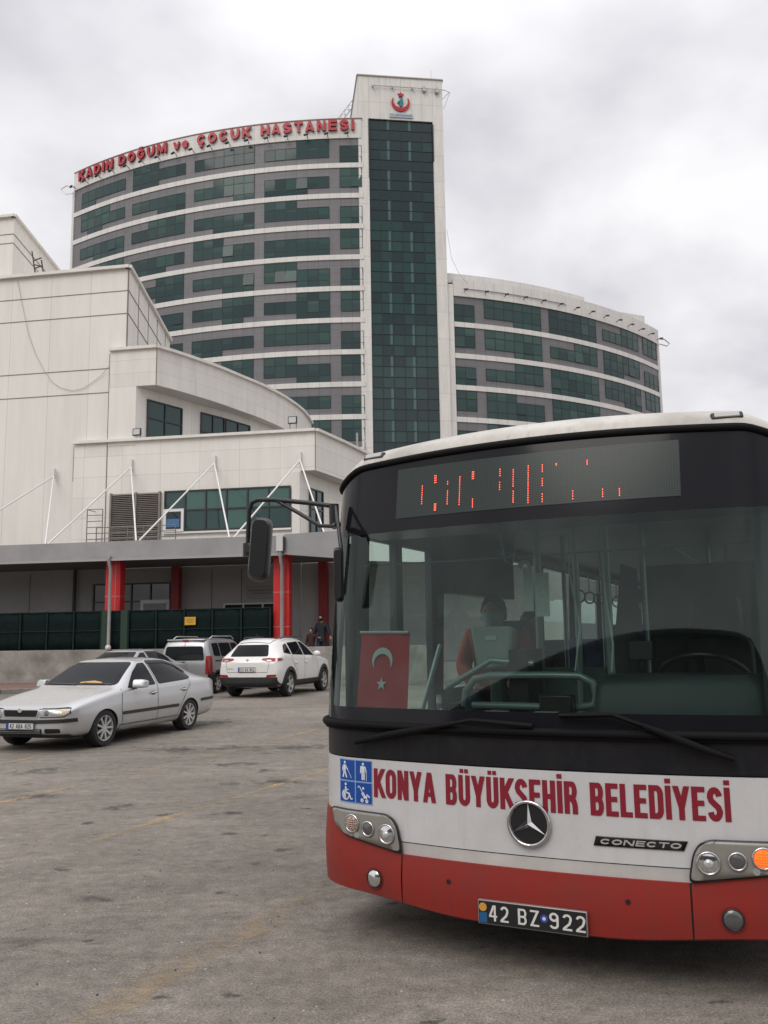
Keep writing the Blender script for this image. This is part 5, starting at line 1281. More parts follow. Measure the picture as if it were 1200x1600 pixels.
def seat(x, y, z0, rz, m=M_seat, head=False, label=None):
    t = empty('driver_seat' if head else 'passenger_seat', (x, y, z0), rz, parent=bus)
    o = rounded([(-.22, -.02), (.22, -.02), (.22, .42), (-.22, .42)], .06)
    mb = MB(); n_ = len(o); mb.add([(a, b, .38) for a, b in o]+[(a, b, .46) for a, b in o], [tuple(range(n_))[::-1], tuple(range(n_, 2*n_))]+[(i, (i+1) % n_, n_+(i+1) % n_, n_+i) for i in range(n_)]); mb.build('cushion', m, t, bevel=.02)
    o = rounded([(-.22, .42), (.22, .42), (.20, 1.10 if not head else 1.02), (-.20, 1.10 if not head else 1.02)], .09, 5)
    n_ = len(o); mb = MB(); mb.add([(a, .40+.15*(b-.42), b) for a, b in o]+[(a, .49+.15*(b-.42), b) for a, b in o], [tuple(range(n_)), tuple(range(n_, 2*n_))[::-1]]+[(i, n_+i, n_+(i+1) % n_, (i+1) % n_) for i in range(n_)]); mb.build('backrest', m, t, bevel=.02)
    if head:
        o = rounded([(-.15, 1.04), (.15, 1.04), (.14, 1.28), (-.14, 1.28)], .06, 5); n_ = len(o)
        mb = MB(); mb.add([(a, .50, b) for a, b in o]+[(a, .60, b) for a, b in o], [tuple(range(n_)), tuple(range(n_, 2*n_))[::-1]]+[(i, n_+i, n_+(i+1) % n_, (i+1) % n_) for i in range(n_)]); mb.build('headrest', m, t, bevel=.02)
    mb = MB(); mb.box(-.18, .18, .02, .40, 0, .375); mb.build('pedestal', M_int, t)
    return t
seat(.70, 1.35, .52, 0, M_plast, head=True)
mb = MB(); mb.box(.22, 1.22, 1.05, 2.1, .37, .52); mb.build('driver_platform', M_int, bus)
mb = MB(); mb.box(.16, .20, .95, 2.05, .5, 1.12); mb.quad((.18, .95, 1.12), (.18, 2.05, 1.12), (.18, 2.05, 2.0), (.18, 1.5, 2.0)); mb.box(.2, 1.22, 2.06, 2.09, .5, 2.02); mb.build('driver_cab_wall', mat('cab_wall_grey', (.05, .06, .062), .6, var=(2, .2)), bus)
for y in (3.0, 3.8, 4.6, 7.0, 7.8, 9.4, 10.2):
    for x in (-.95, .95): seat(x, y, .42 if y < 6 else .6, 0)
seat(-.93, 2.08, .58, 0)
mb = MB(); mb.box(-1.24, -.62, 1.95, 3.0, .37, .58); mb.build('wheel_box', M_int, bus)
# curved handrail, ticket machine, poles
rail = [(-.62, .78, 1.16), (-.60, .76, 1.25), (-.54, .75, 1.315), (-.44, .74, 1.335), (-.1, .72, 1.338), (.08, .72, 1.335), (.15, .72, 1.30), (.165, .72, 1.23), (.15, .72, 1.18), (.06, .72, 1.165), (-.56, .76, 1.165)]
mb = MB(); mb.tube(rail, .021, 10); mb.build('curved_handrail', M_pole, bus, smooth=70)
mb = MB(); mb.tube([(-.72, .75, 1.26), (-.45, .78, 1.42), (-.2, .80, 1.40)], .018, 8); mb.build('handrail', M_pole, bus, smooth=70)
tm = empty('ticket_machine', (-.46, .88, 0), R(-4), parent=bus)
mb = MB(); vs_ = [(-.105, -.03, 1.36), (.105, -.03, 1.36), (.135, -.05, 1.62), (-.135, -.05, 1.62), (-.105, .08, 1.36), (.105, .08, 1.36), (.135, .05, 1.60), (-.135, .05, 1.60)]
mb.add(vs_, [(0, 1, 2, 3), (7, 6, 5, 4), (4, 5, 1, 0), (5, 6, 2, 1), (6, 7, 3, 2), (7, 4, 0, 3)]); mb.build('casing', mat('machine_grey', (.26, .31, .29), .5), tm, bevel=.02)
mb = MB(); mb.box(-.035, .035, -.0485, -.045, 1.535, 1.56); mb.build('printed_label', mat('pale_label', (.4, .45, .44), .5), tm)
mb = MB(); mb.tube([(0, .04, 1.38), (0, .1, .4)], .05, 10); mb.build('stand', M_int, tm)
mb = MB(); mb.slab([(.13, -.1), (.24, -.1), (.24, .15), (.13, .15)], .4, 1.48); mb.build('side_column', M_black, tm)
def pole(x, y, z0=.37, z1=2.36, r=.018): 
    mb = MB(); mb.tube([(x, y, z0), (x, y, z1)], r, 8); mb.build('pole', M_pole, bus, smooth=70)
pole(-.30, 1.30, r=.028); pole(-.02, 1.15, r=.02); pole(.20, .98, .37, 2.3, .022); pole(.30, 1.6); pole(-.55, 2.9); pole(.55, 3.0); pole(-.55, 4.3); pole(.55, 4.5); pole(-.55, 6.6); pole(.55, 6.8); pole(-.6, 9); pole(.6, 9)
for s_ in (-1, 1):
    mb = MB(); mb.tube([(s_*.5, 1.2, 2.08), (s_*.5, 11.5, 2.08)], .018, 8); mb.build('ceiling_rail', M_pole, bus, smooth=70)
mb = MB(); mb.tube([(.22, .75, 2.1), (.24, .74, 1.75), (.27, .72, 1.5), (.26, .70, 1.36)], .006, 6); mb.build('loose_wire', mat('pale_wire', (.4, .45, .43), .5), bus)
mb = MB(); mb.box(-.32, .10, 1.30, 1.33, .5, 1.36); mb.build('luggage_panel', mat('green_grey_panel', (.10, .16, .145), .45), bus)
nz_ = MB()
for (x, z0, z1, w_) in ((-.155, 1.69, 1.93, .055), (-.075, 1.66, 1.90, .075)):
    nz_.box(x-w_/2, x+w_/2, .60, .604, z0, z1)
o2 = [(-.185+.03*math.cos(R(a)), 1.93+.035*math.sin(R(a))) for a in range(0, 181, 30)]
nz_.tube([(p[0]+.015, .602, p[1]) for p in o2], .013, 6)
nz_.build('hanging_notices', mat('notice_paper', (.36, .42, .40), .8, var=(60, .25)), bus)
mb = MB(); mb.tube([(-1.15, .55, 1.985), (1.12, .55, 2.0)], .006, 6); mb.build('sun_blind_rail', M_pole, bus)
mb = MB(); mb.box(-1.235, -1.21, .46, .52, 1.13, 2.12); mb.build('corner_post', M_black, bus)
for k in range(6):
    p = SX(1.0+.045*k, 1.6)
mb = MB(); mb.slab([(1.03, .30), (1.10, .36), (1.19, .52), (1.14, .66), (1.04, .5)], 1.13, 2.12); mb.build('corner_post', M_black, bus)

for pts, r__ in (([(.06, .70, 2.16), (.05, .72, 1.9), (.09, .74, 1.6), (.05, .75, 1.36)], .005), ([(-.33, .66, 2.16), (-.30, .66, 1.98), (-.26, .66, 1.95), (-.22, .66, 2.16)], .005)):
    mb = MB(); mb.tube(pts, r__, 6); mb.build('loose_wire', mat('pale_wire', (.4, .45, .43), .5), bus)
mb = MB(); mb.slab([(-.12, .60), (.06, .60), (.06, .70), (-.12, .70)], 1.14, 1.24); mb.build('cash_box', M_black, bus, bevel=.01)
mb = MB(); mb.tube([(.42, .72, 1.36), (.42, .70, 1.44)], .012, 6); mb.box(.36, .48, .68, .70, 1.42, 1.52); mb.build('validator_screen', M_plast, bus, bevel=.008)
mb = MB(); mb.box(-.95, -.45, .32, .45, 1.137, 1.16); mb.build('paper_tray', M_int, bus)
for bx in ((-.80, -.66, .34, .43), (-.35, -.22, .30, .40), (-.08, .04, .33, .42)):
    mb = MB(); mb.box(*bx, 1.162, 1.166); mb.build('paper_sheet', mat('paper', (.5, .5, .46), .8), bus)
for s_, y0_ in ((-1, 3.2), (-1, 4.7), (1, 3.4), (1, 5.0), (-1, 6.2), (1, 6.6)):
    for k_ in range(3):
        mb = MB(); a_, b_ = s_*.5, y0_+.35*k_; mb.tube([(a_, b_, 2.07), (a_, b_, 1.93)], .007, 5); mb.tube([(a_+.045*math.cos(R(q_)), b_, 1.88+.05*math.sin(R(q_))) for q_ in range(0, 360, 36)], .008, 5, closed=True); mb.build('strap_handle', M_pole, bus)
mb = MB(); mb.box(-1.225, -1.13, 1.92, 3.4, 1.88, 2.36); mb.build('overhead_panel', M_plast, bus)
# flag inside the windscreen
M_flag = mat('flag_red', (.52, .016, .026), .75, var=(6, .12))
nx_, nz2 = 14, 18; vs_ = []
for j in range(nz2+1):
    for i in range(nx_+1):
        x = -.985+.315*i/nx_-.012*(1-j/nz2)*(1-i/nx_); z = 1.14+.445*j/nz2
        gy = SX(x, z).y
        vs_.append((x, gy+.035+.006*math.sin(i*.9+j*.15), z))
mb = MB(); mb.add(vs_, [(j*(nx_+1)+i, j*(nx_+1)+i+1, (j+1)*(nx_+1)+i+1, (j+1)*(nx_+1)+i) for j in range(nz2) for i in range(nx_)])
fo = mb.build('flag', M_flag, smooth=80, fix=False); fo.location = BO; fo.rotation_euler = (0, 0, BA)
tag(fo, 'red flag with a white crescent and star hanging inside the bus windscreen', 'flag')
M_fw = mat('flag_white', (.62, .66, .64), .7)
def flagpt(x, z): return (x, SX(x, z).y+.024, z)
fcx, fcz = -.832, 1.44
co2 = [(px, 2*fcz-pz) for px, pz in crescent(fcx, fcz, .066, .054, .021)]     # horns point down
v, f = grid_face(co2, .03); mb = MB(); mb.add([flagpt(*p) for p in v], f); mb.build('crescent', M_fw, fo, fix=False)
st_ = [(-.832+(.033 if i % 2 == 0 else .013)*math.sin(i*math.pi/5), 1.315+(.035 if i % 2 == 0 else .014)*math.cos(i*math.pi/5)) for i in range(10)]
v, f = grid_face(st_, .03); mb = MB(); mb.add([flagpt(*p) for p in v], f); mb.build('star', M_fw, fo, fix=False)
mb = MB(); mb.tube([flagpt(-.985, 1.59), flagpt(-.67, 1.585)], .008, 6); mb.build('hanging_bar', M_fw, fo)
# ================================================================== cars (local axes: x from nose to tail, origin on the ground midway between the axles)
M_tyre = mat('tyre_rubber', (.018, .018, .018), .8, bump=(40, .2)); M_alloy = mat('alloy_rim', (.58, .58, .57), .30, .6)
M_cglass = mat('car_window_glass', (.008, .010, .012), .03, spec=.15); M_arch = mat('wheel_arch_black', (.008, .008, .008), .9)
M_trim = mat('black_trim', (.018, .018, .02), .5); M_lampr = mat('red_lamp', (.28, .012, .012), .12); M_lampc = mat('clear_lamp', (.40, .41, .41), .10, .35)
M_lampa = mat('amber_corner_lamp', (.50, .44, .30), .1, .3); M_plt = mat('white_plate', (.60, .60, .59), .5); M_pink = mat('plate_ink_black', (.02, .02, .02), .6); M_pblue = mat('plate_band_blue', (.01, .05, .25), .5)
def body_mesh(sta, wheels, wr, paint, xm, bot=.22):
    """smooth shell lofted through cross-sections, with wheel arches cut in. station: x, zb, w, zmid, wb, zb2, wr, zr, zt"""
    bm = bmesh.new(); rings = []
    for (x, zb, w_, zm, wb_, zb2, wrf, zr, zt) in sta:
        hs = [(0, zb), (w_*.80, zb), (w_*.96, zb+.05), (w_, zm), (wb_*.995, zb2-.06), (wb_, zb2), (wrf, zr), (wrf*.82, zr+(zt-zr)*.62), (wrf*.4, zt), (0, zt+.004)]
        pts = [(-y, z) for y, z in hs]+[(y, z) for y, z in hs[-2:0:-1]]
        rings.append([bm.verts.new((x-xm, y, z)) for y, z in pts])
    n_ = len(rings[0])
    for a, b in zip(rings, rings[1:]):
        for i in range(n_): bm.faces.new((a[i], a[(i+1) % n_], b[(i+1) % n_], b[i]))
    for rg, fl in ((rings[0], 1), (rings[-1], 0)):
        h = n_//2
        for i in range(h):
            q = [rg[i], rg[i+1], rg[(n_-1-i) % n_], rg[(n_-i) % n_]]; q = list(dict.fromkeys(q))
            if len(q) > 2: bm.faces.new(q)
    bmesh.ops.recalc_face_normals(bm, faces=bm.faces)
    me = bpy.data.meshes.new('body'); bm.to_mesh(me); bm.free()
    ob = bpy.data.objects.new('body', me); COL.objects.link(ob)
    ss = ob.modifiers.new('s', 'SUBSURF'); ss.levels = 3; ss.render_levels = 3
    me.materials.append(paint); me.materials.append(M_arch)
    cut = []
    for wx in wheels:
        for s_ in (-1, 1):
            mb = MB(); mb.lathe([(wr, 0), (wr, .5)], (wx, s_*.58, .0), 'y', 40, 0, s_); cm = mb.mesh('cut')
            cm.materials.append(paint); cm.materials.append(M_arch)
            for v in cm.vertices: v.co.z += wr*.86
            for p_ in cm.polygons: p_.material_index = 1
            co_ = bpy.data.objects.new('cut', cm); COL.objects.link(co_); cut.append(co_)
            bo = ob.modifiers.new('b', 'BOOLEAN'); bo.operation = 'DIFFERENCE'; bo.object = co_; bo.solver = 'EXACT'
    bpy.context.view_layer.update()
    dg = bpy.context.evaluated_depsgraph_get()
    res = bpy.data.meshes.new_from_object(ob.evaluated_get(dg))
    # unwelded smooth shell without arches for projecting details onto
    for md in list(ob.modifiers):
        if md.type == 'BOOLEAN': ob.modifiers.remove(md)
    bpy.context.view_layer.update(); dg = bpy.context.evaluated_depsgraph_get()
    sh = bpy.data.meshes.new_from_object(ob.evaluated_get(dg))
    bvh = BVHTree.FromPolygons([v.co.copy() for v in sh.vertices], [tuple(p.vertices) for p in sh.polygons])
    for c in cut: bpy.data.objects.remove(c)
    bpy.data.objects.remove(ob)
    return res, bvh
class Car:
    def __init__(s, name, loc, heading, label, sta, wheels, wr, paint, xm, group=None):
        s.t = empty(name, loc, math.atan2(-heading[1], -heading[0]), label, 'car', group)
        me, s.bvh = body_mesh(sta, wheels, wr, paint, xm)
        while len(me.materials) < 2: me.materials.append(M_arch)
        me.shade_smooth(); me.set_sharp_from_angle(angle=R(42))
        s.body = bpy.data.objects.new('body', me); COL.objects.link(s.body); s.body.parent = s.t
        s.paint = paint
    def hit(s, o, d, off):
        loc, no, ix, ds = s.bvh.ray_cast(Vector(o), Vector(d))
        if loc is None: return None
        if no.dot(Vector(d)) > 0: no = -no
        return loc+no*off
    def proj(s, name, outl, view, m, off=.004, g=.07, parent=None, lift=None):
        """detail laid on the body. view: 'L','R' (x,z outline), 'F','B' (y,z), 'T' (x,y)"""
        v, f = grid_face(outl, g); P = []; ok = []
        for a, b in v:
            if view in 'LR':
                sg = -1 if view == 'L' else 1; h = s.hit((a, 4*sg, b), (0, -sg, 0), off)
            elif view == 'F': h = s.hit((-6, a, b), (1, 0, 0), off)
            elif view == 'B': h = s.hit((6, a, b), (-1, 0, 0), off)
            else: h = s.hit((a, b, 5), (0, 0, -1), off)
            P.append(h)
        ff = [q for q in f if all(P[i] is not None for i in q)]
        P = [p if p is not None else Vector((0, 0, 0)) for p in P]
        used = sorted({i for q in ff for i in q}); mp = {i: k for k, i in enumerate(used)}
        mb = MB(); mb.add([P[i] for i in used], [[mp[i] for i in q] for q in ff])
        return mb.build(name, m, parent or s.t, smooth=60, fix=False)
    def line(s, name, pts, w_, view, m=None, off=.003, parent=None): return s.proj(name, stroke2d(pts, w_), view, m or M_seam, off, .05, parent)
    def wheel(s, x, y, r, spokes, side, wd=.10, rimr=.69):
        t = empty('wheel', (x, y, r), 0, parent=s.t)
        mb = MB(); mb.lathe([(r*rimr, -wd), (r*.93, -wd*1.02), (r*.985, -wd*.75), (r, -wd*.3), (r, wd*.3), (r*.985, wd*.75), (r*.93, wd*1.02), (r*rimr, wd)], (0, 0, 0), 'y', 32, cap=False); mb.build('tyre', M_tyre, t, smooth=50)
        mb = MB(); o = wd*.92*side; q = r*rimr
        mb.lathe([(q*1.03, o*1.02), (q*.93, o*1.0), (q*.87, o*.6), (q*.85, -o*.3)], (0, 0, 0), 'y', 32, cap=False)
        mb.lathe([(.0001, o*.95), (q*.16, o*.95), (q*.2, o*.7)], (0, 0, 0), 'y', 16, cap=False)
        for k in range(spokes):
            a = 2*math.pi*k/spokes; mb.obox((q*.12*math.cos(a), o*.78, q*.12*math.sin(a)), (q*.94*math.cos(a), o*.86, q*.94*math.sin(a)), (.035 if spokes > 6 else .062), .03, up=(0, 1, 0))
        mb.lathe([(q*.9, -o*.2), (.0001, -o*.2)], (0, 0, 0), 'y', 24, 1, cap=False)
        mb.build('rim', [M_alloy, M_arch], t, smooth=35, fix=False)
    def plate(s, x, y, z, txt, facing, w_=.52, h_=.11, tilt=0):
        t = empty('number_plate', (x, y, z), 0, parent=s.t); f = facing
        mb = MB(); mb.box(min(0, .012*f), max(0, .012*f), -w_/2, w_/2, -h_/2, h_/2); mb.build('plate_face', M_plt, t)
        mb = MB(); mb.box(min(.0122*f, .0135*f), max(.0122*f, .0135*f), -w_/2-.008, w_/2+.008, -h_/2-.008, -h_/2+.004); mb.box(min(.0122*f, .0135*f), max(.0122*f, .0135*f), -w_/2-.008, w_/2+.008, h_/2-.004, h_/2+.008); mb.build('plate_frame', M_trim, t)
        block_text('lettering', txt, lambda a, b, k: ((.0145+.0004*k)*f, a*f+.02*f, b-.035), .070, w_*.80, M_pink, t, .55, .15, .14)
        b0 = -w_/2*f; b1 = b0+.045*f
        mb = MB(); mb.box(min(.0122*f, .014*f), max(.0122*f, .014*f), min(b0, b1), max(b0, b1), -h_/2+.002, h_/2-.002); mb.build('blue_band', M_pblue, t)
M_seam = mat('panel_gap', (.02, .02, .02), .8)
def paintm(name, col, metal=.0, rough=.3, var=.06): return mat(name, col, rough, metal, .5, var=(1.2, var), coat=.6)
M_silver = paintm('silver_paint', (.56, .565, .57), .55, .27, .05); M_silv2 = paintm('grey_silver_paint', (.36, .365, .37), .4, .34); M_wpaint = paintm('white_car_paint', (.74, .73, .71), 0, .25, .03); M_vpaint = paintm('warm_silver_paint', (.40, .40, .405), .5, .3, .06)

# ---- sedan / liftback seen from its front left
def sedan(name, loc, heading, label, paint, k=1.0, full=True, txt='42 ABA 825', group=None):
    sta = [(0.02, .34, .60, .48, .62, .60, .50, .64, .66), (.08, .24, .74, .46, .74, .64, .60, .69, .705), (.30, .20, .83, .50, .82, .72, .70, .77, .79), (.75, .20, .865, .52, .845, .81, .72, .865, .885), (1.18, .19, .87, .54, .85, .875, .72, .93, .955),
           (1.34, .19, .87, .55, .85, .90, .71, .965, .99), (1.55, .19, .87, .55, .85, .905, .685, 1.10, 1.13), (1.98, .19, .87, .55, .85, .92, .60, 1.345, 1.385), (2.12, .19, .87, .55, .85, .925, .585, 1.375, 1.42), (2.6, .19, .87, .55, .85, .935, .585, 1.395, 1.447), (3.05, .19, .87, .55, .85, .95, .58, 1.37, 1.425),
           (3.40, .19, .87, .56, .845, .965, .565, 1.29, 1.345), (3.80, .20, .865, .57, .84, .98, .58, 1.115, 1.165), (4.05, .21, .855, .58, .83, .985, .60, 1.035, 1.065), (4.36, .24, .82, .60, .79, .96, .60, 1.01, 1.025), (4.46, .28, .76, .62, .73, .90, .56, .955, .97), (4.50, .36, .66, .60, .62, .80, .48, .86, .87)]
    xm = 2.16
    c = Car(name, loc, heading, label, sta, [.90-xm, 3.415-xm], .335, paint, xm, group)
    X = lambda pts: [(a-xm, b) for a, b in pts]
    # glass
    c.proj('windscreen', rounded([(-.70, .985), (.70, .985), (.545, 1.362), (-.545, 1.362)], .06), 'F', M_cglass, .004, .08)
    if full: c.proj('wiper', stroke2d([(-.62, .995), (-.1, 1.01)], .02), 'F', M_trim, .012, .1); c.proj('wiper', stroke2d([(.0, .995), (.55, 1.01)], .02), 'F', M_trim, .012, .1)
    for vw in 'LR':
        c.proj('side_window', rounded(X([(1.50, .925), (2.30, .945), (2.28, 1.345), (2.10, 1.335), (1.86, 1.20)]), .03), vw, M_cglass, .004)
        c.proj('side_window', rounded(X([(2.39, .947), (3.36, .985), (3.50, 1.02), (3.22, 1.245), (2.90, 1.335), (2.37, 1.347)]), .05), vw, M_cglass, .004)
        c.line('wind_deflector', X([(2.36, 1.352), (2.9, 1.342), (3.22, 1.252), (3.42, 1.12)]), .05, vw, M_trim, .012)
        if full:
            c.line('door_gap', X([(1.33, .92), (1.30, .60), (1.36, .27)]), .010, vw); c.line('door_gap', X([(2.345, 1.36), (2.345, .27)]), .010, vw)
            c.line('door_gap', X([(3.38, 1.06), (3.42, .90), (3.18, .62), (3.05, .42), (2.98, .27)]), .010, vw)
            c.line('door_moulding', X([(1.33, .512), (3.02, .515)]), .055, vw, M_trim, .010)
            c.line('door_moulding', X([(3.80, .56), (4.35, .57)]), .055, vw, M_trim, .010)
            c.line('sill_line', X([(1.30, .265), (3.03, .27)]), .10, vw, paint, .012); c.line('sill_gap', X([(1.28, .315), (3.03, .32)]), .010, vw, M_seam, .013)
            sg = -1 if vw == 'L' else 1
            for hx in (2.20, 3.20):
                h = c.hit((hx-xm, 4*sg, .80), (0, -sg, 0), .02); mb = MB(); mb.tube([h+Vector((-.10, 0, 0)), h+Vector((-.05, .012*sg, .005)), h+Vector((.06, .012*sg, .005)), h+Vector((.09, 0, 0))], [.012, .017, .017, .012], 8); mb.build('door_handle', paint, c.t, smooth=60)
                c.proj('handle_recess', circle2d(hx-xm, .80, .075, 16, .035), vw, M_trim, .005, .05)
            mr = empty('door_mirror', tuple(c.hit((1.62-xm, 4*sg, .93), (0, -sg, 0), .0)), 0, parent=c.t)
            o = rounded([(-.02, -.02), (.17, -.02), (.19, .12), (.02, .13)], .05, 5); n_ = len(o)
            mb = MB(); yy = (.02, .16, .21)
            mb.add([(a*.9-.03+.02*j, sg*yy[j], b*(1 if j < 2 else .8)+.01) for j in range(3) for a, b in o], [tuple(range(n_)), tuple(range(2*n_, 3*n_))]+[(j*n_+i, j*n_+(i+1) % n_, (j+1)*n_+(i+1) % n_, (j+1)*n_+i) for j in (0, 1) for i in range(n_)])
            mb.build('shell', paint, mr, bevel=.015); mb = MB(); mb.box(-.02, .06, -.02 if sg > 0 else -.06, .06 if sg > 0 else .02, -.03, .02); mb.build('foot', M_trim, mr)
    if full:
        # face: grille, lamps, bumper
        c.proj('grille', rounded([(-.27, .555), (.27, .555), (.30, .665), (-.30, .665)], .03), 'F', M_arch, .006, .05)
        c.line('grille_surround', [(-.275, .548), (.275, .548), (.31, .60), (.305, .672), (-.305, .672), (-.31, .60), (-.275, .548)], .022, 'F', M_lampc, .009)
        mb = MB(); h = c.hit((-6, 0, .66), (1, 0, 0), .012); mb.lathe([(.0001, -.01), (.034, -.01), (.04, 0)], tuple(h), 'x', 20); mb.build('round_badge', M_alloy, c.t, smooth=50)
        for sg in (-1, 1):
            hl = c.proj('headlight', rounded([(sg*a, b) for a, b in [(.335, .555), (.70, .568), (.745, .612), (.735, .678), (.36, .672)]], .03), 'F', M_lampc, .007, .04)
            c.proj('corner_lamp', rounded([(sg*a, b) for a, b in [(.63, .572), (.70, .575), (.74, .615), (.73, .672), (.645, .672)]], .02), 'F', M_lampa, .010, .04, hl)
            c.line('lamp_gap', [(sg*a, b) for a, b in [(.335, .548), (.71, .560), (.76, .612), (.745, .688), (.35, .682)]], .012, 'F', M_seam, .0055)
            c.proj('reflector', circle2d(sg*.45, .615, .042), 'F', mat('headlamp_bowl', (.2, .2, .2), .1, .8), .010, .05, hl)
            c.proj('fog_opening', rounded([(sg*.42, .30), (sg*.66, .31), (sg*.66, .375), (sg*.42, .375)], .03), 'F', M_arch, .006, .05)
            c.line('bonnet_gap', [(sg*.31, .675), (sg*.72, .70)], .008, 'F')
        c.line('bumper_strip', [(-.80, .50), (-.30, .482), (.30, .482), (.80, .50)], .06, 'F', M_trim, .012)
        c.proj('lower_grille', rounded([(-.36, .285), (.36, .285), (.38, .37), (-.38, .37)], .02), 'F', M_arch, .006, .05)
        for z in (.305, .33, .355): c.line('grille_bar', [(-.35, z), (.35, z)], .010, 'F', M_silv2, .010)
        c.line('chin', [(-.72, .245), (.72, .245)], .07, 'F', M_trim, .012)
        h = c.hit((-6, 0, .425), (1, 0, 0), .02); c.plate(h.x-.006, -.02, .415, txt, -1, .47, .10)
        c.proj('dashboard_card', stroke2d([(-.42, 1.018), (-.25, 1.03), (-.02, 1.022)], [.02, .045, .02]), 'F', mat('orange_card', (.55, .33, .10), .7), .007, .05)
        c.proj('rear_window', rounded([(-.5, 1.13), (.5, 1.13), (.47, 1.32), (-.47, 1.32)], .05), 'B', M_cglass, .004)
    for wx in (.90-xm, 3.415-xm):
        for sg in (-1, 1): c.wheel(wx, sg*.745, .305, 9, sg)
    return c
c1 = sedan('parked_car', (-4.73, 15.26, 0), (-.301, -.954), 'silver liftback sedan with black door mouldings nearest on the left, plate 42 ABA 825', M_silver)
c1.t.scale = (1, 1, .91)
c2 = sedan('parked_car', (-7.2, 24.5, 0), (-.33, -.944), 'silver sedan mostly hidden behind the nearest silver car, only its roof showing', M_silv2, full=False)
c2.t.scale = (.95, .95, .965)

# ---- white crossover seen from its rear right
def suv():
    L_ = 4.47; xm = .88+2.67/2
    sta = [(0.03, .40, .60, .62, .62, .80, .5, .88, .90), (.10, .30, .80, .60, .80, .88, .66, .95, .97), (.45, .26, .90, .62, .88, .96, .74, 1.02, 1.04), (1.0, .25, .925, .65, .90, 1.02, .76, 1.09, 1.11), (1.25, .25, .925, .66, .90, 1.04, .75, 1.14, 1.16), (1.55, .25, .925, .67, .90, 1.055, .70, 1.30, 1.33), (1.98, .25, .925, .68, .90, 1.07, .63, 1.55, 1.60), (2.4, .25, .925, .68, .90, 1.085, .625, 1.60, 1.66), (3.0, .25, .925, .70, .90, 1.10, .62, 1.60, 1.665), (3.6, .25, .925, .72, .90, 1.12, .60, 1.555, 1.62), (3.95, .26, .925, .74, .895, 1.14, .565, 1.48, 1.55), (4.12, .28, .92, .76, .885, 1.14, .54, 1.36, 1.43), (4.27, .30, .91, .78, .865, 1.10, .58, 1.19, 1.24), (4.40, .32, .885, .72, .83, 1.0, .62, 1.06, 1.08), (4.46, .40, .80, .66, .76, .88, .58, .94, .96)]
    c = Car('parked_car', (-3.20, 26.9, 0), (.29, .957), 'white crossover with red tail lamps parked by the wall, seen from behind', sta, [.88-xm, 3.55-xm], .40, M_wpaint, xm)
    X = lambda pts: [(a-xm, b) for a, b in pts]
    c.proj('rear_window', rounded([(-.58, 1.13), (.58, 1.13), (.47, 1.45), (-.47, 1.45)], .06), 'B', M_cglass, .005)
    c.proj('roof_spoiler', rounded([(1.35, -.50), (1.78, -.47), (1.78, .47), (1.35, .50)], .06), 'T', M_wpaint, .02, .08)
    c.proj('sunroof', rounded([(-.15, -.46), (1.25, -.44), (1.25, .44), (-.15, .46)], .06), 'T', M_cglass, .006, .1)
    for vw in 'LR':
        sg = -1 if vw == 'L' else 1
        c.proj('side_window', rounded(X([(1.62, 1.11), (2.42, 1.135), (2.42, 1.53), (2.15, 1.51), (1.85, 1.34)]), .04), vw, M_cglass)
        c.proj('side_window', rounded(X([(2.50, 1.137), (3.30, 1.165), (3.26, 1.495), (2.50, 1.53)]), .04), vw, M_cglass)
        c.proj('side_window', rounded(X([(3.37, 1.167), (3.82, 1.22), (3.58, 1.43), (3.34, 1.485)]), .04), vw, M_cglass)
        c.line('door_gap', X([(2.46, 1.55), (2.46, .45)]), .012, vw); c.line('door_gap', X([(1.42, 1.07), (1.40, .45)]), .012, vw); c.line('door_gap', X([(3.33, 1.17), (3.38, 1.0), (3.05, .70), (2.98, .45)]), .012, vw)
        for wx in (.88, 3.55):
            pts = [(wx+.445*math.cos(R(a))-xm, .345+.445*math.sin(R(a))) for a in range(-8, 189, 14)]
            c.line('wheel_arch_cladding', pts, .10, vw, M_trim, .012)
        c.line('sill_cladding', X([(1.28, .36), (3.12, .36)]), .18, vw, M_trim, .010)
        for hx in (2.33, 3.12):
            h = c.hit((hx-xm, 4*sg, .93), (0, -sg, 0), .02); mb = MB(); mb.tube([h+Vector((-.1, 0, 0)), h+Vector((0, .015*sg, 0)), h+Vector((.1, 0, 0))], .018, 8); mb.build('door_handle', M_wpaint, c.t, smooth=60)
        mb = MB(); h = c.hit((1.72-xm, 4*sg, 1.10), (0, -sg, 0), 0); mb.ball((h.x, h.y+sg*.13, h.z+.06), .08, .12, .085); mb.build('door_mirror', M_wpaint, c.t, smooth=60)
        mb = MB(); mb.tube([(1.9-xm, sg*.60, 1.62), (2.1-xm, sg*.6, 1.675), (3.3-xm, sg*.585, 1.665), (3.5-xm, sg*.575, 1.62)], .018, 6); mb.build('roof_rail', M_trim, c.t, smooth=60)
        tl = c.proj('tail_light', rounded([(sg*a, b) for a, b in [(.42, 1.035), (.62, .985), (.80, .992), (.80, 1.078), (.60, 1.085), (.44, 1.075)]], .02), 'B', M_lampr, .010, .05)
        c.proj('reversing_lamp', rounded([(sg*.58, 1.0), (sg*.72, .995), (sg*.70, 1.03), (sg*.58, 1.035)], .01), 'B', M_lampc, .013, .05, tl)
        c.proj('tail_light', rounded(X([(4.02, 1.02), (4.30, .995), (4.30, 1.075), (4.12, 1.085)]), .02), vw, M_lampr, .010, .05)
        c.proj('rear_reflector', rounded([(sg*.56, .575), (sg*.84, .585), (sg*.85, .64), (sg*.60, .635)], .015), 'B', M_lampr, .012, .05)
    c.line('bumper_cladding', [(-.86, .44), (.86, .44)], .26, 'B', M_trim, .012)
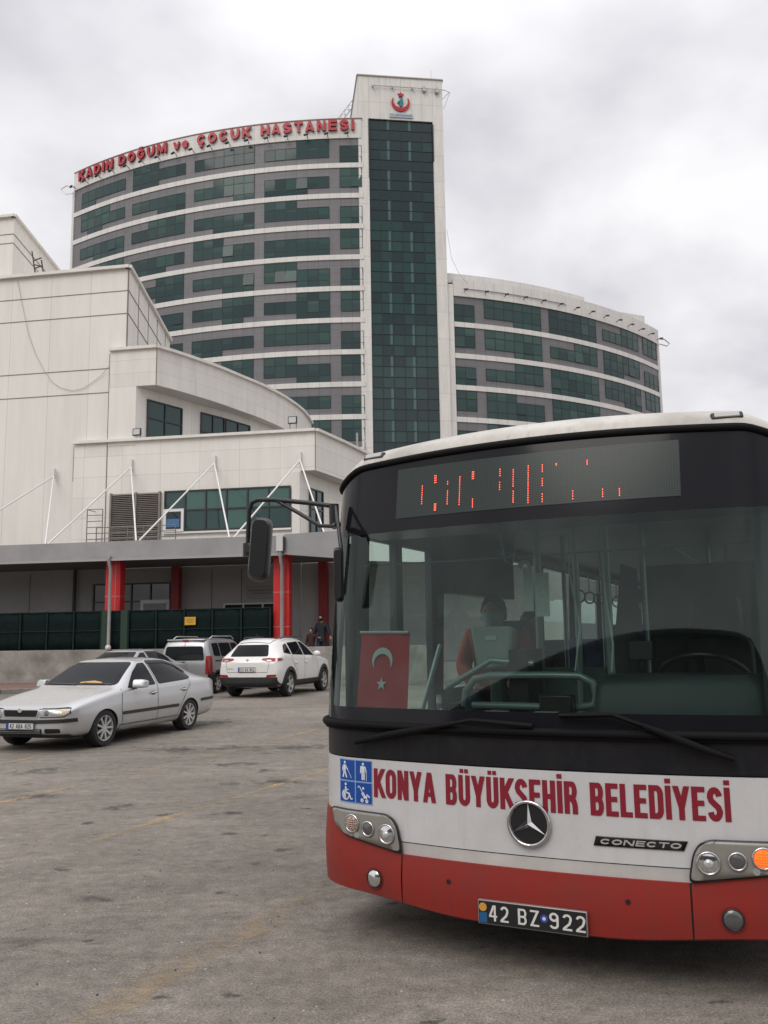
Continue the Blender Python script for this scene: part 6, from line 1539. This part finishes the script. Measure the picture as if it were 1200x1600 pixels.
    c.line('tailgate_gap', [(-.62, 1.10), (-.66, .98), (-.60, .70), (.60, .70), (.66, .98), (.62, 1.10)], .010, 'B')
    h = c.hit((6, 0, 1.03), (-1, 0, 0), .01); mb = MB(); mb.lathe([(.0001, .012), (.03, .012), (.035, 0)], tuple(h), 'x', 16); mb.build('round_badge', M_alloy, c.t)
    c.proj('model_script', stroke2d([(-.62, .80), (-.42, .80)], .025), 'B', M_alloy, .006)
    h = c.hit((6, 0, .80), (-1, 0, 0), .01); c.plate(h.x+.005, 0, .775, '53 AS 852', 1)
    mb = MB(); mb.tube([(1.9, -.55, .27), (1.75, -.5, .25), (1.5, -.45, .25)], .035, 8); mb.build('exhaust', M_dark, c.t)
    mb = MB(); mb.tube([(1.5, 0, 1.66), (1.63, 0, 1.75)], .008, 5); mb.build('aerial', M_trim, c.t)
    for wx in (.88-xm, 3.55-xm):
        for sg in (-1, 1): c.wheel(wx, sg*.80, .35, 5, sg, .115, .68)
suv()
# ---- silver van seen from behind
def van():
    xm = .82+2.51/2
    sta = [(0.03, .40, .60, .60, .62, .75, .5, .82, .84), (.10, .28, .76, .58, .76, .84, .62, .92, .94), (.5, .24, .835, .6, .82, .98, .70, 1.06, 1.09), (.95, .23, .85, .62, .835, 1.05, .70, 1.18, 1.21), (1.15, .23, .855, .63, .84, 1.07, .68, 1.32, 1.36), (1.6, .23, .855, .64, .845, 1.09, .66, 1.63, 1.68), (1.9, .23, .855, .64, .845, 1.10, .66, 1.68, 1.735), (2.6, .23, .855, .64, .845, 1.12, .67, 1.69, 1.745), (3.4, .23, .855, .64, .845, 1.13, .68, 1.68, 1.735), (3.72, .25, .85, .66, .84, 1.13, .675, 1.655, 1.71), (3.86, .30, .835, .66, .83, 1.12, .67, 1.60, 1.655), (3.93, .34, .80, .66, .80, 1.05, .66, 1.42, 1.45), (3.96, .42, .74, .64, .74, .90, .62, 1.2, 1.22)]
    c = Car('parked_van', (-5.62, 28.75, 0), (.25, .968), 'silver glazed van with twin rear doors and roof bars parked next to the white crossover', sta, [.82-xm, 3.33-xm], .36, M_vpaint, xm)
    c.t['category'] = 'van'
    X = lambda pts: [(a-xm, b) for a, b in pts]
    c.proj('rear_window', rounded([(-.66, 1.04), (.66, 1.04), (.60, 1.48), (-.60, 1.48)], .07), 'B', M_cglass, .005)
    c.line('door_gap', [(0, 1.60), (0, .50)], .012, 'B'); c.line('tail_seam', [(-.72, .50), (.72, .50)], .012, 'B')
    c.line('bumper', [(-.80, .40), (.80, .40)], .22, 'B', M_trim, .014)
    c.proj('number_plate', [(-.56, .80), (-.06, .80), (-.06, .91), (-.56, .91)], 'B', M_plt, .010)
    mb = MB(); h = c.hit((6, -.10, 1.0), (-1, 0, 0), .01); mb.tube([h, h+Vector((.04, .05, 0)), h+Vector((.03, .14, 0))], .015, 6); mb.build('door_handle', M_trim, c.t)
    mb = MB(); mb.box(1.60, 1.80, -.62, .62, 1.655, 1.70); mb.build('roof_spoiler', M_vpaint, c.t, bevel=.02)
    mb = MB(); mb.box(1.80, 1.815, -.10, .10, 1.655, 1.685); mb.build('high_brake_lamp', M_lampr, c.t)
    for vw in 'LR':
        sg = -1 if vw == 'L' else 1
        c.proj('side_window', rounded(X([(1.30, 1.14), (2.20, 1.15), (2.20, 1.58), (1.78, 1.58), (1.45, 1.36)]), .05), vw, M_cglass)
        c.proj('side_window', rounded(X([(2.28, 1.15), (3.10, 1.15), (3.10, 1.58), (2.28, 1.58)]), .06), vw, M_cglass)
        c.proj('side_window', rounded(X([(3.17, 1.16), (3.62, 1.18), (3.58, 1.56), (3.17, 1.58)]), .06), vw, M_cglass)
        c.line('door_rail', X([(2.25, 1.02), (3.55, 1.02)]), .045, vw, M_trim, .010)
        c.line('door_gap', X([(2.24, 1.6), (2.24, .42)]), .012, vw); c.line('door_gap', X([(3.14, 1.6), (3.14, .9), (2.95, .7), (2.9, .42)]), .012, vw)
        c.line('sill_cladding', X([(1.2, .36), (2.95, .36)]), .16, vw, M_trim, .010); c.line('side_moulding', X([(3.65, .52), (3.93, .54)]), .30, vw, M_trim, .010)
        pts = [(3.33+.40*math.cos(R(a))-xm, .31+.40*math.sin(R(a))) for a in range(-8, 189, 14)]; c.line('wheel_arch_cladding', pts, .07, vw, M_trim, .012)
        tl = c.proj('tail_light', rounded([(sg*a, b) for a, b in [(.70, .62), (.80, .62), (.795, 1.18), (.715, 1.18)]], .02), 'B', M_lampr, .012, .05)
        c.proj('tail_light', rounded(X([(3.74, .62), (3.90, .62), (3.885, 1.18), (3.77, 1.18)]), .02), vw, M_lampr, .012, .05)
        mb = MB(); mb.tube([(1.75-xm, sg*.60, 1.69), (1.9-xm, sg*.6, 1.79), (3.3-xm, sg*.6, 1.79), (3.5-xm, sg*.6, 1.71)], .020, 6); mb.build('roof_bar', M_alloy, c.t, smooth=60)
    for wx in (.82-xm, 3.33-xm):
        for sg in (-1, 1): c.wheel(wx, sg*.735, .31, 5, sg, .10, .67)
    return c
van().t.scale = (1, 1, .965)
# ================================================================== people
def skin_body(name, chains, m, parent, sub=2, root=0):
    """one continuous skinned surface: chains of (point, radius) sharing joints by equal coordinates"""
    vs_, es, rad, ix = [], [], [], {}
    def vid(p, r):
        k = tuple(round(a, 4) for a in p)
        if k not in ix: ix[k] = len(vs_); vs_.append(p); rad.append(r)
        return ix[k]
    for ch in chains:
        ids = [vid(p, r) for p, r in ch]; es += [(a, b) for a, b in zip(ids, ids[1:]) if a != b]
    me = bpy.data.meshes.new(name); me.from_pydata(vs_, es, [])
    o = bpy.data.objects.new(name, me); COL.objects.link(o)
    if not me.skin_vertices: 
        bm = bmesh.new(); bm.from_mesh(me); bm.verts.layers.skin.verify(); bm.to_mesh(me); bm.free()
    for i, sv in enumerate(me.skin_vertices[0].data):
        r = rad[i]; sv.radius = r if isinstance(r, tuple) else (r, r); sv.use_root = (i == root)
    sk = o.modifiers.new('skin', 'SKIN'); sk.use_smooth_shade = True
    ss = o.modifiers.new('sub', 'SUBSURF'); ss.levels = sub; ss.render_levels = sub
    bpy.context.view_layer.update()
    res = bpy.data.meshes.new_from_object(o.evaluated_get(bpy.context.evaluated_depsgraph_get()))
    bpy.data.objects.remove(o); bpy.data.meshes.remove(me)
    res.name = name; res.shade_smooth()
    return link_mesh(name, res, m, parent)
def V(*a): return Vector(a)
def hand_chains(w, d, side, s=1.):
    """five separate curled fingers from the wrist w, hand pointing along d"""
    d = Vector(d).normalized(); up = V(0, 1, 0) if abs(d.y) < .8 else V(0, 0, 1); a = d.cross(up).normalized(); b = a.cross(d).normalized()
    w = Vector(w); palm = w+d*.05*s; ch = [[(tuple(w), .022*s), (tuple(palm), (.034*s, .016*s))]]
    for k, (o, ln) in enumerate(((-.030, .062), (-.010, .074), (.011, .070), (.030, .055))):
        r0 = palm+a*o*s*.9+d*.03*s; r1 = r0+d*ln*.55*s+b*.008*s; r2 = r1+d*ln*.40*s+b*.026*s
        ch.append([(tuple(palm), (.034*s, .016*s)), (tuple(r0), .0095*s), (tuple(r1), .0088*s), (tuple(r2), .0075*s)])
    t0 = w+d*.03*s-a*.035*s*side; t1 = t0+d*.035*s-a*.016*s*side; t2 = t1+d*.028*s+b*.006*s
    ch.append([(tuple(w), .022*s), (tuple(t0), .011*s), (tuple(t1), .010*s), (tuple(t2), .008*s)])
    return ch
SKIN = mat('skin', (.36, .20, .14), .55, var=(8, .1)); HAIR = mat('dark_hair', (.014, .010, .008), .6, bump=(60, .5))
def head_mesh(c, r, fwd_deg, parent, m=SKIN, mask=None, hair=True, tilt=0.):
    """head with brow, nose, chin, ears; returns (no separate head object: face features are children)"""
    t = empty('head', tuple(c), R(fwd_deg), parent=parent)
    mb = MB(); n_, k_ = 20, 16; vs_ = []; fs = []
    for i in range(k_+1):
        th = math.pi*i/k_
        for j in range(n_):
            a = 2*math.pi*j/n_; x = math.sin(th)*math.cos(a); y = math.sin(th)*math.sin(a); z = math.cos(th)
            jaw = 1-.28*max(0, -z)**1.2; px, py, pz = x*.80*r*jaw, y*.98*r*(jaw if y < 0 else 1-.1*max(0, -z)), z*1.22*r
            if y < -.2 and abs(x) < .22 and -.35 < z < .12: py -= .16*r*(1-abs(x)/.22)*(1-abs(z+.14)/.3 if abs(z+.14) < .3 else 0)      # nose
            if y < -.2 and .12 < abs(x) < .5 and .0 < z < .28: py += .07*r                                                            # eye sockets
            vs_.append((px, py, pz))
    for i in range(k_):
        for j in range(n_): fs.append((i*n_+j, i*n_+(j+1) % n_, (i+1)*n_+(j+1) % n_, (i+1)*n_+j))
    mb.add(vs_, fs)
    for s_ in (-1, 1): mb.ball((s_*.80*r, .05*r, -.02*r), .09*r, .18*r, .27*r, 8, 6)
    mb.build('face', m, t, smooth=80)
    mb = MB()
    for s_ in (-1, 1): mb.ball((s_*.30*r, -.83*r, .12*r), .10*r, .06*r, .06*r, 8, 6)
    mb.build('eyes', mat('eye_dark', (.03, .02, .02), .2), t, smooth=80)
    mb = MB(); mb.ball((0, -.87*r, -.50*r), .24*r, .06*r, .06*r, 8, 6); mb.build('mouth', mat('lips', (.28, .10, .09), .5), t, smooth=80)
    if hair:
        mb = MB(); vs_ = []; fs = []; rows_ = 10
        for i in range(rows_+1):
            for j in range(24):
                a = 2*math.pi*j/24; front = max(0, -math.sin(a)); lim = R(112)-R(58)*front**1.5; th = lim*i/rows_
                wob = 1+.03*math.sin(j*5+i*3)
                vs_.append((math.sin(th)*math.cos(a)*.87*r*wob, math.sin(th)*math.sin(a)*1.06*r*wob+.02*r, math.cos(th)*1.30*r*wob))
        for i in range(rows_):
            for j in range(24): fs.append((i*24+j, i*24+(j+1) % 24, (i+1)*24+(j+1) % 24, (i+1)*24+j))
        mb.add(vs_, fs); o = mb.build('hair', HAIR, t, smooth=80)
    if mask:
        mb = MB(); vs_ = []; fs = []; na, nz2 = 14, 6
        for i in range(nz2+1):
            z = -.98*r+1.0*r*i/nz2
            for j in range(na+1):
                a = -math.pi/2+R(82)*(j/na*2-1); jz = 1-.28*max(0, -z/(1.22*r))**1.2; bul = .10*r*(1-abs(j/na*2-1))
                q = math.sqrt(max(.05, 1-(z/(1.24*r))**2))
                vs_.append((math.cos(a)*(.85*r*jz*q+.02*r), math.sin(a)*(1.05*r*jz*q+bul+.03*r), z))
        for i in range(nz2):
            for j in range(na): fs.append((i*(na+1)+j, i*(na+1)+j+1, (i+1)*(na+1)+j+1, (i+1)*(na+1)+j))
        mb.add(vs_, fs); o = mb.build('face_mask', mask, t, smooth=80, fix=False); sm = o.modifiers.new('t', 'SOLIDIFY'); sm.thickness = .004
    return t
def standing(loc, rz, h, label, jacket, trousers, arm_out, scale=1., mask=None, facing=0, lifted=None, shoes=M_trim, hairm=True):
    s = h/1.75; t = empty('person', loc, rz, label, 'person')
    q = lambda x, y, z: (x*s, y*s, z*s)
    hl = q(-.09, 0, .92); hr = q(.09, 0, .92); pel = q(0, 0, .95)
    # body: legs mid-stride, torso, neck and arms as one surface
    la, ra = arm_out
    ch = [[(pel, .115*s), (q(0, .0, 1.12), (.125*s, .09*s)), (q(0, 0, 1.33), (.145*s, .095*s)), (q(0, .01, 1.45), (.10*s, .08*s)), (q(0, 0, 1.54), .052*s), (q(0, -.01, 1.62), .055*s)],
          [(pel, .115*s), (hl, .09*s), (q(-.10, -.10, .50), .055*s), (q(-.10, .02, .10), .040*s), (q(-.105, -.02, .04), .04*s), (q(-.11, -.16, .03), .032*s)],
          [(pel, .115*s), (hr, .09*s), (q(.10, .04, .50), .055*s), (q(.10, .20, .11), .040*s), (q(.105, .18, .05), .04*s), (q(.11, .05, .03), .032*s)]]
    for sg, (e_, w_) in ((-1, la), (1, ra)):
        sh = q(sg*.19, 0, 1.42); ch.append([(q(0, 0, 1.33), (.145*s, .095*s)), (sh, .058*s), (q(*e_), .045*s), (q(*w_), .030*s)])
        ch += hand_chains(q(*w_), Vector(w_)-Vector(e_), sg, s)
    skin_body('body', ch, SKIN, t)
    # clothes follow the body a little proud of it
    ch = [[(q(0, 0, .74), (.20*s, .165*s)), (q(0, 0, .84), (.195*s, .16*s)), (q(0, 0, 1.0), (.185*s, .145*s)), (q(0, 0, 1.15), (.18*s, .13*s)), (q(0, 0, 1.33), (.20*s, .135*s)), (q(0, .01, 1.45), (.125*s, .10*s)), (q(0, .01, 1.52), (.075*s, .07*s))]]
    for sg, (e_, w_) in ((-1, la), (1, ra)):
        sh = q(sg*.20, 0, 1.42); e2 = q(*e_); w2 = tuple(Vector(q(*e_)).lerp(Vector(q(*w_)), 1.0)); ch.append([(q(0, 0, 1.33), (.20*s, .135*s)), (sh, .080*s), (e2, .064*s), (w2, .048*s)])
    jo = skin_body('jacket', ch, jacket, t)
    ch = [[(q(0, 0, 1.10), (.14*s, .115*s)), (pel, (.155*s, .13*s)), (hl, .115*s), (q(-.10, -.10, .50), .078*s), (q(-.10, .02, .10), .062*s)], [(pel, (.155*s, .13*s)), (hr, .115*s), (q(.10, .04, .50), .078*s), (q(.10, .20, .11), .062*s)]]
    skin_body('trousers', ch, trousers, t)
    for x, y in ((-.105, -.06), (.108, .14)):
        mb = MB(); mb.ball(q(x, y, .045), .048*s, .13*s, .045*s); mb.build('shoe', shoes, t, smooth=80)
    head_mesh(q(0, -.03, 1.635), .105*(s if s > .8 else s*1.25), facing, t, mask=mask)
    return t
M_jk = mat('dark_navy_jacket', (.010, .012, .018), .8, bump=(14, .4)); M_jn = mat('dark_blue_jeans', (.012, .022, .045), .9, bump=(20, .3))
M_dred = mat('dark_maroon_jacket', (.040, .012, .016), .8, bump=(14, .4)); M_mask = mat('mask_black', (.015, .015, .017), .8)
pz = .70
p = toworld(.14, -3.75, pz)
standing(p, FA+R(-25), 1.76, 'adult in dark jacket and blue jeans walking behind the wall, holding a child\'s hand', M_jk, M_jn, (((-.30, .0, 1.17), (-.30, -.05, .93)), ((.30, .03, 1.18), (.42, -.03, .98))), mask=M_mask, facing=15)
p = toworld(-.24, -3.80, pz)
standing(p, FA+R(-20), 1.28, 'small child in a dark maroon jacket walking beside the adult', M_dred, M_jk, (((-.27, .02, 1.16), (-.30, -.04, .92)), ((.30, .0, 1.30), (.40, .02, 1.30))), facing=20)
# passengers sitting in the bus
def seated(lx, ly, z0, rz, label, jacket, mask, facing, hz=.84):
    c_, s_ = math.cos(BA), math.sin(BA); t = empty('person', (BO[0]+lx*c_-ly*s_, BO[1]+lx*s_+ly*c_, z0), BA+rz, label, 'person')
    pel = (0, .08, .10)
    ch = [[(pel, .13), (( 0, .10, .30), (.145, .11)), ((0, .09, .50), (.165, .11)), ((0, .07, .62), (.10, .08)), ((0, .05, .68), .052), ((0, .02, .73), .055)]]
    for sg in (-1, 1):
        ch.append([(pel, .13), ((sg*.10, .06, .08), .098), ((sg*.11, -.36, .10), .062), ((sg*.11, -.38, -.34), .042), ((sg*.115, -.46, -.42), .035)])
        e_ = (sg*.25, .0, .34); w_ = (sg*.13, -.24, .24); ch.append([((0, .09, .50), (.165, .11)), ((sg*.19, .08, .58), .062), (e_, .045), (w_, .030)]); ch += hand_chains(w_, Vector(w_)-Vector(e_), sg)
    skin_body('body', ch, SKIN, t)
    ch = [[((0, .08, .06), (.17, .14)), ((0, .10, .30), (.185, .135)), ((0, .09, .50), (.205, .135)), ((0, .07, .62), (.12, .10)), ((0, .06, .68), (.075, .07))]]
    for sg in (-1, 1): ch.append([((0, .09, .50), (.205, .135)), ((sg*.20, .08, .58), .082), ((sg*.25, .0, .34), .066), ((sg*.135, -.225, .245), .048)])
    skin_body('jacket', ch, jacket, t)
    ch = [[((0, .08, .10), (.15, .12)), ((sg*.10, .06, .08), .115), ((sg*.11, -.36, .10), .080), ((sg*.11, -.38, -.32), .060)] for sg in (-1, 1)]
    skin_body('trousers', ch, M_jn, t)
    head_mesh((0, -.03 if hz < .8 else 0., hz), .112, facing, t, mask=mask)
    return t
M_orj = mat('orange_red_jacket', (.34, .06, .035), .8, bump=(14, .4)); M_bmask = mat('pale_blue_mask', (.34, .46, .50), .8)
seated(-.93, 2.26, .98, R(12), 'bus passenger in an orange red jacket and pale blue face mask sitting near the door', M_orj, M_bmask, -10, .755)
seated(-.93, 3.20, .80, R(0), 'bus passenger in dark clothes sitting behind the one in the orange red jacket', M_jk, None, 40)

# ================================================================== unseen hall added behind the camera, shaped for the dark windscreen reflection
hall = empty('reflection_hall', (-16, -46, 0), R(-18), 'unseen brown hall with a low arched roof, added behind the camera to darken the windscreen reflection', 'building')
M_hw = panel_mat('brown_hall_cladding', (.10, .085, .075), (.05, .045, .04), 1.2, 3.0, .05, .05, .7, .2); M_hr = mat('hall_roof', (.12, .115, .11), .7, var=(.5, .2))
arch = [(-34+68*i/24, 7.0+5.6*math.sin(math.pi*i/24)) for i in range(25)]
mb = MB(); mb.add([(x, 12, z) for x, z in arch]+[(34, 12, 0), (-34, 12, 0)], [tuple(range(27))], 0, [[(x, z) for x, z in arch]+[(34, 0), (-34, 0)]])
mb.add([(x, -12, z) for x, z in arch]+[(34, -12, 0), (-34, -12, 0)], [tuple(range(27))[::-1]], 0)
mb.wall((34, 12), (34, -12), 0, 7.0); mb.wall((-34, -12), (-34, 12), 0, 7.0); mb.build('wall', M_hw, hall)
mb = MB()
for a, b in zip(arch, arch[1:]): mb.quad((a[0], 12.6, a[1]+.1), (b[0], 12.6, b[1]+.1), (b[0], -12.6, b[1]+.1), (a[0], -12.6, a[1]+.1))
o = mb.build('roof', M_hr, hall); sm = o.modifiers.new('t', 'SOLIDIFY'); sm.thickness = .3; sm.offset = 1
for i in range(5):
    mb = MB(); x = -26+13*i; mb.box(x-2.4, x+2.4, 11.9, 12.1, 0, 5.2); mb.build('shutter_door', mat('shutter_grey', (.2, .2, .2), .6), hall)
